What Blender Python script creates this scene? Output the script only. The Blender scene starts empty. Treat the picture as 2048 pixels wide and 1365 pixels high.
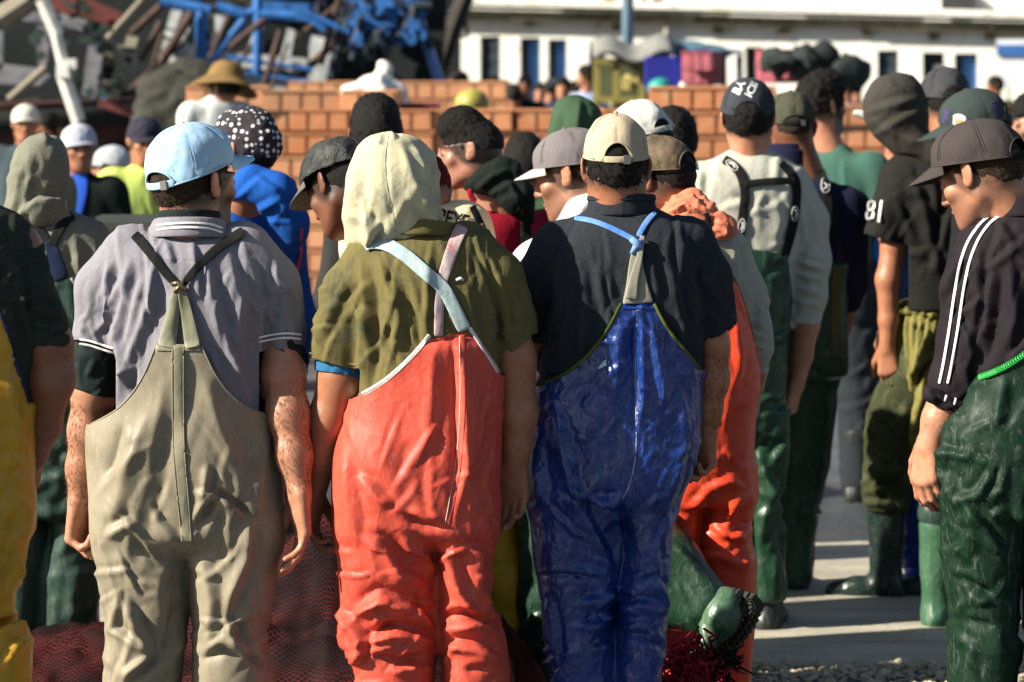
import bpy, math, random
import numpy as np
from mathutils import Vector, Matrix
from mathutils.bvhtree import BVHTree

# ------------------------------------------------------------------ camera
C = bpy.context.scene.collection
SC = bpy.context.scene
FPX, HOR, HC = 5690.0, 130.0, 1.85          # focal length in photo pixels, horizon row, eye height
cam_d = bpy.data.cameras.new('camera'); cam = bpy.data.objects.new('camera', cam_d); C.objects.link(cam)
cam.location = (0, 0, HC); cam.rotation_euler = (math.radians(90), 0, 0)
cam_d.sensor_width = 36.0; cam_d.lens = FPX/2048*36.0
cam_d.shift_y = -(682.5-HOR)/2048.0
cam_d.clip_end = 500
cam_d.dof.use_dof = True; cam_d.dof.focus_distance = 6.5; cam_d.dof.aperture_fstop = 5.0
SC.camera = cam
# ------------------------------------------------------------------ light
SUN_AZ = math.radians(19)     # how far behind the camera the sun stands (it comes from the left)
SUN_EL = math.radians(31)
wd = bpy.data.worlds.new('World'); SC.world = wd; wd.use_nodes = True
wn = wd.node_tree.nodes; wn.clear()
sky = wn.new('ShaderNodeTexSky'); sky.sky_type = 'NISHITA'; sky.sun_disc = False
sky.sun_elevation = SUN_EL
bg = wn.new('ShaderNodeBackground'); bg.inputs['Strength'].default_value = 0.05
wo = wn.new('ShaderNodeOutputWorld')
wd.node_tree.links.new(sky.outputs[0], bg.inputs[0]); wd.node_tree.links.new(bg.outputs[0], wo.inputs[0])
travel = Vector((math.cos(SUN_AZ)*math.cos(SUN_EL), math.sin(SUN_AZ)*math.cos(SUN_EL), -math.sin(SUN_EL)))
tosun = -travel
sky.sun_rotation = math.atan2(tosun.x, tosun.y)
sun_d = bpy.data.lights.new('sun', 'SUN'); sun_d.energy = 5.0; sun_d.angle = math.radians(0.6); sun_d.color = (1.0, 0.93, 0.80)
sun = bpy.data.objects.new('sun', sun_d); C.objects.link(sun)
sun.rotation_euler = travel.to_track_quat('-Z', 'Y').to_euler()
SC.view_settings.view_transform = 'Standard'; SC.view_settings.look = 'None'
SC.view_settings.exposure = 1.2; SC.view_settings.gamma = 1.0; SC.view_settings.use_curve_mapping = False
SC.render.engine = 'CYCLES'; SC.cycles.diffuse_bounces = 1

def W(px, py, Y):
    return Vector(((px-1024)*Y/FPX, Y, HC-(py-HOR)*Y/FPX))

# ------------------------------------------------------------------ numeric helpers
def _h(i, j, k, s):
    n = (i*374761393 + j*668265263 + k*1274126177 + s*974634777) & 0x7fffffff
    n = ((n ^ (n >> 13))*1103515245) & 0x7fffffff
    n = (n ^ (n >> 16)) & 0xffff
    return n/32767.5-1.0
def vnoise(P, sc=1.0, seed=0):
    P = P*sc; I = np.floor(P).astype(np.int64); f = P-I; f = f*f*(3-2*f)
    r = 0
    for a in (0, 1):
        wx = f[:, 0] if a else 1-f[:, 0]
        for b in (0, 1):
            wy = f[:, 1] if b else 1-f[:, 1]
            for c in (0, 1):
                wz = f[:, 2] if c else 1-f[:, 2]
                r = r+wx*wy*wz*_h(I[:, 0]+a, I[:, 1]+b, I[:, 2]+c, seed)
    return r
def fbm(P, sc=1.0, seed=0, octs=3):
    r = 0; a = 1.0
    for o in range(octs):
        r = r+a*vnoise(P, sc*2**o, seed+o*17); a *= .5
    return r
def smin(a, b, k):
    if k <= 0: return np.minimum(a, b)
    h = np.maximum(k-np.abs(a-b), 0)/k
    return np.minimum(a, b)-h*h*k*.25
def smax(a, b, k): return -smin(-a, -b, k)
V = lambda *a: np.array(a, float)

# ------------------------------------------------------------------ distance-field shapes
def rc(a, b, ra, rb):
    a = np.asarray(a, float); b = np.asarray(b, float); ab = b-a; L = max(float(ab@ab), 1e-9)
    def f(P):
        t = np.clip(((P-a)@ab)/L, 0, 1)
        return np.linalg.norm(P-(a+t[:, None]*ab), axis=1)-(ra+(rb-ra)*t)
    f.box = (np.minimum(a-ra, b-rb), np.maximum(a+ra, b+rb)); return f
def ell(c, r):
    c = np.asarray(c, float); r = np.asarray(r, float)
    def f(P):
        q = P-c; k0 = np.linalg.norm(q/r, axis=1); k1 = np.linalg.norm(q/(r*r), axis=1)+1e-9
        return k0*(k0-1)/k1
    f.box = (c-r, c+r); return f
def loft(rows, n=2.3):
    """rows (z, cx, cy, a, b) -> stack of superellipses"""
    R = np.array(sorted(rows), float)
    zz = np.linspace(R[0, 0], R[-1, 0], 160)
    def cub(x, y):      # monotone-ish cubic hermite
        m = np.gradient(y, x); out = []
        i = np.clip(np.searchsorted(x, zz)-1, 0, len(x)-2); h = x[i+1]-x[i]; t = (zz-x[i])/h
        d = (y[i+1]-y[i])/h
        m0 = m[i]; m1 = m[i+1]
        m0 = np.where(np.sign(m0) != np.sign(d), 0, np.sign(d)*np.minimum(abs(m0), 3*abs(d)))
        m1 = np.where(np.sign(m1) != np.sign(d), 0, np.sign(d)*np.minimum(abs(m1), 3*abs(d)))
        return (2*t**3-3*t**2+1)*y[i]+(t**3-2*t**2+t)*h*m0+(-2*t**3+3*t**2)*y[i+1]+(t**3-t**2)*h*m1
    cols = [cub(R[:, 0], R[:, j]) for j in (1, 2, 3, 4)]
    z0, z1 = R[0, 0], R[-1, 0]
    def f(P):
        z = P[:, 2]
        cx, cy, a, b = [np.interp(z, zz, c) for c in cols]
        q = (np.abs((P[:, 0]-cx)/a)**n+np.abs((P[:, 1]-cy)/b)**n)**(1/n)
        d = (q-1)*np.minimum(a, b)
        return smax(d, np.maximum(z0-z, z-z1), .012)
    f.box = (V((R[:, 1]-R[:, 3]).min(), (R[:, 2]-R[:, 4]).min(), z0), V((R[:, 1]+R[:, 3]).max(), (R[:, 2]+R[:, 4]).max(), z1))
    return f
def group(prims, M=None, c=None, smooth=0.0):
    """prims: list of (fn, k) joined in order, k<0 = smooth subtract. M: 3x3 local axes as columns, c: origin"""
    lo = np.min([p.box[0] for p, k in prims if k >= 0], axis=0); hi = np.max([p.box[1] for p, k in prims if k >= 0], axis=0)
    cc = (lo+hi)/2; rad = np.linalg.norm(hi-lo)/2+.01
    def f(P):
        Q = P if M is None else (P-c)@M
        dd = np.linalg.norm(Q-cc, axis=1)-rad
        out = dd+.03; m = dd < .03
        if m.any():
            q = Q[m]; r = None
            for p, k in prims:
                v = p(q)
                if r is None: r = v
                elif k >= 0: r = smin(r, v, k)
                else: r = smax(r, -v, -k)
            out[m] = r
        return out
    if M is None: f.box = (lo, hi)
    else:
        w = np.array([[x, y, z] for x in (lo[0], hi[0]) for y in (lo[1], hi[1]) for z in (lo[2], hi[2])])@M.T+c
        f.box = (w.min(0), w.max(0))
    return f

def snets(f, h, box=None, pad=.02, B=6):
    lo = np.asarray(box[0], float)-pad; hi = np.asarray(box[1], float)+pad
    nb = np.ceil((hi-lo)/(h*B)).astype(int); n = nb*B+1
    g = [lo[i]+np.arange(n[i])*h for i in range(3)]
    cc = [lo[i]+(np.arange(nb[i])+.5)*B*h for i in range(3)]
    X = np.stack(np.meshgrid(*cc, indexing='ij'), -1).reshape(-1, 3)
    dc = f(X).reshape(nb)
    kk = [lo[i]+np.arange(nb[i]+1)*B*h for i in range(3)]
    X = np.stack(np.meshgrid(*kk, indexing='ij'), -1).reshape(-1, 3)
    sk = (f(X) < 0).reshape(nb+1)
    s8 = np.zeros(nb, int)
    for a in (0, 1):
        for b in (0, 1):
            for c in (0, 1): s8 += sk[a:a+nb[0], b:b+nb[1], c:c+nb[2]]
    act = (np.abs(dc) < B*h*1.35) | ((s8 > 0) & (s8 < 8)) | ((dc < 0) != (s8 > 0))
    F = np.full(n, 1.0, np.float32)
    F[:-1, :-1, :-1] = np.where(dc < 0, -1.0, 1.0).repeat(B, 0).repeat(B, 1).repeat(B, 2)
    bi = np.argwhere(act)
    off = np.stack(np.meshgrid(*[np.arange(B)]*3, indexing='ij'), -1).reshape(-1, 3)
    for s in range(0, len(bi), 1500):
        idx = (bi[s:s+1500, None, :]*B+off[None]).reshape(-1, 3)
        F[idx[:, 0], idx[:, 1], idx[:, 2]] = f(lo+idx*h)
    S = F < 0
    cnt = np.zeros(n-1, np.int8)
    for a in (0, 1):
        for b in (0, 1):
            for c in (0, 1): cnt += S[a:n[0]-1+a, b:n[1]-1+b, c:n[2]-1+c]
    ac = np.argwhere((cnt > 0) & (cnt < 8))
    ids = np.full(n-1, -1, np.int64); ids[ac[:, 0], ac[:, 1], ac[:, 2]] = np.arange(len(ac))
    cor = [(a, b, c) for a in (0, 1) for b in (0, 1) for c in (0, 1)]
    val = {o: F[ac[:, 0]+o[0], ac[:, 1]+o[1], ac[:, 2]+o[2]] for o in cor}
    acc = np.zeros((len(ac), 3)); w = np.zeros(len(ac))
    for o in cor:
        for ax in range(3):
            if o[ax] == 0:
                p = list(o); p[ax] = 1; p = tuple(p)
                A, Bv = val[o], val[p]; m = (A < 0) != (Bv < 0)
                t = np.where(m, A/np.where(m, A-Bv, 1), 0)
                e = np.array(o, float)[None].repeat(len(ac), 0); e[:, ax] = t
                acc[m] += e[m]; w[m] += 1
    vert = lo+(ac+acc/np.maximum(w, 1)[:, None])*h
    qs = []
    for ax in range(3):
        sl0 = [slice(None)]*3; sl1 = [slice(None)]*3; sl0[ax] = slice(0, -1); sl1[ax] = slice(1, None)
        d = S[tuple(sl0)] != S[tuple(sl1)]
        e = np.argwhere(d); b, c = (ax+1) % 3, (ax+2) % 3
        e = e[(e[:, b] > 0) & (e[:, c] > 0) & (e[:, b] < n[b]-1) & (e[:, c] < n[c]-1)]
        q = []
        for db, dc_ in ((1, 1), (0, 1), (0, 0), (1, 0)):
            i = e.copy(); i[:, b] -= db; i[:, c] -= dc_; q.append(ids[i[:, 0], i[:, 1], i[:, 2]])
        q = np.stack(q, 1); inside = S[e[:, 0], e[:, 1], e[:, 2]]
        q[~inside] = q[~inside][:, ::-1]
        qs.append(q)
    q = np.concatenate(qs); q = q[(q >= 0).all(1)]
    return vert, q

def vnormals(v, q):
    n = np.cross(v[q[:, 2]]-v[q[:, 0]], v[q[:, 3]]-v[q[:, 1]])
    out = np.zeros_like(v)
    for j in range(4):
        for a in range(3): out[:, a] += np.bincount(q[:, j], n[:, a], len(v))
    return out/(np.linalg.norm(out, axis=1)[:, None]+1e-12)
def lap(v, q, it=1, lam=.5):
    for _ in range(it):
        s = np.zeros_like(v); c = np.zeros(len(v))
        for j in range(4):
            o = q[:, (j+1) % 4]; p = q[:, j]
            for a in range(3): s[:, a] += np.bincount(p, v[o, a], len(v))+np.bincount(o, v[p, a], len(v))
            c += np.bincount(p, minlength=len(v))+np.bincount(o, minlength=len(v))
        v = v+lam*(s/np.maximum(c, 1)[:, None]-v)
    return v

# ------------------------------------------------------------------ mesh objects
def mesh_np(name, v, faces, mat, parent=None, smooth=True, col=None):
    me = bpy.data.meshes.new(name)
    v = np.ascontiguousarray(v, np.float32)
    me.vertices.add(len(v)); me.vertices.foreach_set('co', v.ravel())
    if isinstance(faces, np.ndarray):
        k = faces.shape[1]; flat = faces.astype(np.int32).ravel(); tot = np.full(len(faces), k, np.int32)
    else:
        flat = np.array([i for f in faces for i in f], np.int32); tot = np.array([len(f) for f in faces], np.int32)
    me.loops.add(len(flat)); me.loops.foreach_set('vertex_index', flat)
    me.polygons.add(len(tot)); me.polygons.foreach_set('loop_start', np.concatenate([[0], np.cumsum(tot)[:-1]]).astype(np.int32))
    me.polygons.foreach_set('loop_total', tot)
    me.polygons.foreach_set('use_smooth', np.full(len(tot), bool(smooth)))
    me.update(calc_edges=True)
    if col is not None:
        at = me.color_attributes.new('Col', 'FLOAT_COLOR', 'POINT')
        at.data.foreach_set('color', np.ascontiguousarray(col, np.float32).ravel())
    if mat: me.materials.append(mat)
    ob = bpy.data.objects.new(name, me); C.objects.link(ob)
    if parent: ob.parent = parent
    return ob
class MB:
    """collects boxes, bars and tubes for one mesh"""
    def __init__(s): s.v = []; s.f = []; s.st = []
    def add(s, v, f):
        o = len(s.v); s.st.append((o, len(s.f))); s.v += [tuple(x) for x in v]; s.f += [tuple(i+o for i in q) for q in f]; return s
    def box(s, c, d, R=None, bev=0.0):
        c = Vector(c); x, y, z = [q/2 for q in d]
        vs = [Vector((a, b, e)) for a in (-x, x) for b in (-y, y) for e in (-z, z)]
        if R is not None: vs = [R@q for q in vs]
        return s.add([c+q for q in vs], [(0, 1, 3, 2), (4, 6, 7, 5), (0, 4, 5, 1), (2, 3, 7, 6), (0, 2, 6, 4), (1, 5, 7, 3)])
    def tube(s, pts, r, n=8, cap=True):
        pts = [Vector(p) for p in pts]; rs = r if isinstance(r, (list, tuple)) else [r]*len(pts)
        o = len(s.v); s.st.append((o, len(s.f))); up = Vector((0, 0, 1))
        for i, p in enumerate(pts):
            t = (pts[min(i+1, len(pts)-1)]-pts[max(i-1, 0)]).normalized()
            a = t.cross(up)
            if a.length < .1: a = t.cross(Vector((0, 1, 0)))
            a.normalize(); b = t.cross(a)
            for k in range(n):
                an = 2*math.pi*k/n; s.v.append(tuple(p+a*(rs[i]*math.cos(an))+b*(rs[i]*math.sin(an))))
        for i in range(len(pts)-1):
            for k in range(n):
                s.f.append((o+i*n+k, o+(i+1)*n+k, o+(i+1)*n+(k+1) % n, o+i*n+(k+1) % n))
        if cap:
            s.f.append(tuple(o+k for k in range(n))); s.f.append(tuple(o+(len(pts)-1)*n+k for k in reversed(range(n))))
        return s
    def each(s, name, mat, parent=None, smooth=False):
        out = []; st = s.st+[(len(s.v), len(s.f))]
        for (a, b), (c, d) in zip(st[:-1], st[1:]):
            out.append(mesh_np(name, np.array(s.v[a:c], float), [tuple(i-a for i in q) for q in s.f[b:d]], mat, parent, smooth))
        return out
    def build(s, name, mat, parent=None, smooth=False):
        return mesh_np(name, np.array(s.v, float), s.f, mat, parent, smooth)
def grid_faces(nu, nv, wrap=False):
    f = []
    for i in range(nu-(0 if wrap else 1)):
        for j in range(nv-1):
            a = i*nv+j; b = ((i+1) % nu)*nv+j; f.append((a, b, b+1, a+1))
    return f
def solid(ob, t, off=1.0):
    m = ob.modifiers.new('thickness', 'SOLIDIFY'); m.thickness = t; m.offset = off; return ob
def subd(ob, n=1):
    m = ob.modifiers.new('smooth', 'SUBSURF'); m.levels = n; m.render_levels = n; return ob
def tag(o, label=None, cat=None, group=None, kind=None):
    if label: o['label'] = label
    if cat: o['category'] = cat
    if group: o['group'] = group
    if kind: o['kind'] = kind
    return o
def empty(name, loc, rz=0.0):
    o = bpy.data.objects.new(name, None); C.objects.link(o); o.location = loc; o.rotation_euler = (0, 0, rz); o.empty_display_size = .1
    return o

# ------------------------------------------------------------------ materials
MATS = {}
def mat_base(name):
    m = bpy.data.materials.new(name); m.use_nodes = True; nt = m.node_tree
    return m, nt, nt.nodes['Principled BSDF']
def nd(nt, t, **kw):
    n = nt.nodes.new(t)
    for k, v in kw.items():
        if k in n.inputs: n.inputs[k].default_value = v
        else: setattr(n, k, v)
    return n
def lk(nt, a, b): nt.links.new(a, b)
def c4(c): return (c[0], c[1], c[2], 1)
def mixc(nt, fac, a, b):
    m = nd(nt, 'ShaderNodeMix', data_type='RGBA')
    for s, x in ((0, fac), (6, a), (7, b)):
        if hasattr(x, 'links'): lk(nt, x, m.inputs[s])
        else: m.inputs[s].default_value = c4(x) if s else x
    return m.outputs[2]
def ramp(nt, src, p0, p1, c0=(0, 0, 0), c1=(1, 1, 1)):
    r = nd(nt, 'ShaderNodeValToRGB'); r.color_ramp.elements[0].position = p0; r.color_ramp.elements[1].position = p1
    r.color_ramp.elements[0].color = c4(c0); r.color_ramp.elements[1].color = c4(c1); lk(nt, src, r.inputs[0]); return r.outputs[0]
def noise(nt, co, scale, detail=3, rough=.55, dist=0.0):
    n = nd(nt, 'ShaderNodeTexNoise', Scale=scale, Detail=detail, Roughness=rough, Distortion=dist)
    lk(nt, co, n.inputs['Vector']); return n.outputs[0]
def bumps(nt, bs, layers):
    """layers (socket, strength, distance)"""
    prev = None
    for s, st, di in layers:
        b = nd(nt, 'ShaderNodeBump', Strength=st, Distance=di); lk(nt, s, b.inputs['Height'])
        if prev: lk(nt, prev, b.inputs['Normal'])
        prev = b.outputs[0]
    lk(nt, prev, bs.inputs['Normal'])
def cloth(name, c, c2=None, rough=.9, fine=700, bump=.35, heather=0.0, stain=None, mottle=.25):
    if name in MATS: return MATS[name]
    m, nt, bs = mat_base(name); co = nd(nt, 'ShaderNodeTexCoord').outputs['Object']
    c2 = c2 or tuple(x*.7 for x in c)
    n1 = noise(nt, co, 9, 4, .6, .4); f1 = ramp(nt, n1, .35, .7)
    col = mixc(nt, f1, c, tuple(a*(1-mottle)+b*mottle for a, b in zip(c, c2)))
    nf = noise(nt, co, fine, 2)
    if heather:
        mp = nd(nt, 'ShaderNodeMapping'); mp.inputs['Scale'].default_value = (1, 1, .25); lk(nt, co, mp.inputs[0])
        nh = noise(nt, mp.outputs[0], 330, 3, .7); col = mixc(nt, ramp(nt, nh, .42, .62), col, tuple(min(1, x*(1-heather)) for x in c))
    if stain:
        ns = noise(nt, co, 11, 7, .78, .8); col = mixc(nt, ramp(nt, ns, .50, .64, (0, 0, 0), (.75, .75, .75)), col, stain)
    lk(nt, col, bs.inputs['Base Color']); bs.inputs['Roughness'].default_value = rough
    bs.inputs['Specular IOR Level'].default_value = .12
    mq = nd(nt, 'ShaderNodeMapping'); mq.inputs['Scale'].default_value = (1, 1, .22); mq.inputs['Rotation'].default_value = (0, .12, 0); lk(nt, co, mq.inputs[0])
    rg = nd(nt, 'ShaderNodeTexNoise', Scale=34.0, Detail=4.0, Roughness=.6, Distortion=.9); rg.noise_type = 'RIDGED_MULTIFRACTAL'; lk(nt, mq.outputs[0], rg.inputs['Vector'])
    bumps(nt, bs, [(rg.outputs[0], .30, .006), (noise(nt, co, 70, 4, .65, .8), bump*.9, .004), (nf, bump, .0014)])
    MATS[name] = m; return m
def crumple(nt, co, scale, dist):
    # distorted cell distance: flat facets meeting in sharp creases, as in coated cloth
    n = nd(nt, 'ShaderNodeTexNoise', Scale=scale*.7, Detail=2.0); lk(nt, co, n.inputs['Vector'])
    ad = nd(nt, 'ShaderNodeVectorMath', operation='MULTIPLY_ADD'); lk(nt, n.outputs[1], ad.inputs[0]); ad.inputs[1].default_value = (dist,)*3; lk(nt, co, ad.inputs[2])
    mp = nd(nt, 'ShaderNodeMapping'); mp.inputs['Scale'].default_value = (1, 1, .55); mp.inputs['Rotation'].default_value = (0, .5, 0); lk(nt, ad.outputs[0], mp.inputs[0])
    v = nd(nt, 'ShaderNodeTexVoronoi', Scale=scale); lk(nt, mp.outputs[0], v.inputs['Vector']); return v.outputs['Distance']
def pvc(name, c, rough=.42, grime=(.05, .045, .03), g=.35, wr=.5, spec=.5, scale=28, speck=True):
    if name in MATS: return MATS[name]
    m, nt, bs = mat_base(name); co = nd(nt, 'ShaderNodeTexCoord').outputs['Object']
    n1 = noise(nt, co, 6, 6, .65, .8)
    col = mixc(nt, ramp(nt, n1, .50, .75), c, tuple(a*(1-g)+b*g for a, b in zip(c, grime)))
    n2 = noise(nt, co, 40, 5, .7)
    col = mixc(nt, ramp(nt, n2, .56, .74, (0, 0, 0), (.35, .35, .35)), col, tuple(min(1, x*1.25+.03) for x in c))
    ms = nd(nt, 'ShaderNodeMapping'); ms.inputs['Scale'].default_value = (1, 1, .3); ms.inputs['Rotation'].default_value = (.3, .7, 0); lk(nt, co, ms.inputs[0])
    col = mixc(nt, ramp(nt, noise(nt, ms.outputs[0], 75, 6, .75, .6), .54, .66, (0, 0, 0), (.38, .38, .38)), col, tuple(min(1, x*.8+.14) for x in c))
    col = mixc(nt, ramp(nt, noise(nt, ms.outputs[0], 19, 7, .75, 1.2), .52, .66, (0, 0, 0), (.45, .45, .45)), col, tuple(x*.45 for x in c))
    if speck:
        vo = nd(nt, 'ShaderNodeTexVoronoi', Scale=60.0); lk(nt, co, vo.inputs['Vector'])
        col = mixc(nt, ramp(nt, vo.outputs['Distance'], .03, .06, (.8, .8, .8), (0, 0, 0)), col, (.6, .6, .55))
    lk(nt, col, bs.inputs['Base Color'])
    rr = nd(nt, 'ShaderNodeMapRange'); rr.inputs['From Min'].default_value = .35; rr.inputs['From Max'].default_value = .65
    rr.inputs['To Min'].default_value = rough-.08; rr.inputs['To Max'].default_value = rough+.14
    lk(nt, noise(nt, co, 14, 4, .6), rr.inputs[0]); lk(nt, rr.outputs[0], bs.inputs['Roughness'])
    bs.inputs['Specular IOR Level'].default_value = spec if spec >= .6 else spec*.7
    mp = nd(nt, 'ShaderNodeMapping'); mp.inputs['Scale'].default_value = (1, 1, .6); mp.inputs['Rotation'].default_value = (0, .5, 0); lk(nt, co, mp.inputs[0])
    bumps(nt, bs, [(crumple(nt, co, scale*.42, .10), min(1, wr*1.1), .016), (crumple(nt, co, scale*1.3, .05), wr*.9, .005), (noise(nt, mp.outputs[0], scale, 5, .6, 1.5), wr*.6, .004), (noise(nt, co, 600, 2), .2, .0008)])
    MATS[name] = m; return m
def plain(name, c, rough=.6, metal=0.0, bump=.0, bs_scale=40, var=.15, emit=None):
    if name in MATS: return MATS[name]
    m, nt, bs = mat_base(name); co = nd(nt, 'ShaderNodeTexCoord').outputs['Object']
    col = mixc(nt, ramp(nt, noise(nt, co, bs_scale*.2, 4, .6), .4, .65), c, tuple(x*(1-var) for x in c))
    lk(nt, col, bs.inputs['Base Color']); bs.inputs['Roughness'].default_value = rough; bs.inputs['Metallic'].default_value = metal
    if bump: bumps(nt, bs, [(noise(nt, co, bs_scale, 4), bump, .01)])
    MATS[name] = m; return m
def skin(name, c):
    if name in MATS: return MATS[name]
    m, nt, bs = mat_base(name); co = nd(nt, 'ShaderNodeTexCoord').outputs['Object']
    at = nd(nt, 'ShaderNodeAttribute', attribute_name='Col')
    base = mixc(nt, ramp(nt, noise(nt, co, 26, 6, .7), .38, .62), c, (c[0]*.84, c[1]*.72, c[2]*.68))
    base = mixc(nt, ramp(nt, noise(nt, co, 160, 2), .5, .75, (0, 0, 0), (.4, .4, .4)), base, (c[0]*.7, c[1]*.55, c[2]*.5))
    # hair stubble is pigment: the attribute says where it grows, the noise breaks it into hairs
    nz = noise(nt, co, 900, 2, .7)
    mm = nd(nt, 'ShaderNodeMath', operation='ADD'); lk(nt, at.outputs['Fac'], mm.inputs[0])
    m2 = nd(nt, 'ShaderNodeMath', operation='MULTIPLY_ADD'); lk(nt, nz, m2.inputs[0]); m2.inputs[1].default_value = .9; m2.inputs[2].default_value = -.45
    lk(nt, m2.outputs[0], mm.inputs[1])
    m3 = nd(nt, 'ShaderNodeMath', operation='MULTIPLY'); m3.use_clamp = True; lk(nt, mm.outputs[0], m3.inputs[0]); lk(nt, ramp(nt, at.outputs['Fac'], .02, .25), m3.inputs[1])
    col = mixc(nt, m3.outputs[0], base, (.018, .012, .009))
    lk(nt, col, bs.inputs['Base Color']); bs.inputs['Roughness'].default_value = .48
    bs.inputs['Subsurface Weight'].default_value = .12; bs.inputs['Subsurface Radius'].default_value = (.01, .004, .002)
    bs.inputs['Subsurface Scale'].default_value = .6
    bumps(nt, bs, [(noise(nt, co, 70, 4, .6), .16, .003), (noise(nt, co, 420, 3), .3, .0012)])
    MATS[name] = m; return m
def hairmat(name, c=(.006, .005, .004)):
    if name in MATS: return MATS[name]
    m, nt, bs = mat_base(name); co = nd(nt, 'ShaderNodeTexCoord').outputs['Object']
    col = mixc(nt, ramp(nt, noise(nt, co, 260, 3, .7), .4, .65), c, tuple(x*2.2+.004 for x in c))
    lk(nt, col, bs.inputs['Base Color']); bs.inputs['Roughness'].default_value = .6; bs.inputs['Specular IOR Level'].default_value = .15
    bumps(nt, bs, [(noise(nt, co, 330, 4, .8), .9, .004)])
    MATS[name] = m; return m
# ------------------------------------------------------------------ folds
FM = 1.45
NV = []
def folds_disp(xy, folds):
    out = np.zeros(len(xy))
    for fo in folds:
        pts, w, amp = fo[:3]; asym = fo[3] if len(fo) > 3 else .6
        pts = np.asarray(pts, float)
        lo = pts.min(0)-3.5*w; hi = pts.max(0)+3.5*w
        m = np.where((xy[:, 0] > lo[0]) & (xy[:, 0] < hi[0]) & (xy[:, 1] > lo[1]) & (xy[:, 1] < hi[1]))[0]
        if len(m) == 0: continue
        p = xy[m]; best = np.full(len(m), 1e9); sd = np.zeros(len(m)); tt = np.zeros(len(m))
        seg = pts[1:]-pts[:-1]; L = np.linalg.norm(seg, axis=1); cum = np.concatenate([[0], np.cumsum(L)]); T = cum[-1]
        for i in range(len(seg)):
            if L[i] < 1e-6: continue
            u = seg[i]/L[i]; r = p-pts[i]; t = np.clip(r@u, 0, L[i]); dv = r-t[:, None]*u
            d = np.linalg.norm(dv, axis=1); s = np.sign(r[:, 0]*u[1]-r[:, 1]*u[0])
            mm = d < best; best[mm] = d[mm]; sd[mm] = (d*s)[mm]; tt[mm] = ((cum[i]+t)/T)[mm]
        fade = np.clip(np.minimum(tt, 1-tt)*4+.12, 0, 1); ww = w*(.55+.45*fade)
        g = np.exp(-(np.abs(sd)/ww)**1.35)-asym*np.exp(-(np.abs(sd-1.6*ww)/ww)**1.7)
        out[m] += FM*amp*fade*g
    return out
def rf(box, n, ang, spread, ln, w, amp, seed, curve=.25, asym=.6):
    r = random.Random(seed); out = []
    for _ in range(n):
        x = r.uniform(box[0], box[2]); y = r.uniform(box[1], box[3]); a = math.radians(ang+r.gauss(0, spread))
        l = r.uniform(*ln); dx, dy = math.cos(a)*l/2, -math.sin(a)*l/2; c = r.gauss(0, curve)*l*.5
        nx, ny = -dy/(l/2), dx/(l/2)
        k = r.uniform(.3, 1); wv = r.uniform(*w)
        pts = [(x-dx, y-dy), (x-dx*.4+nx*c*.8, y-dy*.4+ny*c*.8), (x+dx*.4+nx*c, y+dy*.4+ny*c), (x+dx, y+dy)]
        out.append((pts, wv, amp*k*r.choice([1, 1, 1, -.4]), asym))
    return out
def polydist(xy, poly):
    poly = np.asarray(poly, float); n = len(poly); best = np.full(len(xy), 1e18); near = np.zeros_like(xy); ins = np.zeros(len(xy), bool)
    for i in range(n):
        a, b = poly[i], poly[(i+1) % n]; ab = b-a
        t = np.clip(((xy-a)@ab)/max(ab@ab, 1e-9), 0, 1); q = a+t[:, None]*ab; d = ((xy-q)**2).sum(1)
        m = d < best; best[m] = d[m]; near[m] = q[m]
        c = (a[1] > xy[:, 1]) != (b[1] > xy[:, 1])
        xi = a[0]+(xy[:, 1]-a[1])*(b[0]-a[0])/(b[1]-a[1]+1e-12)
        ins ^= c & (xy[:, 0] < xi)
    d = np.sqrt(best); return np.where(ins, -d, d), near
def spline(pts, n):
    pts = [np.array(p, float) for p in pts]; P = [2*pts[0]-pts[1]]+pts+[2*pts[-1]-pts[-2]]; out = []
    m = len(pts)-1
    for i in range(n):
        u = i/(n-1)*m; k = min(int(u), m-1); t = u-k; a, b, c, d = P[k:k+4]
        out.append(.5*((2*b)+(-a+c)*t+(2*a-5*b+4*c-d)*t*t+(-a+3*b-3*c+d)*t**3))
    return np.array(out)
def rotm(yaw, pitch=0, roll=0):
    y, p, r = map(math.radians, (yaw, pitch, roll))
    return np.array(Matrix.Rotation(y, 3, 'Z')@Matrix.Rotation(-p, 3, 'X')@Matrix.Rotation(r, 3, 'Y'))

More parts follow.
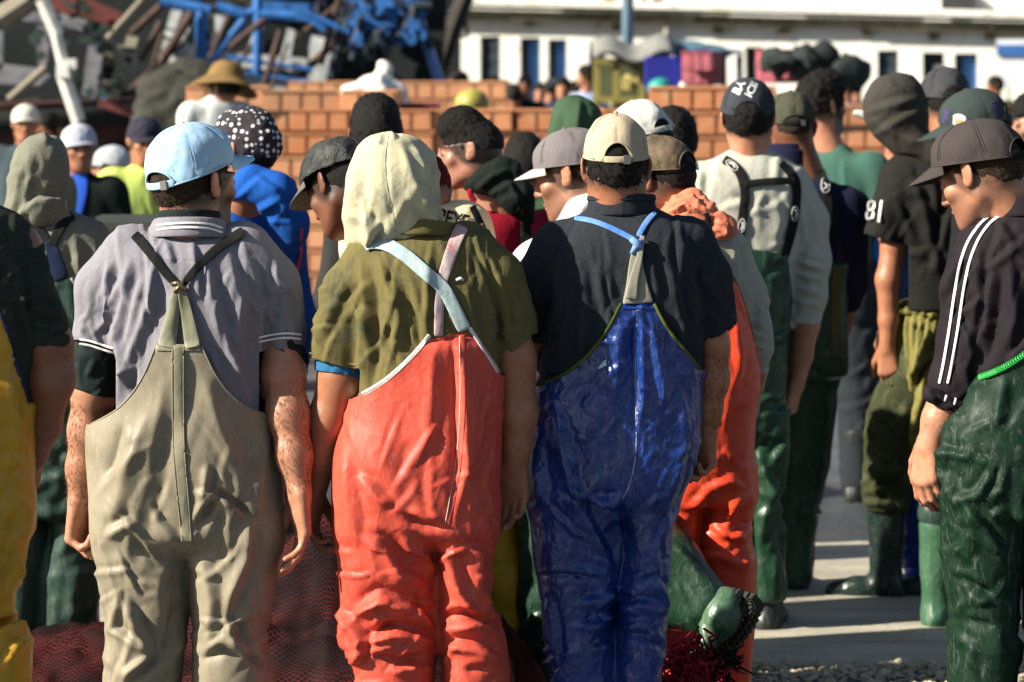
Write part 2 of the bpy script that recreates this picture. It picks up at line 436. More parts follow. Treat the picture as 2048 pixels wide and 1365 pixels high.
HEADROWS = [(-.118, 0, .060, .022, .024), (-.108, 0, .055, .036, .038), (-.09, 0, .046, .048, .052), (-.065, 0, .032, .057, .066), (-.03, 0, .014, .064, .084),
            (.01, 0, .003, .070, .095), (.045, 0, -.003, .074, .0985), (.075, 0, -.006, .071, .094), (.097, 0, -.008, .058, .077), (.112, 0, -.01, .038, .05), (.119, 0, -.01, .014, .02)]
def rot_ell(c, r, yaw, tilt):
    M = np.array(Matrix.Rotation(math.radians(yaw), 3, 'Z')@Matrix.Rotation(math.radians(tilt), 3, 'X')); e = ell((0, 0, 0), r); c = np.asarray(c, float); R = max(r)
    def f(P): return e((P-c)@M)
    f.box = (c-R, c+R); return f
def head_prims(face=True, ears=True, nose=1.0):
    P = [(loft([(z, x, y, a*.96, b) for z, x, y, a, b in HEADROWS], 2.15), 0), (ell((0, -.024, .018), (.065, .074, .080)), .02)]
    if face:
        P += [(ell((0, .075, .032), (.050, .022, .014)), .02), (ell((.033, .100, .003), (.016, .016, .012)), -.012), (ell((-.033, .100, .003), (.016, .016, .012)), -.012),
              (rc((0, .096, .018), (0, .116, -.026), .0075, .0105), .012), (ell((.011, .104, -.031), (.008, .009, .007)), .006), (ell((-.011, .104, -.031), (.008, .009, .007)), .006),
              (ell((.032, .083, .002), (.0125, .0125, .0125)), .003), (ell((-.032, .083, .002), (.0125, .0125, .0125)), .003),
              (ell((0, .096, -.058), (.022, .010, .0055)), .005), (ell((0, .093, -.070), (.019, .010, .007)), .005), (ell((0, .10, -.0635), (.021, .012, .0012)), -.003),
              (ell((0, .078, -.103), (.020, .016, .014)), .014), (ell((.044, .064, -.022), (.018, .017, .016)), .02), (ell((-.044, .064, -.022), (.018, .017, .016)), .02),
              (rc((.052, -.005, -.055), (.026, .070, -.098), .016, .014), .02), (rc((-.052, -.005, -.055), (-.026, .070, -.098), .016, .014), .02)]
    if ears:
        for s in (1, -1):
            P += [(rot_ell((s*.080, -.012, .002), (.0065, .0195, .031), s*24, 10), .006), (rc((s*.073, -.002, -.022), (s*.074, -.002, -.018), .010, .010), .008), (rot_ell((s*.089, -.006, .004), (.0055, .0105, .019), s*24, 10), -.003), (rot_ell((s*.0835, -.008, -.004), (.0035, .006, .007), s*24, 10), .003)]
    return P
def hand_prims(side=1, curl=(25, 35, 25), spread=1.0, thumb_in=.5, fist=False):
    """frame: u(+X) towards fingertips, n(+Z) palm side, w(+Y)*side thumb side"""
    P = []
    for i, (wo, wl) in enumerate(((.027, .0135), (.009, .0135), (-.009, .013), (-.026, .012))):
        P.append((rc((.0, wo*.55*side, 0), (.088-(.004 if i in (0, 2) else 0)-(.012 if i == 3 else 0), wo*side, -.002), .0155, wl*.93), .014 if i else 0))
    F = ((.027, .086, (.040, .024, .020), .0088), (.0085, .090, (.044, .028, .021), .0092), (-.0105, .086, (.041, .026, .020), .0086), (-.028, .076, (.032, .020, .018), .0078))
    for i, (wo, u0, seg, r) in enumerate(F):
        p = V(u0, wo*side, -.002); a = 0; first = True
        for j in range(3):
            a += math.radians(curl[j]+i*3*(1 if j == 0 else .5)); d = V(math.cos(a), (wo*side)*.9*spread*(1-j*.3), math.sin(a)); d /= np.linalg.norm(d)
            q = p+d*seg[j]; P.append((rc(p, q, r*(1-.05*j), r*(.95-.07*j)), .004 if j else .006)); p = q
    p = V(.018, .026*side, .006); a = math.radians(38)
    for j, (l, r0, r1) in enumerate(((.042, .0165, .0125), (.032, .0118, .0105), (.026, .0102, .0085))):
        aa = a*(1-.38*j); d = V(math.cos(aa), math.sin(aa)*side, thumb_in*(.6+.35*j)); d /= np.linalg.norm(d); q = p+d*l
        P.append((rc(p, q, r0, r1), .010 if j == 0 else .004)); p = q
    P.append((ell((.03, .012*side, .008), (.034, .024, .012)), .01))
    return P
def frame(u, n):
    u = np.asarray(u, float); u = u/np.linalg.norm(u); n = np.asarray(n, float); n = n-(n@u)*u; n /= np.linalg.norm(n)
    return np.stack([u, np.cross(n, u), n], 1)

class Person:
    def __init__(s, label, cx, D, group=None, heading=0.0, cat='person'):
        s.D = D; s.rx = (cx-1024)*D/FPX; s.hd = heading
        s.root = empty('person', (s.rx, D, 0), math.radians(heading)); tag(s.root, label, cat, group)
        s.bvhs = []; s.prims = []; s.colf = []; s.headf = None
        s.R = np.array(Matrix.Rotation(math.radians(heading), 3, 'Z'))
    # photo pixel + depth offset -> local metres
    def L(s, px, py, dy=0.0):
        Y = s.D+dy; w = V((px-1024)*Y/FPX-s.rx, dy, HC-(py-HOR)*Y/FPX); return s.R.T@w if s.hd else w
    def px(s, P):
        if s.hd: P = P@s.R.T
        Y = P[:, 1]+s.D; return np.stack([1024+(P[:, 0]+s.rx)*FPX/Y, HOR+(HC-P[:, 2])*FPX/Y], 1)
    def rows(s, tab, n=2.3, grow=0.0):
        """tab (py, xl, xr, dyc, b): silhouette widths read off the photo"""
        out = []
        for py, xl, xr, dy, b in tab:
            a = s.L(xl, py, dy); c = s.L(xr, py, dy); out.append((a[2], (a[0]+c[0])/2, dy, max((c[0]-a[0])/2+grow, .004), b+grow))
        return loft(out, n)
    def chain(s, pts, k=.02):
        """pts (px,py,dy,r_m) -> list of round cones"""
        q = [(s.L(x, y, d), r) for x, y, d, r in pts]
        return [(rc(q[i][0], q[i+1][0], q[i][1], q[i+1][1]), k) for i in range(len(q)-1)]
    def surf(s, name, prims, mat, h=.008, folds=(), noise=(), fm=1.0, clip=None, clipf=None, atten=None, thick=0.0, sub=1, smooth=1, push=0.0, parent=None, cutz=None, colf=None, keep=True):
        lo = np.min([p.box[0] for p, k in prims if k >= 0], axis=0); hi = np.max([p.box[1] for p, k in prims if k >= 0], axis=0)
        def f(P):
            r = None
            for p, k in prims:
                v = p(P)
                if r is None: r = v
                elif k >= 0: r = smin(r, v, k)
                else: r = smax(r, -v, -k)
            return r
        v, q = snets(f, h, (lo, hi))
        v = lap(v, q, smooth, .5) if smooth else v
        n = vnormals(v, q); d = np.zeros(len(v))
        if len(folds): d += fm*folds_disp(s.px(v), folds)
        for sc, amp, st, seed in noise:      # stretched noise: (scale, amplitude, (sx,sy,sz), seed)
            d += amp*fbm(v*np.array(st), sc, seed, 3)
        if atten is not None:
            sd, _ = polydist(s.px(v), atten); w = np.clip(-sd/18.0, 0, 1)*(n[:, 1] < .3)
            d = d*(1-.85*w)-push*w
        v = v+n*d[:, None]
        if clip is not None:
            xy = s.px(v); s1, n1 = polydist(xy, clip)
            if clipf is not None:
                s2, n2 = polydist(xy, clipf); fr = (n@(s.R.T@V(0, 1, 0)) if s.hd else n[:, 1]) > .1
                s1 = np.where(fr, s2, s1); n1 = np.where(fr[:, None], n2, n1)
            kf = (s1[q] < 0).any(1); q = q[kf]
            out = s1 > 0; Yw = (v@s.R.T)[:, 1]+s.D if s.hd else v[:, 1]+s.D; dxy = (n1-xy)
            mv = np.stack([dxy[:, 0]*Yw/FPX, np.zeros(len(v)), -dxy[:, 1]*Yw/FPX], 1)
            mv = np.where((np.linalg.norm(mv, axis=1) < 2.5*h)[:, None], mv, 0)
            if s.hd: mv = mv@s.R
            v = np.where(out[:, None], v+mv, v)
            us = np.unique(q); mp = np.full(len(v), -1); mp[us] = np.arange(len(us)); v = v[us]; q = mp[q]
        elif cutz is not None:
            for nn, cc in cutz:      # keep where p.n < c
                sdd = v@np.array(nn, float)-cc; kf = (sdd[q] < 0).any(1); q = q[kf]; v = np.where((sdd > 0)[:, None], v-np.clip(sdd, 0, 2*h)[:, None]*np.array(nn, float), v)
            us = np.unique(q); mp = np.full(len(v), -1); mp[us] = np.arange(len(us)); v = v[us]; q = mp[q]
        col = colf(v) if colf else None
        ob = mesh_np(name, v, q, mat, parent or s.root, True, col)
        if keep: s.bvhs.append(BVHTree.FromPolygons(v.tolist(), q.tolist()))
        if thick: solid(ob, thick, 0)
        if sub and h >= .0085 and s.D < 9: subd(ob, sub)
        NV.append((name, len(v))); s.lastv = v
        return ob
    def ray(s, px, py, which=None, back=False):
        o = V(-s.rx, -s.D, HC); d = V((px-1024)/FPX, 1, -(py-HOR)/FPX)
        if s.hd: o = s.R.T@o; d = s.R.T@d
        best = None
        for i, b in enumerate(s.bvhs):
            if which is not None and i not in which: continue
            h = b.ray_cast(Vector(o), Vector(d).normalized())
            if h[0] is not None and (best is None or h[3] < best[1]): best = (h[0], h[3], h[1])
        return best, o, d
    def ribbon(s, name, pts, w, mat, off=.002, thick=.002, which=None, n=None, across=3, parent=None, smooth=3, wob=0.0, seed=0, soft=True):
        """a band laid over the garments along photo points; w = width in px or list"""
        L = sum(math.hypot(pts[i+1][0]-pts[i][0], pts[i+1][1]-pts[i][1]) for i in range(len(pts)-1))
        n = n or max(6, int(L/7)); c = spline(pts, n); t = np.gradient(c, axis=0); t /= np.linalg.norm(t, axis=1)[:, None]+1e-9
        nn = np.stack([-t[:, 1], t[:, 0]], 1); ws = np.interp(np.linspace(0, 1, n), np.linspace(0, 1, len(w)), w) if isinstance(w, (list, tuple)) else np.full(n, w)
        rr = random.Random(seed); dep = np.full((n, across), np.nan); P2 = np.zeros((n, across, 2))
        for i in range(n):
            for j in range(across):
                k = (j/(across-1)-.5)*ws[i]+wob*rr.uniform(-1, 1); x, y = c[i]+nn[i]*k; P2[i, j] = (x, y)
                h, o, d = s.ray(x, y, which)
                if h: dep[i, j] = (np.array(h[0])-o)@d/(d@d)
        if np.isnan(dep).all(): return None
        fl = dep.ravel(); ok = ~np.isnan(fl)
        # a missed ray takes the depth of the nearest sample that hit
        idx = np.where(ok)[0]
        for i in range(n):
            for j in range(across):
                if np.isnan(dep[i, j]):
                    row = dep[i][~np.isnan(dep[i])]
                    dep[i, j] = row.mean() if len(row) else fl[idx[np.argmin(abs(idx-(i*across+j)))]]
        sm = dep.copy()
        for _ in range(smooth):
            p = np.pad(sm, ((1, 1), (0, 0)), 'edge'); sm = (p[:-2]+p[1:-1]+p[2:])/3
        dep = np.minimum(sm, dep)
        vs = []
        _, o, _ = s.ray(0, 0, [99])
        for i in range(n):
            for j in range(across):
                x, y = P2[i, j]; d = V((x-1024)/FPX, 1, -(y-HOR)/FPX); d = s.R.T@d if s.hd else d
                vs.append(o+d*(dep[i, j]-off))
        ob = mesh_np(name, np.array(vs), grid_faces(n, across), mat, parent or s.root)
        solid(ob, thick, 0)
        if soft: subd(ob, 1)
        return ob
    def piping(s, name, pts, r, mat, which=None, off=.0015, step=6, parent=None, wob=0.0):
        L = sum(math.hypot(pts[i+1][0]-pts[i][0], pts[i+1][1]-pts[i][1]) for i in range(len(pts)-1)); n = max(8, int(L/step)); c = spline(pts, n); P = []; last = None; rr = random.Random(5)
        for x, y in c:
            h = None
            for ddx, ddy in ((0, 0), (0, 4), (0, 9), (3, 6), (-3, 6), (8, 4), (-8, 4)):
                h, o, d = s.ray(x+ddx, y+ddy, which)
                if h: break
            dd = (np.array(h[0])-o)@d/(d@d) if h else last
            if dd is None: continue
            last = dd; d = V((x-1024)/FPX, 1, -(y-HOR)/FPX); d = s.R.T@d if s.hd else d
            P.append(Vector(o+d*(dd-off+wob*rr.uniform(-1, 1))))
        if len(P) < 3: return None
        return MB().tube(P, r, 6).build(name, mat, parent or s.root, True)
    def text(s, name, txt, px, py, size, mat, ang=0.0, sx=1.0, off=.005, which=None, parent=None, shear=0.0, outline=0.0, arc=0.0):
        cu = bpy.data.curves.new(name, 'FONT'); cu.body = txt; cu.align_x = 'CENTER'; cu.align_y = 'CENTER'; cu.offset = outline; cu.resolution_u = 3
        t = bpy.data.objects.new('tmp', cu); C.objects.link(t); dg = bpy.context.evaluated_depsgraph_get(); me = t.evaluated_get(dg).to_mesh()
        v = np.array([x.co[:] for x in me.vertices]); fs = [tuple(p.vertices) for p in me.polygons]; t.evaluated_get(dg).to_mesh_clear(); bpy.data.objects.remove(t)
        a = math.radians(ang); X = v[:, 0]*size*sx+v[:, 1]*size*shear; Yv = v[:, 1]*size+arc*(v[:, 0]**2)
        pxs = px+X*math.cos(a)+Yv*math.sin(a); pys = py+X*math.sin(a)-Yv*math.cos(a); out = []; last = None; ds = []
        for x, y in zip(pxs, pys):
            h, o, d = s.ray(x, y, which); ds.append((np.array(h[0])-o)@d/(d@d) if h else np.nan)
        ds = np.array(ds); ds = np.where(np.isnan(ds), np.nanmean(ds), ds)
        for x, y, dd in zip(pxs, pys, ds):
            d = V((x-1024)/FPX, 1, -(y-HOR)/FPX); d = s.R.T@d if s.hd else d; out.append(o+d*(dd-off))
        return mesh_np(name, np.array(out), fs, mat, parent or s.root, False)
    # ---- body
    def head(s, c, yaw=0, pitch=0, roll=0, size=1.0, neck=None, capped=True, neck_r=.058, face=True, beard=0.0, scalp=.8, ears=True, stub=.0):
        M = rotm(yaw, pitch, roll); s.hc = np.asarray(c, float); s.hM = M*size; s.hsize = size
        Ms = M/size
        hp = [(p, k) for p, k in head_prims(face, ears)]
        g = group(hp, None)
        lo, hi = g.box
        dome = ell((0, -.008, .020), (.064, .089, .080))
        def f(P):
            q = ((P-s.hc)@M)/size; d = g(q)
            if capped: d = np.where(q[:, 2] > .028, np.maximum(d, dome(q)), d)
            return d*size
        w = np.array([[x, y, z] for x in (lo[0], hi[0]) for y in (lo[1], hi[1]) for z in (lo[2], hi[2])])@M.T*size+s.hc
        f.box = (w.min(0), w.max(0)); s.prims.append((f, 0))
        top = s.hc+M@V(0, -.028, -.03)*size
        if neck is not None:
            s.prims.append((rc(top, neck, neck_r, neck_r*1.12), .03))
        def col(P):
            q = ((P-s.hc)@M)/size
            sm = lambda x, a, b: np.clip((x-a)/(b-a), 0, 1)
            # scalp and nape
            line = q[:, 1]*.8-q[:, 2]*.6
            h = sm(-line, -.050, -.035)*sm(q[:, 2], -.072, -.040)*(np.linalg.norm(q, axis=1) < .17)*scalp
            b = sm(-(q[:, 2]), -.0, .035)*sm(q[:, 1], -.005, .025)*(np.linalg.norm(q-V(0, .03, -.05), axis=1) < .115)*(q[:, 2] > -.125)*beard
            lip = (np.linalg.norm((q-V(0, .1, -.064))/V(.026, .03, .011), axis=1) < 1)
            b = np.where(lip, 0, b)
            brow = (np.abs(np.abs(q[:, 0])-.033) < .021)*(np.abs(q[:, 2]-.027+.15*(np.abs(q[:, 0])-.03)) < .0055)*(q[:, 1] > .07)*1.0
            eye = (np.linalg.norm((np.abs(q)-V(.032, .094, .003))[:, [0, 2]]/V(.011, .0045), axis=1) < 1)*(q[:, 1] > .08)*.9
            ear = (np.abs(q[:, 0]) > .079)*1.0
            return np.maximum.reduce([h*(1-ear), b*(1-ear), brow*(face*1.0), eye*(face*1.0)])
        s.colf.append(col); return s
    def hand(s, wrist, to, palm, side, curl=(25, 35, 25), size=1.0, spread=1.0, thumb_in=.5):
        M = frame(np.asarray(to)-np.asarray(wrist), palm); hp = hand_prims(side, curl, spread, thumb_in); g = group(hp, None); lo, hi = g.box; w0 = np.asarray(wrist, float)
        def f(P): return g(((P-w0)@M)/size)*size
        w = np.array([[x, y, z] for x in (lo[0], hi[0]) for y in (lo[1], hi[1]) for z in (lo[2], hi[2])])@M.T*size+w0
        f.box = (w.min(0), w.max(0)); s.prims.append((f, .008)); return s
    def body(s, mat, h=.0045, extra=()):
        prims = s.prims+list(extra)
        def colf(v):
            f = np.zeros(len(v))
            for c in s.colf: f = np.maximum(f, c(v))
            return np.stack([f, f, f, np.ones(len(v))], 1)
        s.bodyob = s.surf('body', prims, mat, h, colf=colf, smooth=1, sub=0, keep=False); s.bodyv = s.lastv
        return s.bodyob
    def hair(s, mat, t=.006, curly=.002, nape=-.05, line=.048, top=0.0, h=.005, tufts=900, tl=.010, name='hair', noisec=110, seed=1, fade=0.0, parent=None, cap=None):
        M = s.hM/s.hsize; sz = s.hsize
        cap = hasattr(s, 'capb') or t <= .0011 if cap is None else cap
        e = ell((0, -.010, .020 if cap else .028), (.070+t if cap else .074+t, (.096 if cap else .100)+t, (.086 if cap else .090)+t)); e2 = ell((0, .02, .085), (.062+t, .075+t, .045+top))
        e3 = ell((0, -.035, .0), (.066+t, .072+t, .075+t))
        def f(P):
            q = ((P-s.hc)@M)/sz
            d = smin(smin(e(q), e2(q), .02) if top else e(q), e3(q), .02)
            d = smax(d, (q[:, 1]*.8-q[:, 2]*.6-line), .012)
            d = smax(d, (nape-q[:, 2]), .012)
            return d*sz
        f.box = (s.hc-.14*sz-top, s.hc+.14*sz+top)
        v, q = snets(f, h, f.box)
        n = vnormals(v, q); v = v+n*(curly*fbm(v, noisec, seed, 3))[:, None]
        rr = np.random.RandomState(seed); sel = rr.randint(0, len(v), tufts); vs = [v]; fs = [tuple(x) for x in q.tolist()]; base = len(v)
        qq = ((v-s.hc)@M)/sz
        P0 = v[sel]; N = n[sel]; ax = rr.normal(size=(tufts, 3)); dn = N*.6+np.array([0, 0, -.5])+ax*.45; dn /= np.linalg.norm(dn, axis=1)[:, None]
        sd = np.cross(dn, N+.01); sd /= np.linalg.norm(sd, axis=1)[:, None]+1e-6; lw = .0009
        T = np.concatenate([P0-sd*lw, P0+sd*lw, P0+dn*(tl*rr.uniform(.5, 1.2, (tufts, 1)))], 0)
        vs.append(T); fs += [(base+i, base+tufts+i, base+2*tufts+i) for i in range(tufts)]
        ob = mesh_np(name, np.concatenate(vs), fs, mat, parent or s.root); return ob
    def fuzz(s, a, b, r0, r1, n, ln, mat, seed=3, name='arm_hair', arc=(0, 360)):
        """short hairs along a limb from a to b"""
        rr = np.random.RandomState(seed); a = np.asarray(a, float); b = np.asarray(b, float); t = rr.rand(n); ax = (b-a)/np.linalg.norm(b-a)
        u = np.cross(ax, V(0, 1, 0)); u /= np.linalg.norm(u); w = np.cross(ax, u); an = np.radians(rr.uniform(arc[0], arc[1], n)); N = np.cos(an)[:, None]*u+np.sin(an)[:, None]*w
        B = s.bodyv; tb = (B-a)@ax/np.linalg.norm(b-a); db = B-(a+tb[:, None]*(b-a)); rb = np.linalg.norm(db, axis=1)
        ok = np.where((tb > 0) & (tb < 1) & (rb < .075) & (np.abs(B[:, 0]-(a+tb[:, None]*(b-a))[:, 0]) < .07))[0]
        if len(ok) == 0: return None
        ii = ok[rr.randint(0, len(ok), n)]; P = B[ii]+rr.normal(size=(n, 3))*.001; N = db[ii]/np.maximum(rb[ii], 1e-6)[:, None]; d = ax*1.0+N*.32+rr.normal(size=(n, 3))*.22; d /= np.linalg.norm(d, axis=1)[:, None]
        sd = np.cross(d, N); sd /= np.linalg.norm(sd, axis=1)[:, None]; T = np.concatenate([P-sd*.00045, P+sd*.00045, P+d*(ln*rr.uniform(.4, 1.1, (n, 1)))], 0)
        return mesh_np(name, T, [(i, n+i, 2*n+i) for i in range(n)], mat, s.root)
    # ---- headgear
    def cap(s, mat, strapm, a=.087, b=.108, hg=.112, yaw=None, pitch=None, roll=0, size=None, up=.012, cy=-.006, visor=True, arch=.046, arch_h=.05, vis_len=.072, vis_mat=None, crown=.5, seed=0, puff=.004, button=True, vis_droop=.16, strap=True, backh=.03, buckle=True):
        M = s.hM/s.hsize if yaw is None else rotm(yaw, pitch or 0, roll); size = size or s.hsize
        org = s.hc+(s.hM/s.hsize)@V(0, cy, up)*s.hsize; rt = empty('tmp', (0, 0, 0)); bpy.data.objects.remove(rt)
        def T(q): return np.asarray(q)@M.T*size+org
        nu, nv = 96, 18; rr = random.Random(seed); vs = []
        ph0 = arch/a*1.0
        for i in range(nu):
            ph = 2*math.pi*i/nu; db = abs((ph-math.pi+math.pi) % (2*math.pi)-math.pi)      # distance from the back, which is ph = pi
            db = abs(ph-math.pi)
            rimz = .006+.020*(math.cos(ph)*.5+.5)-backh*(.5-.5*math.cos(ph))*.5
            az = arch_h*math.sqrt(max(0, 1-(db/ph0)**2)) if (db < ph0 and arch > 0) else 0
            for j in range(nv):
                v = j/(nv-1); z = rimz+az+(hg-rimz-az)*math.sin(v*math.pi/2)**1.0
                # radius of the dome at that height
                tt = min(1, max(0, (z-rimz)/(hg-rimz))); rad = (1-tt**2.35)**(1/2.1)
                if j == nv-1: rad = 0.0
                seam = abs(((ph/(math.pi/3)+.5) % 1)-.5)*2
                k = 1-.022*math.exp(-(seam/.09)**2)*(1-tt*.3)+.01*(1-seam**2)*0
                x = a*rad*math.sin(ph)*k; y = b*rad*math.cos(ph)*k
                if y > 0: y *= 1+.04*crown*tt
                vs.append((x, y, z))
        vs = np.array(vs); r = np.linalg.norm(vs*[1, 1, .3], axis=1)
        nz = fbm(vs+seed, 22, seed, 3); vs = vs*(1+(puff/.09)*nz[:, None]*np.array([1, 1, .6]))
        ob = mesh_np('cap', T(vs), grid_faces(nu, nv, True), mat, s.root); solid(ob, .0018, 0); subd(ob, 1)
        s.capb = len(s.bvhs); vv = T(vs); s.bvhs.append(BVHTree.FromPolygons(vv.tolist(), grid_faces(nu, nv, True)))
        m = MB()      # rim band, seam tapes, eyelets
        rim = lambda ph: .006+.020*(math.cos(ph)*.5+.5)-backh*(.5-.5*math.cos(ph))*.5
        pts = [T((a*1.004*math.sin(ph), b*1.004*math.cos(ph), rim(ph)+.002)) for ph in [math.pi+ph0+(2*math.pi-2*ph0)*t/60 for t in range(61)]]
        m.tube(pts, .0022, 6)
        if arch > 0:
            pts = []
            for t in range(31):
                ph = math.pi-ph0+2*ph0*t/30; z = rim(ph)+arch_h*math.sqrt(max(0, 1-((ph-math.pi)/ph0)**2)); tt = min(1, max(0, (z-rim(ph))/(hg-rim(ph)))); rad = (1-tt**2.35)**(1/2.1)
                pts.append(T((a*rad*math.sin(ph)*1.005, b*rad*math.cos(ph)*1.005, z)))
            m.tube(pts, .0024, 6)
        for kx in range(6):
            ph = kx*math.pi/3
            for off in (-.035, .035):
                pts = []
                for t in range(22):
                    v = .12+.86*t/21
                    if arch > 0 and abs(ph-math.pi) < ph0: v = max(v, .55)
                    z = rim(ph)+(hg-rim(ph))*math.sin(v*math.pi/2); tt = (z-rim(ph))/(hg-rim(ph)); rad = (1-tt**2.35)**(1/2.1)
                    pts.append(T((a*rad*math.sin(ph+off)*1.006, b*rad*math.cos(ph+off)*1.006*(1+(.04*crown*tt if math.cos(ph) > 0 else 0)), z)))
                m.tube(pts, .0006, 4)
        m.build('stitching', mat, ob, True)
        if button: MB().tube([T((0, 0, hg-.002)), T((0, 0, hg+.003)), T((0, 0, hg+.005))], [.006*size, .006*size, .003*size], 10).build('button', mat, ob, True)
        if arch > 0 and strap:
            vs = []
            for t in range(25):
                ph = math.pi-ph0*1.05+2.1*ph0*t/24
                for zz in (-.002, .016): vs.append(T((a*1.01*math.sin(ph), b*1.012*math.cos(ph), rim(ph)+zz)))
            st = mesh_np('strap', np.array(vs), grid_faces(25, 2), strapm, ob); solid(st, .0025, 0); subd(st, 1)
            if buckle:
                ph = math.pi-.28; mb = MB(); R = Matrix((M@np.array(Matrix.Rotation(-ph+math.pi, 3, 'Z'))).tolist())
                mb.box(T((a*1.035*math.sin(ph), b*1.035*math.cos(ph), rim(ph)+.007)), (.016, .003, .021), R); mb.build('buckle', MATS.get('metal') or strapm, st)
        if visor:
            vs = []; nu2, nv2 = 33, 9
            for i in range(nu2):
                sx = -1+2*i/(nu2-1); ph = sx*math.radians(66)
                for j in range(nv2):
                    t = j/(nv2-1); bx = a*.985*math.sin(ph); by = b*.985*math.cos(ph)+.004; L = vis_len*(1-abs(sx)**2.6)
                    x = bx*(1+.02*t); y = by+L*t; z = rim(ph)+.001-vis_droop*L*t-(.020*(sx**2))*t*1.0-0*t
                    vs.append((x, y, z))
            vo = mesh_np('visor', T(np.array(vs)), grid_faces(nu2, nv2), vis_mat or mat, ob); solid(vo, .0035, 0); subd(vo, 1)
            s.visb = len(s.bvhs); s.bvhs.append(BVHTree.FromPolygons(T(np.array(vs)).tolist(), grid_faces(nu2, nv2)))
            m = MB()
            for r in (.25, .45, .65, .85):
                m.tube([T((a*.985*math.sin(sx*1.15)*1.01, b*.985*math.cos(sx*1.15)+.004+vis_len*(1-abs(sx)**2.6)*r, rim(sx*1.15)+.0035-vis_droop*vis_len*(1-abs(sx)**2.6)*r-.020*sx*sx*r)) for sx in [-.9+1.8*k/24 for k in range(25)]], .0006, 4)
            m.build('stitching', vis_mat or mat, vo, True)
        return ob
    def collar(s, name, c, a, b, z0, z1, mat, tilt=.0, flare=0.0, thick=.004, lean=(0, 0), parent=None, n=60, rows=5, rolls=0.0, gap=0.0):
        """ring of cloth round the neck: c local centre, radii a,b, z0 bottom z1 top; tilt raises the back"""
        vs = []; c = np.asarray(c, float)
        for i in range(n):
            ph = 2*math.pi*i/n
            for j in range(rows):
                t = j/(rows-1); k = 1+flare*(1-t)+rolls*math.sin(t*math.pi)
                vs.append(c+V(a*k*math.sin(ph)+lean[0]*t, b*k*math.cos(ph)+lean[1]*t, z0+(z1-z0)*t-tilt*math.cos(ph)-c[2]*0))
        vs = np.array(vs); vs[:, 2] -= c[2]
        ob = mesh_np(name, vs, grid_faces(n, rows, True), mat, parent or s.root); solid(ob, thick, 0); subd(ob, 1)
        s.bvhs.append(BVHTree.FromPolygons(vs.tolist(), grid_faces(n, rows, True)))
        return ob
    def boot(s, ankle, toe_dir, mat, H=.34, solem=None, r=.058, cz=0.0, name='boot', shaft_top=None, tilt=None):
        """rubber boot; ankle local point on the floor under the shaft"""
        a = np.asarray(ankle, float); d = np.asarray(toe_dir, float); d = d/np.linalg.norm(d); up = V(0, 0, 1) if tilt is None else np.asarray(tilt, float)
        P = [(rc(a+up*.09, a+up*H, r*.85, r*1.08), 0), (rc(a+up*.055-d*.02, a+up*.05+d*.10, .047, .042), .03), (rc(a+up*.05+d*.10, a+up*.042+d*.17, .042, .036), .02), (ell(a+up*.04-d*.03, (.04, .04, .04)), .02)]
        ob = s.surf(name, P, mat, .008, noise=[(14, .002, (1, 1, 1), 3)], sub=1, keep=False)
        m = MB(); w = np.cross(d, up); pts = []
        out = [(-.075, .0), (-.06, .034), (0, .040), (.08, .046), (.15, .044), (.20, .028), (.212, 0), (.20, -.028), (.15, -.044), (.08, -.044), (0, -.038), (-.06, -.032)]
        o = [a+d*x+w*y for x, y in out]; n = len(o); vs = [p+up*0.002 for p in o]+[p+up*.028 for p in o]+[a+up*.002, a+up*.028]
        fs = [(i, (i+1) % n, n+(i+1) % n, n+i) for i in range(n)]+[((i+1) % n, i, 2*n) for i in range(n)]+[(n+i, n+(i+1) % n, 2*n+1) for i in range(n)]
        m.add(vs, fs); m.build('sole', solem or mat, ob); return ob
# ------------------------------------------------------------------ the three men in front
plain('metal', (.35, .33, .30), .35, .9)
HAIR = hairmat('black hair'); HAIR2 = hairmat('brown hair', (.022, .013, .008))
SK1 = skin('skin fair', (.46, .22, .13)); SK2 = skin('skin tan', (.36, .155, .080)); SK3 = skin('skin brown', (.26, .105, .052)); SK4 = skin('skin dark', (.15, .06, .03))

def down(s, pts, dys):       # helper: chain rows below the frame
    return pts

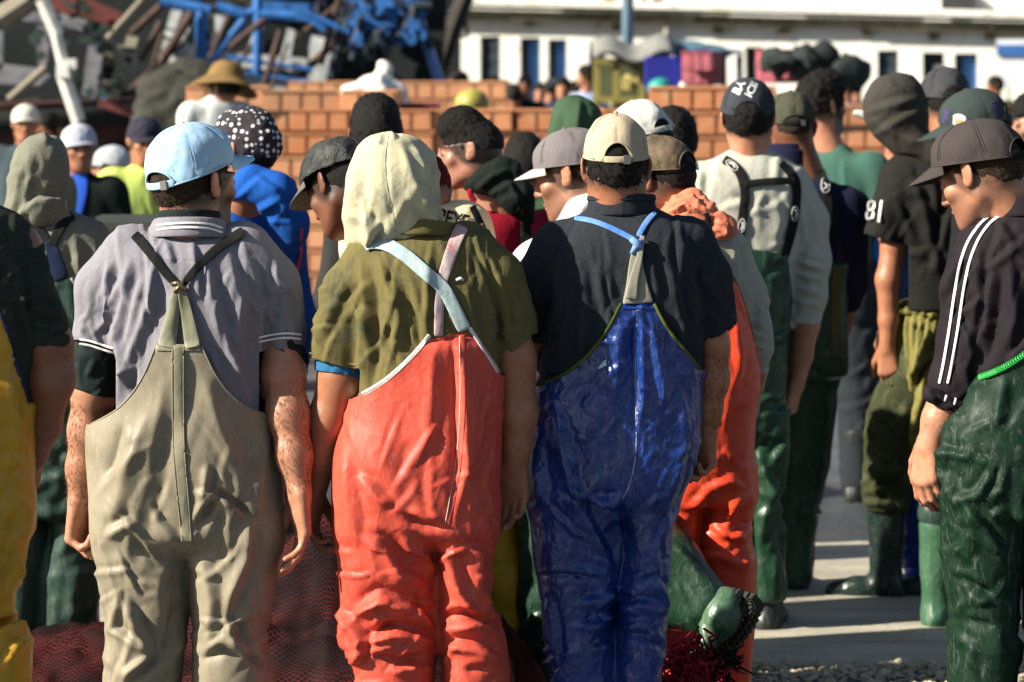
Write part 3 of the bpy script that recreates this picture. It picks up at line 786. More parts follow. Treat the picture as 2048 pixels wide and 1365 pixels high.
def man_grey_polo():
    s = Person('man in a grey polo and pale blue cap with olive rubber bib overalls', 365, 6.45)
    polo = cloth('grey polo', (.225, .215, .245), (.16, .155, .18), heather=.18, fine=900)
    under = cloth('dark undershirt', (.018, .026, .026), heather=.25)
    white = cloth('white trim', (.75, .74, .72), bump=.2)
    olive = pvc('olive rubber', (.25, .215, .15), .50, (.07, .068, .04), .4, .22, .42, 18)
    olive2 = pvc('olive rubber straps', (.20, .20, .13), .4, (.5, .5, .42), .9, .2, .5, 20)
    # shirt
    T = [(447, 330, 425, 0, .035), (462, 300, 452, 0, .06), (476, 268, 480, 0, .08), (490, 240, 506, 0, .095), (510, 218, 528, 0, .108), (540, 207, 545, 0, .118), (600, 210, 545, 0, .125),
         (660, 214, 538, 0, .125), (720, 212, 532, 0, .122), (790, 200, 538, 0, .122), (860, 195, 540, 0, .125), (940, 200, 545, 0, .125)]
    bib = [(312, 690), (402, 690), (412, 712), (430, 748), (456, 784), (492, 814), (545, 834), (800, 836), (800, 2100), (-80, 2100), (-80, 850), (180, 850), (230, 822), (262, 790), (285, 755), (300, 722)]
    bibf = [(250, 600), (470, 600), (490, 720), (545, 834), (800, 836), (800, 2100), (-80, 2100), (-80, 850), (180, 850), (230, 740)]
    shp = [(s.rows(T, 2.4), 0)]
    shp += [(p, .016) for p, k in s.chain([(268, 512, 0, .072), (212, 580, 0, .066), (195, 672, 0, .052), (194, 735, 0, .050)])]
    shp += [(p, .016) for p, k in s.chain([(485, 505, 0, .072), (545, 570, 0, .064), (562, 660, 0, .053), (566, 740, 0, .050)])]
    F = [([(310, 520), (300, 600), (262, 700), (232, 800)], 14, .010), ([(350, 560), (345, 640), (300, 740)], 12, .007), ([(410, 520), (425, 600), (440, 690)], 13, .008), ([(455, 500), (480, 600), (470, 720), (500, 800)], 14, .009),
         ([(385, 480), (390, 540), (400, 600)], 9, .006), ([(330, 480), (345, 530)], 8, .005), ([(500, 520), (520, 610), (515, 720), (525, 800)], 12, .009), ([(258, 520), (245, 600), (228, 690)], 11, .009),
         ([(225, 520), (212, 590), (222, 640)], 8, .008), ([(240, 560), (215, 640), (185, 670)], 8, .008), ([(280, 560), (262, 640), (246, 700)], 9, .007), ([(530, 540), (545, 600), (535, 660)], 8, .006),
         ([(232, 640), (240, 730), (262, 800)], 9, .008), ([(445, 600), (455, 700), (490, 770)], 10, .008), ([(420, 700), (440, 750)], 8, .006)]
    F += rf((220, 500, 540, 800), 34, 96, 16, (80, 230), (3.5, 8), .0035, 4, .12)+rf((165, 560, 235, 680), 12, 70, 25, (40, 90), (4, 8), .004, 5)+rf((530, 560, 600, 680), 12, 110, 25, (40, 90), (4, 8), .004, 6)
    s.surf('shirt', shp, polo, .0052, F, [(9, .004, (1, 1, .4), 2)], clip=[(225, 380), (500, 380), (620, 500), (640, 695), (604, 697), (562, 699), (518, 704), (518, 1000), (232, 1000), (232, 720), (224, 694), (194, 686), (160, 680), (120, 680), (150, 480)], atten=bib, push=.004)
    sb = len(s.bvhs)-1
    # sleeves of the undershirt
    for nm, ch, seed in (('undershirt_sleeve', [(196, 660, 0, .045), (190, 720, 0, .050), (188, 770, 0, .052), (186, 830, 0, .050)], 7), ('undershirt_sleeve', [(563, 650, 0, .046), (566, 720, 0, .049), (566, 760, 0, .050), (568, 830, 0, .05)], 9)):
        bb = (140, 660, 250, 800) if ch[0][0] < 400 else (510, 660, 620, 780)
        cl = [(120, 640), (250, 640), (250, 796), (215, 795), (188, 790), (160, 780), (135, 772), (100, 770)] if ch[0][0] < 400 else [(500, 640), (640, 640), (640, 745), (612, 748), (575, 760), (530, 768), (500, 770)]
        s.surf(nm, s.chain(ch, .02), under, .006, rf(bb, 14, 60 if seed == 7 else 110, 25, (30, 80), (4, 8), .005, seed), clip=cl, thick=.003)
    # overalls
    O = [(640, 300, 440, -.0, .10), (690, 206, 540, 0, .131), (760, 200, 542, 0, .131), (820, 187, 546, 0, .134), (860, 178, 550, 0, .138), (900, 178, 556, 0, .142), (960, 181, 563, .0, .145), (1020, 185, 562, 0, .142), (1070, 190, 558, 0, .125), (1100, 205, 545, 0, .08)]
    LL = [(1020, 195, 372, 0, .11), (1090, 190, 374, .0, .12), (1150, 196, 374, 0, .115), (1200, 205, 373, 0, .108), (1240, 214, 370, 0, .10), (1290, 213, 366, .0, .10), (1340, 209, 364, 0, .10), (1400, 208, 360, 0, .095), (1550, 214, 352, 0, .09), (1700, 225, 345, 0, .08)]
    LR = [(1020, 380, 558, 0, .11), (1090, 377, 556, 0, .12), (1150, 381, 551, 0, .115), (1200, 385, 546, 0, .108), (1250, 389, 534, 0, .10), (1300, 388, 534, 0, .10), (1340, 386, 546, 0, .10), (1400, 388, 545, 0, .095), (1550, 395, 530, 0, .09), (1700, 402, 520, 0, .08)]
    F = [([(300, 820), (262, 930), (235, 1010), (212, 1085)], 26, .010), ([(330, 760), (312, 860), (296, 960), (262, 1060), (250, 1130)], 20, .008), ([(215, 1075), (255, 1050), (272, 1052)], 12, .010), ([(372, 1075), (330, 1040), (310, 1010)], 9, -.008), ([(385, 1060), (440, 990), (520, 1040)], 9, -.010),
         ([(395, 985), (440, 1000), (495, 1035)], 10, .012), ([(500, 1035), (490, 1120), (462, 1190), (450, 1240)], 12, .013), ([(450, 1230), (470, 1290), (505, 1330)], 10, .012), ([(245, 1200), (270, 1250), (300, 1315)], 12, .014), ([(240, 1180), (225, 1260), (300, 1310)], 9, .009),
         ([(300, 1310), (260, 1345), (245, 1365)], 10, .012), ([(365, 1200), (330, 1300), (280, 1350)], 12, -.010), ([(395, 1320), (450, 1300), (530, 1330)], 11, -.011), ([(340, 1090), (315, 1180), (330, 1270)], 14, .006), ([(405, 1110), (425, 1200), (420, 1290)], 14, .007),
         ([(530, 860), (520, 960), (505, 1060)], 16, .007), ([(410, 760), (440, 860), (480, 950)], 18, .006), ([(250, 850), (235, 900), (215, 960)], 12, -.007), ([(415, 930), (410, 975), (395, 1000)], 9, .008), ([(355, 700), (352, 850)], 20, .004)]
    F += rf((180, 1060, 550, 1365), 26, 60, 50, (50, 170), (4, 9), .005, 12, .12)+rf((190, 850, 560, 1060), 14, 80, 25, (80, 200), (6, 11), .003, 13, .12)
    s.surf('overalls', [(s.rows(O, 2.5, .004), 0), (s.rows(LL, 2.3), .03), (s.rows(LR, 2.3), .03)], olive, .0055, F, [(5, .004, (1, 1, .5), 3)], clip=bib, clipf=bibf, thick=.003)
    ob = s.bodyob = None; ov = len(s.bvhs)-1
    om = s.root.children[-1]
    seamm = pvc('olive seam', (.24, .22, .15), .4, (.06, .06, .035), .4, .2)
    s.piping('hem_piping', [(180, 850), (230, 822), (262, 790), (285, 755), (300, 722), (312, 690)], .0022, seamm, [ov], parent=om)
    s.piping('hem_piping', [(402, 690), (412, 712), (430, 748), (456, 784), (492, 814), (540, 832)], .0022, seamm, [ov], parent=om)
    s.ribbon('top_band', [(312, 697), (357, 697), (402, 697)], 13, seamm, .003, .003, [ov], parent=om)
    s.ribbon('back_seam', [(356, 693), (356, 800), (358, 900), (366, 1000), (374, 1085)], 24, seamm, .003, .003, [ov], parent=om)
    for dx in (-11, 11): s.piping('stitching', [(356+dx, 693), (356+dx, 800), (358+dx, 900), (366+dx, 1000), (374+dx*.8, 1085)], .0014, seamm, None, .004, parent=om)
    # straps
    blk = cloth('black webbing', (.012, .013, .012), fine=1200, bump=.5)
    s.ribbon('strap', [(333, 696), (344, 640), (354, 592), (357, 568)], [40, 31, 24, 14], olive2, .006, .003, smooth=6)
    s.ribbon('strap', [(386, 696), (376, 640), (366, 592), (360, 568)], [34, 27, 20, 14], olive2, .009, .003, smooth=6)
    s.ribbon('strap', [(268, 468), (285, 487), (305, 512), (330, 545), (356, 574)], [21, 21, 20, 18, 15], blk, .005, .0025, smooth=4)
    s.ribbon('strap', [(488, 462), (462, 478), (432, 500), (395, 535), (362, 574)], [21, 21, 20, 18, 14], blk, .007, .0025, smooth=4)
    k = s.L(359, 572, -.15); h, o, d = s.ray(359, 572); k = np.array(h[0]) if h else k
    MB().tube([k+V(-.017, -.006, .004), k+V(-.004, -.013, .008), k+V(.010, -.012, -.004), k+V(.016, -.006, -.010)], .0045, 8).tube([k+V(.010, -.006, .012), k+V(-.002, -.014, -.004), k+V(-.010, -.010, -.014)], .004, 8).build('buckle', plain('brass', (.30, .24, .12), .35, .8), s.root, True)
    # sleeve stripes
    for dy in (0, 9):
        s.ribbon('sleeve_stripe', [(158, 679+dy), (178, 682+dy), (200, 689+dy), (228, 698+dy)], 4.5, white, .003, .001, [sb], smooth=1)
        s.ribbon('sleeve_stripe', [(517, 680+dy-4), (545, 674+dy-4), (575, 671+dy-4), (604, 674+dy-4)], 4.5, white, .003, .001, [sb], smooth=1)
    s.piping('yoke_seam', [(300, 520), (360, 518), (430, 522)], .0006, polo, [sb], off=.0)
    # collar
    cc = s.L(379, 452, .0); z = lambda y: s.L(379, y, 0)[2]
    s.collar('undershirt_collar', cc, .070, .068, z(455), z(424), under, .010)
    s.collar('collar', cc, .074, .073, z(462), z(437), polo, .008, .0)
    s.collar('collar', cc, .078, .077, z(478), z(439), polo, .010, .22, rolls=.04)
    for dy in (-4, 5):
        s.ribbon('collar_stripe', [(312, 455+dy), (335, 452+dy), (378, 450+dy), (420, 453+dy), (446, 461+dy)], 4.5, white, .0045, .001, smooth=1)
    # head, arms and hands
    hc = s.L(388, 366, .02)
    s.head(hc, -40, 2, 0, 1.0, s.L(380, 470, 0), .064, beard=1.0, scalp=.95)
    s.prims += s.chain([(380, 480, 0, .07), (380, 800, .01, .08)], .03)+s.chain([(380, 520, 0, .06), (215, 560, 0, .05), (188, 780, .0, .0465), (178, 860, .01, .043), (167, 935, .02, .035), (160, 1008, .03, .027)], .03)
    s.prims += [(rc(s.L(380, 520, 0), s.L(540, 560, 0), .055, .042), .03)]+s.chain([(545, 560, 0, .042), (564, 690, 0, .042), (566, 745, -.02, .046), (576, 830, -.045, .0445), (588, 910, -.07, .0365), (600, 992, -.09, .027)], .03)
    s.hand(s.L(160, 1000, .03), s.L(152, 1110, .045), (.85, -.35, 0), 1, (55, 60, 30), 1.12, .9, .7)
    s.hand(s.L(600, 985, -.09), s.L(606, 1090, -.08), (-.85, -.25, .0), -1, (14, 22, 18), 1.12, 1.0, .35)
    s.body(SK1, .0042)
    armh = hairmat('arm hair', (.10, .05, .027))
    s.fuzz(s.L(182, 800, .0), s.L(161, 1000, .03), .046, .026, 2600, .015, armh, 3); s.fuzz(s.L(569, 770, 0), s.L(600, 985, -.09), .045, .026, 2800, .015, armh, 4)
    s.fuzz(s.L(160, 1000, .03), s.L(152, 1050, .04), .026, .03, 200, .008, armh, 5)
    s.hair(HAIR2, .002, .002, cap=True, nape=-.062, line=.030, tufts=2600, tl=.010)
    # beard on the cheek
    denim = cloth('pale blue cotton', (.33, .52, .70), (.24, .42, .62), fine=1000, bump=.3, stain=(.42, .47, .45), mottle=.5)
    cp = s.cap(denim, denim, a=.090, b=.108, hg=.118, yaw=-42, pitch=-9, size=1.03, up=.014, roll=-6, arch=.048, arch_h=.040, vis_len=.062, seed=3, puff=.005, vis_droop=.25)
    M = rotm(-42, -9, -6); rr = np.random.RandomState(4); mb = []; fs = []     # frayed threads on the crown
    for k in range(90):
        g = rr.rand() < .5; th = rr.normal()*.06; base = s.hc+M@V((-.025 if g else .02)+rr.normal()*.008, -.02+rr.normal()*.01, .106+.0)
        base = base+V(0, 0, .006); d = V(rr.normal()*.6, rr.normal()*.6, 1.0); d /= np.linalg.norm(d); sd = V(.0006, 0, 0); n = len(mb); mb += [base-sd, base+sd, base+d*rr.uniform(.004, .016)]; fs.append((n, n+1, n+2))
    mesh_np('frayed_thread', np.array(mb), fs, denim, cp, False)
    # boots, below the frame
    for x in (285, 462):
        a = s.L(x, 1780, .0); a[2] = 0; s.boot(a, (0, 1, 0), pvc('black rubber', (.012, .014, .013), .4, g=.2))
    return s

def man_green_tee():
    s = Person('man in a khaki tee and cream hood with coral rubber bib overalls', 845, 6.42)
    tee = cloth('khaki tee', (.135, .112, .042), (.06, .065, .035), stain=(.055, .062, .04), fine=900)
    hoodm = cloth('cream hood', (.50, .46, .30), (.40, .38, .25), fine=900, mottle=.5, stain=(.26, .27, .23), heather=.06)
    coral = pvc('coral rubber', (.57, .070, .040), .54, (.36, .045, .03), .35, .42, .5, 24)
    white = cloth('white tape', (.72, .70, .66), bump=.3, stain=(.5, .48, .42))
    T = [(452, 770, 885, 0, .045), (464, 755, 905, 0, .06), (480, 735, 928, 0, .08), (498, 716, 950, 0, .095), (520, 703, 968, 0, .108), (560, 698, 988, 0, .118), (620, 702, 1000, 0, .125),
         (680, 708, 1003, 0, .125), (740, 706, 1000, 0, .122), (800, 700, 1000, 0, .122), (880, 690, 998, 0, .125), (960, 690, 995, 0, .125)]
    bib = [(862, 668), (938, 653), (965, 690), (985, 722), (1001, 752), (1300, 756), (1300, 2100), (500, 2100), (500, 802), (704, 799), (735, 784), (770, 762), (805, 732), (838, 698)]
    bibf = [(780, 590), (930, 590), (980, 700), (1001, 752), (1300, 756), (1300, 2100), (500, 2100), (500, 802), (704, 799), (750, 700)]
    shp = [(s.rows(T, 2.4), 0)]
    shp += [(p, .016) for p, k in s.chain([(755, 522, 0, .072), (705, 590, 0, .070), (682, 680, 0, .064), (672, 770, 0, .060)])]
    shp += [(p, .016) for p, k in s.chain([(930, 505, 0, .072), (985, 560, 0, .066), (1022, 640, 0, .052), (1040, 720, 0, .050)])]
    F = [([(720, 520), (735, 600), (728, 700), (735, 790)], 12, .010), ([(790, 560), (800, 640), (780, 720)], 12, .008), ([(850, 520), (858, 600), (862, 650)], 12, .006), ([(950, 520), (975, 600), (985, 700)], 12, .009), ([(930, 560), (940, 640), (965, 680)], 10, .007),
         ([(760, 510), (780, 600), (760, 700)], 10, .007), ([(700, 600), (735, 640), (745, 740)], 10, .009), ([(690, 560), (665, 620), (640, 680)], 10, .006), ([(1000, 560), (1015, 620), (1010, 700)], 9, .007), ([(900, 620), (925, 660)], 8, .006)]
    F += rf((700, 500, 1000, 790), 36, 94, 14, (80, 240), (3.5, 8), .0045, 24, .12)+rf((620, 560, 730, 720), 18, 60, 30, (40, 110), (5, 10), .0045, 25)+rf((1000, 560, 1060, 690), 12, 120, 25, (40, 90), (4, 8), .004, 26)
    s.surf('shirt', shp, tee, .0052, F, [(9, .004, (1, 1, .4), 22)], clip=[(700, 400), (960, 400), (1100, 560), (1100, 662), (1066, 668), (1040, 692), (1004, 716), (1004, 1040), (706, 1040), (722, 738), (690, 735), (650, 724), (612, 714), (580, 700), (600, 500)], atten=bib, push=.004, thick=.003)
    sb = len(s.bvhs)-1
    s.surf('undershirt_sleeve', s.chain([(680, 690, 0, .057), (680, 740, 0, .053), (680, 800, 0, .052)], .02), cloth('blue tee', (.03, .14, .27)), .006, rf((630, 720, 730, 770), 8, 80, 30, (20, 50), (4, 7), .004, 27), clip=[(600, 690), (760, 690), (760, 764), (728, 762), (700, 752), (668, 745), (634, 742), (600, 735)])
    s.ribbon('sleeve_hem', [(618, 706), (650, 716), (690, 727), (722, 731)], 5, tee, .0006, .0016, [sb], smooth=1)
    s.ribbon('sleeve_hem', [(1003, 708), (1038, 686), (1062, 664)], 5, tee, .0006, .0016, [sb], smooth=1)
    s.piping('armhole_seam', [(700, 505), (720, 545), (728, 600), (730, 680)], .001, tee, [sb], off=0)
    s.piping('armhole_seam', [(965, 495), (990, 540), (1002, 600), (1000, 690)], .001, tee, [sb], off=0)
    O = [(640, 780, 960, 0, .10), (690, 704, 1008, 0, .131), (740, 702, 1006, 0, .131), (800, 700, 1002, 0, .134), (850, 688, 1000, 0, .14), (900, 672, 999, 0, .145), (960, 667, 998, .0, .148), (1020, 671, 996, 0, .145), (1060, 674, 992, 0, .13), (1090, 690, 980, 0, .08)]
    LL = [(1000, 680, 868, 0, .11), (1070, 675, 870, .0, .12), (1140, 678, 871, 0, .115), (1200, 681, 873, 0, .108), (1250, 674, 875, 0, .105), (1285, 676, 873, .0, .105), (1315, 700, 870, 0, .10), (1365, 710, 868, 0, .10), (1550, 715, 850, 0, .09), (1740, 720, 840, 0, .08)]
    LR = [(1000, 878, 994, 0, .11), (1070, 873, 990, 0, .12), (1140, 876, 986, 0, .112), (1200, 878, 986, 0, .10), (1240, 879, 992, 0, .10), (1275, 880, 1008, 0, .105), (1310, 884, 1014, 0, .105), (1365, 888, 1018, 0, .10), (1550, 898, 1010, 0, .09), (1740, 905, 1000, 0, .08)]
    F = [([(905, 680), (912, 800), (915, 930), (900, 1040)], 9, -.009, .9), ([(930, 700), (945, 850), (935, 980)], 18, .007), ([(868, 700), (860, 820), (840, 940)], 18, .006), ([(810, 1030), (850, 1050), (890, 1052)], 9, -.012), ([(725, 1075), (770, 1100), (800, 1150), (845, 1165)], 13, .013), ([(800, 1075), (850, 1110), (868, 1160)], 11, .012),
         ([(945, 1080), (900, 1110), (920, 1180), (950, 1230)], 12, .012), ([(985, 1100), (940, 1085), (905, 1095)], 9, -.009), ([(700, 1240), (760, 1200), (830, 1225), (872, 1262)], 13, .016), ([(720, 1290), (790, 1270), (870, 1285)], 12, .014), ([(745, 1275), (770, 1250), (800, 1245)], 9, -.012), ([(880, 1262), (940, 1250), (1000, 1265)], 12, .014),
         ([(880, 1230), (930, 1225), (1000, 1262)], 9, -.012), ([(890, 1290), (950, 1300), (1008, 1325)], 11, .012), ([(680, 1225), (720, 1280), (715, 1330)], 12, .013), ([(735, 1310), (800, 1320), (860, 1310)], 10, -.010), ([(780, 1345), (830, 1335), (868, 1340)], 9, .009), ([(930, 1340), (980, 1335)], 9, -.008),
         ([(715, 950), (760, 1000), (790, 1010)], 12, .008), ([(690, 900), (700, 1000), (715, 1080)], 14, .008), ([(960, 1100), (955, 1180), (980, 1240)], 12, .009), ([(820, 880), (790, 960)], 14, -.004)]
    F += rf((680, 1080, 1000, 1365), 34, 30, 45, (40, 140), (3.5, 8), .006, 32, .12)+rf((690, 800, 1000, 1060), 18, 80, 30, (60, 190), (4, 9), .003, 33, .12)
    s.surf('overalls', [(s.rows(O, 2.5, .004), 0), (s.rows(LL, 2.3), .03), (s.rows(LR, 2.3), .03)], coral, .0055, F, [(6, .004, (1, 1, .6), 23)], clip=bib, clipf=bibf, thick=.003)
    om = s.root.children[-1]; ov = len(s.bvhs)-1
    s.ribbon('edge_tape', [(706, 798), (735, 783), (770, 761), (805, 731), (838, 697), (860, 670)], 9, white, .003, .003, [ov, sb], parent=om, smooth=1)
    s.ribbon('edge_tape', [(938, 655), (962, 690), (983, 722), (999, 748)], 8, white, .003, .003, [ov, sb], parent=om, smooth=1)
    s.ribbon('top_band', [(862, 677), (900, 669), (940, 663)], 14, coral, .003, .003, [ov], parent=om)
    s.ribbon('back_seam', [(925, 670), (926, 800), (918, 920), (905, 1000), (893, 1055)], 12, coral, .002, .003, [ov], parent=om)
    s.piping('stitching', [(919, 670), (920, 800), (912, 920), (899, 1000), (890, 1050)], .0008, white, None, .003, parent=om)
    jean = cloth('faded jean strap', (.30, .42, .44), (.5, .56, .55), fine=1400, bump=.6, mottle=.8)
    jn2 = cloth('pink woven strap', (.46, .36, .36), (.6, .5, .5), fine=1400, bump=.6, stain=(.55, .12, .14))
    s.ribbon('strap', [(925, 452), (912, 480), (898, 520), (884, 565), (879, 610), (877, 674)], [27, 27, 26, 22, 20, 19], jn2, .006, .003, smooth=4)
    s.ribbon('strap', [(728, 492), (745, 486), (775, 490), (812, 512), (850, 545), (885, 575), (905, 610), (930, 662)], [24, 26, 28, 29, 29, 28, 28, 29], jean, .010, .003, smooth=4)
    for k, (o1, o2) in enumerate(((-9, -9), (9, 9))):
        s.piping('stitching', [(745, 486+o1), (775, 490+o1), (812+3, 512+o1), (850+3, 545+o1), (885+o1*-.5, 575+o1)], .0007, white, None, .0035)
    s.ribbon('strap_label', [(872, 574), (900, 576)], 4, cloth('red thread', (.6, .05, .05)), .004, .001)
    MB().tube([s.L(914, 560, -.14), s.L(921, 557, -.15), s.L(926, 560, -.145)], .0035, 8).build('loose_thread', white, s.root, True)
    for x, y in ((994, 572), (979, 566), (1010, 560)):
        pass
    # hood
    H = [(264, 770, 790, .0, .012), (268, 752, 808, .0, .035), (276, 735, 830, .0, .06), (292, 718, 850, .01, .085), (315, 705, 868, .01, .10), (345, 696, 879, .01, .112), (380, 692, 884, .01, .118), (415, 691, 884, .01, .112),
         (440, 693, 880, .005, .10), (458, 695, 872, .0, .09), (475, 697, 858, .0, .08), (490, 700, 830, .0, .06)]
    Hp = [(s.rows(H, 2.25), 0)]+[(p, .03) for p, k in s.chain([(735, 440, .02, .035), (722, 480, .03, .025), (722, 497, .03, .012)])]+[(p, .03) for p, k in s.chain([(850, 430, 0, .035), (878, 462, .02, .014)])]
    F = [([(776, 268), (770, 330), (778, 400), (790, 460)], 4, -.004, .3), ([(850, 285), (860, 360), (880, 420)], 12, .010), ([(880, 360), (860, 300)], 8, .006), ([(876, 380), (862, 440), (878, 470)], 9, .009), ([(800, 290), (830, 370), (870, 450)], 13, .010), ([(715, 320), (700, 400), (700, 470)], 12, .009), ([(720, 400), (740, 460), (735, 500)], 9, .010),
         ([(760, 440), (740, 480), (730, 505)], 8, .009), ([(825, 290), (845, 330), (850, 380)], 9, .008), ([(810, 400), (840, 430), (868, 470)], 9, -.006), ([(780, 266), (790, 280)], 6, .008), ([(765, 270), (755, 290)], 5, .006), ([(695, 420), (730, 445), (770, 470)], 9, .006)]
    F += rf((700, 300, 880, 470), 16, 75, 18, (90, 190), (5, 9), .0032, 41)
    s.surf('hood', Hp, hoodm, .006, F, fm=.75, noise=[(8, .002, (1, 1, .3), 43)], clip=[(600, 200), (1000, 200), (1000, 470), (880, 474), (860, 492), (760, 500), (738, 505), (710, 512), (690, 508), (600, 500)])
    hb = len(s.bvhs)-1
    s.piping('hood_seam', [(778, 268), (771, 320), (776, 380), (786, 420), (790, 462)], .0012, cloth('grey seam', (.16, .2, .19)), [hb], off=0)
    s.piping('hood_seam', [(858, 300), (862, 340), (850, 380), (856, 420)], .0008, hoodm, [hb], off=0)
    cc = s.L(832, 470, .0); z = lambda y: s.L(832, y, 0)[2]
    s.collar('collar', cc, .082, .080, z(478), z(448), tee, .014, .10, lean=(.006, 0))
    s.head(s.L(792, 372, .03), 12, 14, 0, .96, s.L(835, 480, 0), .062)
    s.prims += s.chain([(840, 500, 0, .07), (845, 800, .01, .08)], .03)+s.chain([(840, 540, 0, .06), (715, 580, 0, .05), (682, 750, .0, .050), (658, 840, .01, .046), (640, 920, .02, .036), (628, 990, .03, .027)], .02)
    s.prims += [(rc(s.L(840, 540, 0), s.L(1000, 580, 0), .06, .05), .03)]+s.chain([(1000, 580, 0, .05), (1030, 720, 0, .0455), (1036, 830, .01, .0425), (1032, 890, .02, .033), (1028, 928, .03, .029)], .02)
    s.hand(s.L(1028, 918, .03), s.L(1022, 1030, .05), (-.35, -.9, 0), -1, (25, 35, 25), 1.1, .8, .3)
    s.hand(s.L(628, 985, .03), s.L(622, 1090, .04), (.8, -.2, 0), 1, (30, 40, 30), 1.0, .8, .5)
    s.body(SK2, .0045)
    for x in (785, 950):
        a = s.L(x, 1750, .0); a[2] = 0; s.boot(a, (0, 1, 0), MATS['black rubber'])
    return s

def man_navy_sweat():
    s = Person('man in a charcoal navy sweatshirt, beige cap and glossy royal blue bib overalls', 1240, 6.57)
    nav = cloth('charcoal sweatshirt', (.027, .031, .038), (.018, .022, .027), heather=.35, fine=800, bump=.5)
    blue = pvc('blue vinyl', (.005, .030, .18), .27, (.006, .014, .045), .7, .8, .6, 30)
    T = [(408, 1190, 1300, 0, .045), (422, 1172, 1318, 0, .065), (436, 1150, 1345, 0, .08), (450, 1128, 1372, 0, .095), (470, 1105, 1395, 0, .108), (500, 1088, 1408, 0, .12), (560, 1082, 1414, 0, .128), (620, 1085, 1415, 0, .128),
         (680, 1088, 1414, 0, .125), (740, 1082, 1405, 0, .122), (800, 1080, 1398, 0, .122), (880, 1080, 1395, 0, .125), (960, 1090, 1380, 0, .12)]
    bib = [(1240, 607), (1310, 607), (1335, 656), (1368, 698), (1401, 740), (1600, 746), (1600, 2100), (900, 2100), (900, 772), (1074, 770), (1098, 762), (1142, 740), (1182, 704), (1215, 660)]
    bibf = [(1180, 560), (1320, 560), (1390, 700), (1401, 740), (1600, 746), (1600, 2100), (900, 2100), (900, 772), (1074, 770), (1130, 660)]
    shp = [(s.rows(T, 2.4), 0)]
    shp += [(p, .016) for p, k in s.chain([(1125, 505, 0, .075), (1082, 570, 0, .066), (1080, 640, .02, .052), (1092, 705, .04, .044)])]
    shp += [(p, .016) for p, k in s.chain([(1370, 500, 0, .075), (1405, 560, 0, .066), (1428, 630, 0, .044), (1440, 720, 0, .040)])]
    F = [([(1112, 500), (1120, 600), (1108, 690)], 11, .010), ([(1145, 560), (1130, 660), (1110, 740)], 12, .009), ([(1160, 520), (1175, 640), (1150, 720)], 14, .006), ([(1200, 520), (1205, 620)], 14, .006), ([(1340, 520), (1352, 620), (1375, 700)], 14, .009), ([(1385, 540), (1392, 640), (1395, 720)], 11, .010), ([(1300, 520), (1318, 600)], 12, .006), ([(1360, 480), (1390, 560)], 10, .006),
         ([(1085, 560), (1060, 620), (1075, 670)], 9, .006), ([(1405, 600), (1430, 640)], 9, .007), ([(1085, 720), (1110, 745), (1130, 735)], 9, .009)]
    F += rf((1090, 480, 1405, 750), 30, 92, 15, (80, 240), (4, 9), .0042, 54, .12)+rf((1030, 560, 1110, 680), 12, 70, 30, (40, 90), (5, 9), .004, 55)+rf((1400, 540, 1460, 660), 12, 120, 30, (30, 80), (4, 8), .005, 56)
    s.surf('sweatshirt', shp, nav, .0052, F, [(9, .004, (1, 1, .4), 52)], clip=[(1100, 360), (1400, 360), (1500, 520), (1500, 640), (1464, 652), (1440, 672), (1408, 682), (1404, 1040), (1080, 1040), (1070, 770), (1078, 700), (1112, 684), (1085, 686), (1045, 682), (960, 640), (960, 480)], atten=bib, push=.004, thick=.003)
    sb = len(s.bvhs)-1
    a = s.L(1434, 640, 0); b = s.L(1436, 662, 0)
    s.surf('rolled_cuff', [(rc(s.L(1408, 662, 0), s.L(1458, 640, 0), .014, .014), 0), (rc(s.L(1412, 672, .03), s.L(1455, 650, .03), .013, .014), .015), (rc(s.L(1412, 668, -.025), s.L(1455, 648, -.025), .013, .013), .015)], nav, .006, rf((1400, 630, 1465, 690), 8, 20, 30, (20, 50), (3, 6), .003, 57))
    O = [(570, 1180, 1340, 0, .10), (608, 1088, 1420, 0, .134), (660, 1086, 1420, 0, .134), (720, 1082, 1412, 0, .134), (770, 1072, 1402, 0, .137), (850, 1066, 1402, 0, .142), (900, 1060, 1394, 0, .145), (950, 1058, 1378, .0, .145), (990, 1058, 1360, 0, .13), (1020, 1075, 1345, 0, .08)]
    LL = [(940, 1062, 1236, 0, .11), (1010, 1058, 1237, .0, .12), (1070, 1062, 1238, 0, .112), (1120, 1066, 1240, 0, .105), (1160, 1074, 1240, 0, .10), (1210, 1082, 1226, .0, .10), (1250, 1085, 1222, 0, .10), (1300, 1090, 1226, 0, .10), (1365, 1099, 1228, 0, .095), (1550, 1110, 1220, 0, .09), (1700, 1115, 1210, 0, .08)]
    LR = [(940, 1245, 1372, 0, .11), (1010, 1243, 1348, 0, .115), (1080, 1243, 1343, 0, .105), (1150, 1241, 1340, 0, .10), (1200, 1238, 1339, 0, .10), (1240, 1234, 1336, 0, .10), (1300, 1231, 1332, 0, .10), (1365, 1230, 1324, 0, .095), (1550, 1232, 1320, 0, .09), (1700, 1235, 1315, 0, .08)]
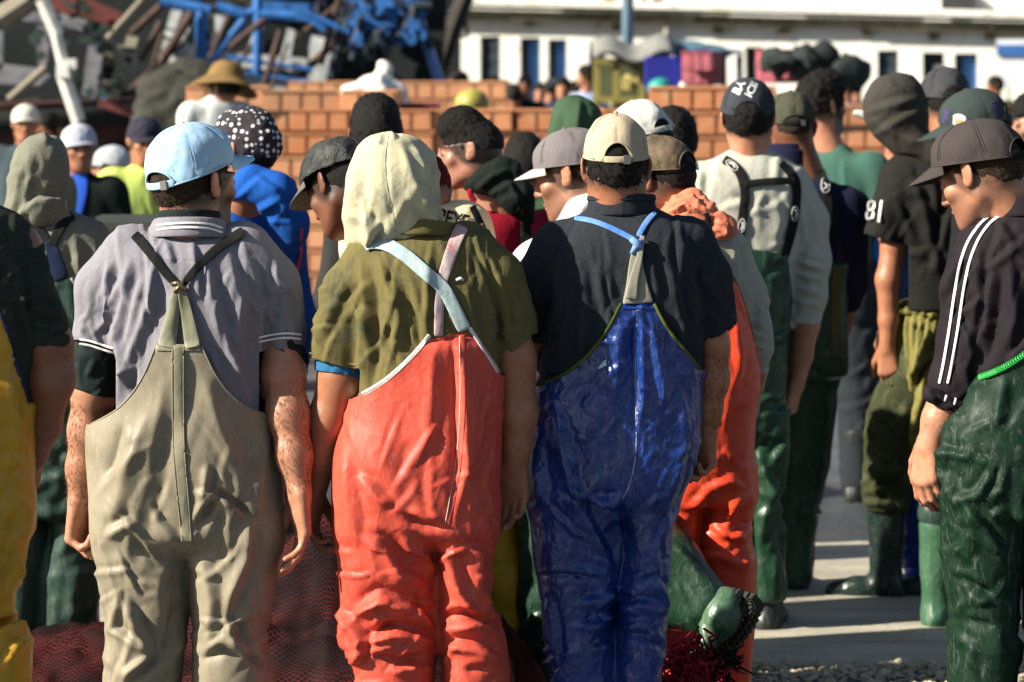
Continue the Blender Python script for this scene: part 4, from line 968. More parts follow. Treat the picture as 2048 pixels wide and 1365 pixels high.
    F = [([(1272, 615), (1270, 700), (1272, 790), (1268, 860)], 8, -.010, .9), ([(1245, 640), (1235, 740), (1220, 850)], 14, .006), ([(1300, 640), (1320, 740), (1335, 840)], 14, .008), ([(1350, 760), (1370, 860), (1350, 960), (1320, 1040)], 12, .009), ([(1380, 800), (1385, 880)], 10, .006), ([(1110, 810), (1130, 900), (1150, 990), (1190, 1080), (1230, 1150)], 12, .012), ([(1180, 1005), (1225, 1005), (1245, 990)], 9, .010), ([(1120, 980), (1180, 1015), (1230, 1020)], 9, -.010),
         ([(1230, 1000), (1235, 1080), (1232, 1150)], 9, .008), ([(1075, 1150), (1150, 1150), (1215, 1160)], 6, -.008), ([(1160, 1210), (1200, 1200), (1225, 1180)], 10, .012), ([(1170, 1260), (1210, 1235), (1225, 1225)], 9, .010), ([(1180, 1300), (1225, 1290)], 9, .009), ([(1230, 1225), (1280, 1210), (1335, 1225)], 9, .009), ([(1310, 1160), (1325, 1190), (1335, 1222)], 9, .010), ([(1300, 1000), (1305, 1080), (1315, 1150)], 9, .009), ([(1235, 1265), (1290, 1270), (1330, 1300)], 8, -.008), ([(1080, 870), (1075, 940), (1090, 1010)], 12, .008), ([(1090, 1180), (1105, 1260), (1110, 1340)], 9, .007)]
    F += rf((1070, 1000, 1345, 1365), 36, 30, 50, (40, 130), (3.5, 7), .006, 62, .12)+rf((1075, 620, 1400, 1000), 46, 75, 35, (50, 170), (3, 7), .0042, 63, .15)
    s.surf('overalls', [(s.rows(O, 2.5, .004), 0), (s.rows(LL, 2.3), .03), (s.rows(LR, 2.3), .03)], blue, .0055, F, [(7, .004, (1, 1, .6), 53)], clip=bib, clipf=bibf, thick=.003)
    om = s.root.children[-1]; ov = len(s.bvhs)-1
    edge = cloth('green bound edge', (.035, .06, .012), (.14, .14, .02), mottle=.9, fine=400, bump=.8)
    s.piping('edge_binding', [(1074, 771), (1098, 763), (1142, 740), (1182, 704), (1215, 660), (1242, 608)], .0042, edge, [ov, sb], parent=om, wob=.0015)
    s.piping('edge_binding', [(1308, 608), (1335, 656), (1368, 698), (1400, 739)], .0042, edge, [ov, sb], parent=om, wob=.0015)
    s.ribbon('top_band', [(1244, 614), (1272, 612), (1308, 614)], 13, blue, .003, .003, [ov], parent=om)
    s.piping('back_seam', [(1275, 620), (1272, 720), (1272, 820), (1272, 900), (1262, 960), (1245, 1000)], .0014, cloth('pale thread', (.35, .38, .42)), [ov], .001, parent=om, wob=.0008)
    # the grey tail the blue bib hangs from
    gry = cloth('grey tail', (.26, .25, .20), (.16, .16, .13), fine=900)
    s.ribbon('back_tail', [(1276, 608), (1274, 570), (1272, 535), (1274, 505), (1278, 480)], [64, 44, 30, 22, 20], gry, .006, .005, smooth=8, across=7)
    s.ribbon('back_tail', [(1262, 600), (1268, 560), (1278, 520), (1284, 480), (1285, 472)], [26, 20, 14, 10, 10], gry, .014, .006, smooth=8, across=5)
    web = cloth('blue webbing', (.06, .19, .55), (.3, .42, .62), fine=1300, bump=.5, mottle=.6)
    s.ribbon('strap', [(1148, 436), (1176, 440), (1205, 449), (1240, 465), (1272, 482)], [9, 11, 11, 12, 12], web, .006, .003, smooth=3)
    s.ribbon('strap', [(1312, 424), (1300, 436), (1288, 452), (1276, 474)], [10, 12, 12, 12], web, .007, .003, smooth=3)
    h, o, d = s.ray(1272, 488); k = np.array(h[0])
    MB().tube([k+V(-.012, -.016, .012), k+V(.002, -.022, .002), k+V(.012, -.018, -.010)], [.007, .009, .006], 8).tube([k+V(.012, -.014, .010), k+V(.0, -.020, -.004), k+V(-.010, -.016, -.022)], [.005, .008, .006], 8).build('knot', web, s.root, True)
    # small pale blue sliver on the bib
    s.ribbon('pale_sliver', [(1196, 738), (1208, 729), (1216, 722)], [3, 10, 13], cloth('pale patch', (.45, .6, .75)), .002, .001, [ov], parent=om, across=3)
    cc = s.L(1243, 425, .0); z = lambda y: s.L(1243, y, 0)[2]
    s.collar('collar', cc, .074, .072, z(432), z(388), nav, .004, .08)
    s.collar('collar', cc, .077, .075, z(402), z(390), nav, .004, .02)
    s.piping('collar_stitch', [(1195, 428), (1215, 438), (1250, 442), (1290, 434)], .0008, cloth('grey stitch', (.12, .13, .15)), [sb], off=.0)
    s.head(s.L(1232, 338, .0), 0, 6, 0, .92, s.L(1240, 440, 0), .062, scalp=.6)
    s.prims += s.chain([(1240, 470, 0, .07), (1240, 800, .01, .08)], .03)+s.chain([(1240, 520, 0, .06), (1095, 560, 0, .05), (1090, 690, .04, .043), (1120, 735, .18, .036), (1150, 760, .28, .028)], .02)
    s.prims += [(rc(s.L(1240, 520, 0), s.L(1400, 560, 0), .06, .05), .03)]+s.chain([(1400, 560, 0, .05), (1424, 690, 0, .0385), (1424, 760, .01, .038), (1416, 820, .02, .031), (1411, 868, .03, .0255)], .02)
    s.hand(s.L(1411, 860, .03), s.L(1404, 960, .05), (-.55, -.55, 0), -1, (50, 55, 35), 1.0, .8, .6)
    s.hand(s.L(1150, 760, .28), s.L(1180, 790, .38), (0, 0, -1), -1, (30, 40, 30), 1.0, .8, .5)
    s.body(SK2, .0045)
    s.fuzz(s.L(1424, 690, .0), s.L(1411, 865, .03), .038, .026, 2200, .013, MATS['arm hair'], 13)
    s.hair(HAIR, .003, .004, cap=True, nape=-.058, line=.022, tufts=1800, tl=.012, noisec=90, seed=8)
    beige = cloth('beige cotton', (.44, .36, .25), (.36, .30, .21), fine=1000, bump=.3, stain=(.36, .31, .24))
    s.cap(beige, beige, a=.082, b=.110, hg=.120, yaw=0, pitch=4, size=.92, up=.020, arch=.036, arch_h=.050, vis_len=.06, seed=8, puff=.004)
    for x in (1165, 1278):
        a = s.L(x, 1700, .0); a[2] = 0; s.boot(a, (0, 1, 0), MATS['black rubber'])
    return s
# ------------------------------------------------------------------ the other men
def std(label, px, ptop, D, heading=0, sw=1.0, yaw=0, pitch=0, roll=0, hpx=None, hpy=None, hdy=.02, shirt=None, sleeves='long', trousers=None, bib=True, sk=None, arms=None, h=.009, beard=0.0, scalp=.8, size=1.0, ears=True,
        boots=True, bulk=1.0, folds=26, seed=1, cat='person', group=None, legs=None, nopants=False, bodyh=None, neck_r=.058, bibz=1.24, face=True, noisea=.005, famp=.006, head=True, zshift=0.0, hands=True):
    s = Person(label, px, D, group, heading, cat)
    sc = FPX/D; H = HC-(ptop-HOR)*D/FPX; k = H/1.77; s.H = H; s.k = k; s.sc = sc
    if hpx is None: hc = V(0, hdy, H-.128*size)
    else: hc = s.L(hpx, hpy, hdy) if not heading else s.R.T@V((hpx-1024)*(D+hdy)/FPX-s.rx, hdy, HC-(hpy-HOR)*(D+hdy)/FPX)
    T = [(1.50, 0, .0, .055, .05), (1.475, 0, .0, .08, .062), (1.455, 0, .0, .115, .078), (1.43, 0, 0, .145, .092), (1.38, 0, 0, .175, .108), (1.30, 0, 0, .19, .12), (1.18, 0, 0, .185, .122), (1.05, 0, 0, .175, .12), (.95, 0, 0, .18, .125), (.84, 0, 0, .185, .125), (.78, 0, 0, .18, .12)]
    T = [(z*k, x, y, a*sw*bulk, b*bulk) for z, x, y, a, b in T]
    ax = .205*sw*bulk
    A = {}
    for sd, nm in ((-1, 'L'), (1, 'R')):
        A[nm] = (arms or {}).get(nm) or [(sd*ax*.86, 0, 1.40), (sd*(ax+.035), -.01, 1.13), (sd*(ax+.045), .05, .885)]
        A[nm] = [V(x, y, z*k) for x, y, z in A[nm]]
    F = []
    cx0 = px; y0 = HOR+(HC-1.42*k)*sc; y1 = HOR+(HC-.85*k)*sc; y2 = HOR+(HC-.1)*sc; wpx = .24*sc
    if folds: F = rf((cx0-wpx, y0, cx0+wpx, y1), folds, 92, 22, (.07*sc, .22*sc), (.007*sc, .014*sc), famp, seed)
    if shirt is not None:
        pr = [(loft(T, 2.4), 0)]
        for nm in 'LR':
            a = A[nm]; g = 1.0
            pr.append((rc(a[0]*V(.8, 1, 1), a[0]+V(0, 0, -.03), .072*bulk, .070*bulk), .03))
            if sleeves == 'long': pr += [(rc(a[0], a[1], .066*bulk, .053*bulk), .03), (rc(a[1], a[1]+(a[2]-a[1])*.93, .053*bulk, .040), .02)]
            elif sleeves == 'rolled': pr += [(rc(a[0], a[1], .066*bulk, .056*bulk), .03), (rc(a[1], a[1]+(a[2]-a[1])*.25, .055*bulk, .047), .02)]
            else: pr += [(rc(a[0], a[0]+(a[1]-a[0])*.75, .068*bulk, .055*bulk), .03)]
        s.surf('shirt', pr, shirt, h, F, [(9, noisea, (1, 1, .5), seed)], sub=1)
    if not nopants and trousers is not None:
        LG = legs or {}
        pr = []
        top = bibz if bib else 1.02
        pr.append((loft([(z, x, y, a+.010, b+.010) for z, x, y, a, b in T if z <= top*k+.06], 2.4), 0))
        for sd, nm in ((-1, 'L'), (1, 'R')):
            lg = LG.get(nm) or [(sd*.095, 0, .86), (sd*.105, .01, .47), (sd*.11, -.01, .10)]
            lg = [V(x, y, z*k) for x, y, z in lg]
            pr += [(rc(lg[0], lg[1], .108*bulk, .088*bulk), .03), (rc(lg[1], lg[2], .088*bulk, .070), .02)]
        FF = rf((cx0-wpx, y1, cx0+wpx, y2), 34 if folds else 0, 40, 45, (.06*sc, .18*sc), (.008*sc, .016*sc), .008, seed+5)
        s.surf('overalls' if bib else 'trousers', pr, trousers, h*1.1, FF, [(7, .006, (1, 1, .5), seed+2)], sub=1, cutz=[((0, 0, 1), top*k)], thick=.003)
        s.ovb = len(s.bvhs)-1
    if head:
        s.head(hc, yaw-heading, pitch, roll, size, V(0, 0, 1.44*k), neck_r, beard=beard, scalp=scalp, face=face, ears=ears)
    s.prims += [(rc(V(0, 0, 1.40*k), V(0, 0, .95*k), .06, .07), .03)]
    for sd, nm in ((-1, 'L'), (1, 'R')):
        a = A[nm]; s.prims += [(rc(V(0, 0, 1.36*k), a[0]*V(.85, 1, 1), .05, .045), .02), (rc(a[0]*V(.85, 1, 1), a[1], .045, .040), .02), (rc(a[1], a[2], .040, .026), .015)]
        if hands: s.hand(a[2], a[2]+(a[2]-a[1])*.4+V(0, .01, 0), (-sd*.9, -.1, 0), -sd, (30, 40, 30), 1.0, .8, .5)
    s.body(sk or SK2, bodyh or max(.0055, h*.7))
    if boots:
        for sd in (-1, 1):
            lg = (legs or {}).get('L' if sd < 0 else 'R'); a = V(lg[2][0], lg[2][1], 0) if lg else V(sd*.11, -.02, 0)
            s.boot(a, (sd*.15, 1, 0), pvc('black rubber', (.012, .014, .013), .4, g=.2), H=.30)
    return s
def hoodpx(s, rows, mat, folds, fm=1.0, clip=None, extra=(), name='hood', h=.008, noisea=.004, seed=3):
    return s.surf(name, [(s.rows(rows, 2.2), 0)]+list(extra), mat, h, folds, fm=fm, noise=[(12, noisea, (1, 1, .5), seed)], clip=clip)
def pelt(s, pts, r=.03, k=.03):      # local chain of round cones for scarves, hoods lying on the back
    return [(rc(s.L(*pts[i][:3]), s.L(*pts[i+1][:3]), pts[i][3], pts[i+1][3]), k if i else 0) for i in range(len(pts)-1)]

def man_yellow_left():
    s = Person('man cut by the left edge in a dark sweater and mustard rubber overalls', -75, 5.6)
    sw = cloth('dark olive sweater', (.036, .042, .032), (.02, .025, .022), heather=.4, bump=.6)
    yel = pvc('mustard rubber', (.48, .25, .012), .42, (.20, .10, .01), .7, .45, .45, 16)
    T = [(395, -125, -35, 0, .05), (408, -165, -8, 0, .075), (424, -215, 18, 0, .092), (450, -240, 42, 0, .108), (500, -250, 62, 0, .12), (600, -250, 72, 0, .125), (700, -245, 70, 0, .12), (820, -240, 62, 0, .12), (900, -240, 60, 0, .12)]
    pr = [(s.rows(T, 2.4), 0)]+[(p, .035) for p, k in s.chain([(4, 486, 0, .060), (48, 580, 0, .054), (82, 650, 0, .048), (93, 680, 0, .046)])]+[(p, .035) for p, k in s.chain([(-180, 490, 0, .07), (-240, 600, 0, .06), (-260, 720, 0, .055)])]
    F = [([(30, 520), (45, 620), (62, 680)], 9, .010), ([(60, 600), (100, 625), (125, 620)], 7, .009), ([(62, 640), (100, 655), (132, 650)], 7, .010), ([(20, 600), (25, 700)], 10, .006), ([(75, 480), (95, 560)], 9, .005)]+rf((0, 450, 130, 690), 26, 80, 35, (40, 120), (5, 10), .005, 71)
    bib = [(-400, 560), (-60, 560), (0, 628), (20, 690), (42, 760), (60, 806), (300, 812), (300, 2200), (-400, 2200)]
    s.surf('sweater', pr, sw, .007, F, [(9, .004, (1, 1, .4), 72)], clip=[(-400, 300), (0, 380), (300, 500), (200, 684), (134, 688), (100, 694), (64, 690), (64, 1000), (-400, 1000)], atten=bib, push=.004, thick=.003)
    s.surf('rolled_cuff', [(rc(s.L(66, 682, 0), s.L(130, 678, 0), .014, .014), 0), (rc(s.L(70, 682, .05), s.L(125, 678, .05), .014, .014), .02), (rc(s.L(68, 684, -.04), s.L(128, 680, -.04), .014, .014), .02)], sw, .006, rf((60, 660, 135, 700), 8, 10, 30, (20, 50), (3, 6), .004, 73))
    O = [(560, -240, 60, 0, .12), (690, -250, 78, 0, .13), (800, -250, 66, 0, .135), (900, -250, 62, 0, .14), (1000, -245, 58, 0, .14), (1060, -240, 54, 0, .13)]
    LR = [(1000, -70, 58, 0, .11), (1080, -65, 54, 0, .115), (1150, -60, 40, 0, .11), (1200, -60, 25, 0, .105), (1240, -60, 20, 0, .10), (1262, -60, 52, 0, .10), (1300, -60, 58, 0, .10), (1380, -55, 57, 0, .10), (1750, -45, 45, 0, .08)]
    LL = [(1000, -245, -80, 0, .11), (1400, -220, -75, 0, .10), (1750, -200, -90, 0, .08)]
    F = [([(10, 720), (30, 850), (20, 960)], 14, .010), ([(50, 1080), (20, 1160), (10, 1230)], 12, .010), ([(-10, 1270), (20, 1255), (55, 1262)], 9, .014), ([(0, 1240), (30, 1250)], 9, -.014), ([(10, 1330), (30, 1290), (50, 1275)], 9, .01)]+rf((-20, 700, 60, 1365), 30, 70, 40, (50, 140), (7, 14), .005, 74)
    s.surf('overalls', [(s.rows(O, 2.4, .003), 0), (s.rows(LL, 2.3), .03), (s.rows(LR, 2.3), .03)], yel, .0075, F, [(5, .004, (1, 1, .5), 75)], clip=bib, thick=.003)
    om = s.root.children[-1]
    s.piping('edge_binding', [(-60, 562), (0, 628), (20, 690), (42, 760), (58, 806)], .004, cloth('purple edge', (.03, .03, .10)), parent=om, wob=.001)
    s.head(s.L(-95, 330, .05), 15, 12, 0, 1, s.L(-80, 410, 0), .06)
    s.prims += s.chain([(-80, 430, 0, .06), (-80, 800, 0, .07)], .03)+s.chain([(-80, 470, 0, .05), (30, 500, 0, .05), (96, 690, 0, .047), (100, 760, .0, .047), (84, 850, .05, .036), (68, 915, .10, .027)], .02)+s.chain([(-80, 470, 0, .05), (-190, 500, 0, .05), (-260, 700, 0, .047), (-265, 880, .05, .03)], .02)
    s.hand(s.L(68, 905, .10), s.L(50, 1000, .14), (-.9, .3, 0), -1, (30, 40, 30))
    s.hand(s.L(-265, 880, .05), s.L(-265, 980, .08), (.9, .3, 0), 1, (30, 40, 30))
    s.body(SK3, .0055)
    s.hair(HAIR, .006, .003, h=.007)
    for x in (0, -140):
        a = s.L(x, 1760, .0); a[2] = 0; s.boot(a, (0, 1, 0), MATS['black rubber'])

def man_hood_left():
    s = Person('man in a sage grey hoodie, hood up, dark olive overalls, left of the grey polo', 105, 7.8)
    hd = cloth('sage hoodie', (.19, .19, .145), (.14, .14, .11), heather=.3, bump=.5, rough=.95)
    ol = pvc('dark green rubber', (.022, .052, .038), .42, (.04, .04, .02), .5, .3, .5, 16)
    T = [(425, 60, 150, 0, .05), (438, 30, 178, 0, .07), (455, 0, 200, 0, .09), (480, -20, 216, 0, .105), (530, -25, 224, 0, .118), (620, -25, 224, 0, .122), (760, -10, 214, 0, .12), (900, 0, 205, 0, .125)]
    pr = [(s.rows(T, 2.4), 0)]+[(p, .03) for p, k in s.chain([(170, 490, 0, .07), (215, 560, 0, .06), (240, 680, 0, .05), (235, 860, .02, .04)])]+[(p, .03) for p, k in s.chain([(10, 490, 0, .07), (-20, 560, 0, .06), (-35, 680, 0, .05), (-20, 860, .02, .04)])]
    bib = [(108, 556), (142, 556), (160, 580), (200, 625), (420, 640), (420, 2000), (-250, 2000), (-250, 640), (20, 640), (60, 610), (90, 580)]
    s.surf('hoodie', pr, hd, .008, [([(150, 470), (160, 560), (150, 600)], 11, .007), ([(190, 480), (200, 580)], 9, .006), ([(40, 480), (60, 560)], 9, .006)]+rf((0, 450, 225, 640), 24, 92, 20, (50, 130), (6, 11), .004, 81), atten=bib, push=.004)
    O = [(500, -15, 215, 0, .12), (620, -25, 224, 0, .13), (760, -12, 216, 0, .135), (860, 8, 206, 0, .14), (960, 20, 206, 0, .14), (1020, 22, 204, 0, .13)]
    LR = [(960, 110, 206, 0, .11), (1060, 108, 204, 0, .105), (1150, 86, 203, 0, .10), (1240, 84, 200, 0, .095), (1500, 85, 185, 0, .08)]
    LL = [(960, 20, 104, 0, .10), (1100, 10, 100, 0, .10), (1240, 0, 85, 0, .09), (1500, 0, 80, 0, .08)]
    s.surf('overalls', [(s.rows(O, 2.4, .004), 0), (s.rows(LL, 2.3), .03), (s.rows(LR, 2.3), .03)], ol, .009, rf((70, 600, 205, 1230), 40, 60, 45, (50, 150), (8, 16), .006, 82), [(5, .005, (1, 1, .5), 83)], clip=bib, clipf=bib, thick=.003)
    om = s.root.children[-1]; blk = MATS['black webbing']
    s.ribbon('strap', [(28, 418), (55, 436), (80, 462), (100, 492)], [22, 22, 20, 18], blk, .005, .003); s.ribbon('strap', [(146, 428), (132, 440), (115, 465), (104, 492)], [22, 22, 20, 18], blk, .007, .003)
    s.ribbon('strap', [(98, 480), (108, 515), (122, 560)], [20, 30, 36], cloth('navy webbing', (.012, .02, .05)), .005, .003)
    s.ribbon('edge_tape', [(142, 556), (160, 580), (196, 622)], 6, MATS['white tape'], .003, .002, parent=om)
    hoodpx(s, [(264, 78, 94, 0, .012), (270, 62, 106, 0, .04), (285, 42, 122, 0, .07), (310, 27, 133, 0, .095), (345, 18, 137, .01, .11), (385, 14, 137, .01, .11), (410, 12, 133, .0, .10), (430, 14, 128, 0, .09), (446, 22, 122, 0, .07)], hd,
           [([(45, 330), (30, 400), (18, 440)], 8, .008), ([(60, 350), (45, 420), (35, 450)], 7, .008), ([(110, 360), (118, 410), (126, 430)], 8, .007), ([(85, 268), (95, 290)], 7, .009), ([(35, 440), (70, 405), (110, 402), (135, 425)], 9, .012), ([(60, 300), (58, 380)], 9, .005)]+rf((20, 280, 135, 430), 18, 80, 25, (40, 90), (5, 9), .003, 84),
           extra=[(p, .03) for p, k in s.chain([(30, 425, -.04, .03), (80, 428, -.075, .03), (130, 440, -.04, .03)])])
    s.head(s.L(78, 350, .03), 10, 5, 0, .92, s.L(95, 450, 0), .055, ears=False)
    s.prims += s.chain([(100, 470, 0, .06), (100, 800, 0, .07)], .03)+s.chain([(100, 480, 0, .05), (210, 540, 0, .045), (238, 680, 0, .04), (235, 880, .03, .026)], .02)+s.chain([(100, 480, 0, .05), (-10, 540, 0, .045), (-33, 680, 0, .04), (-20, 880, .03, .026)], .02)
    s.hand(s.L(235, 870, .03), s.L(232, 940, .04), (-.9, -.1, 0), -1); s.hand(s.L(-20, 870, .03), s.L(-20, 940, .04), (.9, -.1, 0), 1)
    s.body(SK3, .006)
    for x in (150, 40):
        a = s.L(x, 1480, .0); a[2] = 0; s.boot(a, (0, 1, 0), MATS['black rubber'])

def man_bandana():
    bl = cloth('royal blue hoodie', (.012, .085, .36), (.01, .05, .22), bump=.5, rough=.95)
    s = std('man in a black bandana with white dots and bright blue hoodie, behind the blue cap', 468, 232, 8.3, sw=.9, heading=38, yaw=62, pitch=4, hpx=487, hpy=300, shirt=bl, trousers=pvc('navy rubber', (.012, .018, .035), .4), sk=SK2, scalp=1.0, h=.008, seed=91, bibz=1.12, folds=30, famp=.005)
    pr = pelt(s, [(462, 380, -.04, .035), (505, 365, -.09, .045), (555, 385, -.11, .05), (588, 440, -.09, .045)])+[(p, .04) for p, k in s.chain([(540, 385, -.10, .045), (590, 470, -.08, .035)])]
    s.surf('hood', pr, bl, .007, [([(470, 400), (520, 360), (575, 400)], 8, .006), ([(500, 430), (560, 400), (590, 450)], 8, .006)]+rf((455, 350, 610, 490), 8, 30, 40, (40, 100), (5, 9), .003, 93))
    m, nt, bs = mat_base('dotted bandana'); co = nd(nt, 'ShaderNodeTexCoord').outputs['Object']; vo = nd(nt, 'ShaderNodeTexVoronoi', Scale=52.0, Randomness=.35); lk(nt, co, vo.inputs['Vector'])
    lk(nt, mixc(nt, ramp(nt, vo.outputs['Distance'], .30, .36, (1, 1, 1), (0, 0, 0)), (.014, .010, .016), (.68, .66, .68)), bs.inputs['Base Color']); bs.inputs['Roughness'].default_value = .85
    s.hair(m, .011, .005, nape=-.030, line=.040, tufts=1, name='bandana', noisec=28, seed=95)
    s.hair(HAIR, .002, .002, nape=-.060, line=.026, tufts=700)
    s.ribbon('edge_trim', [(604, 455), (600, 520), (588, 560), (604, 500)], 4, cloth('red thread', (.6, .05, .05)), .003)

def man_black_cap():
    s = std('man in a scuffed black flat brim cap bowing his head, left of the cream hood', 835, 330, 7.45, sw=.75, bulk=.9, heading=30, yaw=48, pitch=34, roll=6, hpx=684, hpy=372, shirt=cloth('pink jacket', (.45, .06, .08)), trousers=MATS['navy rubber'], sk=SK4, h=.009, seed=101)
    bc = pvc('worn black cotton', (.020, .021, .020), .62, (.12, .12, .10), .5, .5, .35, 60)
    s.cap(bc, bc, a=.094, b=.110, hg=.108, up=.020, arch=0, vis_len=.078, vis_mat=pvc('worn brim', (.10, .10, .09), .6, (.03, .03, .03), .6, .5, .4, 60), seed=102, puff=.006, vis_droop=.12)
    s.hair(HAIR, .001, .002, nape=-.055, line=.026, tufts=500, h=.006)
    s.ribbon('embroidery', [(628, 384), (634, 398), (642, 412)], [5, 9, 4], MATS['white trim'], .003, .002, across=3); s.ribbon('embroidery', [(622, 404), (632, 408), (650, 413)], [4, 6, 5], MATS['white trim'], .003, .002); s.ribbon('embroidery', [(620, 372), (622, 382), (626, 392)], [3, 5, 3], MATS['white trim'], .003, .002)

def man_black_hair():
    s = std('man with short black hair, only the crown showing above the cream hood', 765, 216, 9.0, sw=.62, hpx=752, hpy=272, yaw=5, pitch=10, shirt=cloth('dark tee', (.03, .03, .03)), trousers=MATS['navy rubber'], sk=SK3, h=.011, seed=111)
    s.hair(HAIR, .008, .003, nape=-.05, line=.05, tufts=1800, tl=.009, seed=112, top=.01)

def man_red_hoodie():
    red = cloth('crimson sweater', (.27, .008, .022), (.18, .006, .016), bump=.5, rough=.95); blk = cloth('black fleece', (.008, .012, .010), bump=.6)
    s = std('young man in profile with black hair and crimson sweater with black hood', 1005, 222, 8.2, heading=30, yaw=82, pitch=10, hpx=942, hpy=300, hdy=.0, size=.88, shirt=red, trousers=pvc('crimson rubber', (.33, .02, .025), .45), sk=skin('skin young', (.36, .17, .11)), h=.008, bodyh=.0038, seed=121, bulk=.93, bibz=1.05, scalp=.9, beard=.12)
    s.hair(HAIR, .001, .002, nape=-.015, line=.046, top=.020, tufts=3000, tl=.008, seed=122, h=.0045)
    pr = pelt(s, [(942, 372, -.06, .022), (975, 362, -.08, .035), (1010, 350, -.09, .042), (1022, 360, -.06, .03)])+[(p, .035) for p, k in s.chain([(1000, 355, -.10, .045), (1035, 395, -.12, .045), (1056, 440, -.10, .02)])]+[(p, .02) for p, k in s.chain([(1010, 340, -.05, .03), (1026, 326, -.03, .014)])]
    s.surf('hood', pr, blk, .007, [([(950, 380), (990, 350), (1020, 340)], 7, .009), ([(980, 390), (1020, 370), (1050, 420)], 7, .009)]+rf((940, 330, 1065, 450), 10, 40, 30, (30, 80), (4, 8), .004, 123))
    s.ribbon('back_panel', [(1048, 420), (1052, 470), (1050, 530)], [10, 24, 26], blk, .004, .003)
    s.ribbon('hood_lining', [(938, 378), (944, 395), (952, 404)], [12, 14, 10], red, .006, .004)

def man_cream_top():
    cr = cloth('cream jersey', (.72, .60, .36), (.55, .42, .22), fine=900)
    s = std('man in a cream jersey with black lettering and yellow overalls, behind the khaki tee', 828, 170, 7.55, heading=0, yaw=25, pitch=35, hpx=846, hpy=385, size=.86, shirt=cr, trousers=pvc('bright yellow rubber', (.55, .33, .012), .42, (.3, .16, .01), .4, .4), sk=SK3, h=.009, seed=131, bibz=1.0, sw=.88, bulk=.93, head=True, folds=10, arms={'L': [(-.13, 0, 1.38), (-.14, .05, 1.13), (-.12, .15, .93)]}, neck_r=.045, legs={'R': [(.13, 0, .86), (.235, .0, .47), (.235, -.01, .1)], 'L': [(-.08, 0, .86), (-.1, .01, .47), (-.1, 0, .1)]})
    s.hair(cloth('maroon knit', (.07, .006, .012)), .006, .003, nape=-.04, line=.05, tufts=1, name='beanie', h=.007)
    t = cloth('black print', (.012, .012, .012), bump=.1)
    s.text('lettering', 'PEYE', 906, 440, 42, t, 14, sx=.72, outline=.02); s.text('lettering', 'ORDER', 926, 472, 17, t, 12, sx=.9)
    s.ribbon('strap', [(944, 412), (958, 440), (970, 470), (980, 505)], 15, t, .004, .002); s.text('strap_print', 'M L M L', 969, 470, 14, MATS['white trim'], 68, off=.008)

def man_grey_cap():
    g = cloth('grey cap cotton', (.165, .145, .150), (.12, .11, .115), heather=.15)
    s = std('man in a grey cap and pale pink shirt, left of the beige cap', 1190, 262, 7.5, heading=30, yaw=66, pitch=16, hpx=1148, hpy=349, shirt=cloth('pale pink shirt', (.62, .50, .50), (.5, .4, .45)), trousers=pvc('bottle green rubber', (.008, .036, .017), .42, (.02, .04, .02), .4, .4, .5), sk=SK1, h=.009, bodyh=.004, seed=141, beard=.55, bibz=1.1,
            legs={'L': [(-.10, 0, .86), (-.10, .06, .47), (-.11, .02, .1)], 'R': [(.08, 0, .86), (.06, .12, .52), (.12, -.1, .45)]}, boots=False)
    s.cap(g, g, a=.090, b=.108, hg=.108, up=.014, arch=.04, vis_len=.062, seed=142, puff=.003, vis_droop=.2, vis_mat=cloth('sunlit brim', (.42, .39, .36)))  # brim coloured paler than the crown for the sun falling on it
    s.hair(HAIR2, .001, .002, nape=-.055, line=.022, tufts=900, h=.006)
    s.boot((-.11, .02, 0), (0, 1, 0), MATS['black rubber'])
    s.surf('scarf', pelt(s, [(1130, 455, -.06, .03), (1160, 425, -.08, .035), (1190, 410, -.08, .035)]), cloth('white scarf', (.75, .70, .66)), .007, rf((1110, 400, 1200, 470), 8, 50, 20, (30, 70), (3, 6), .004, 143))

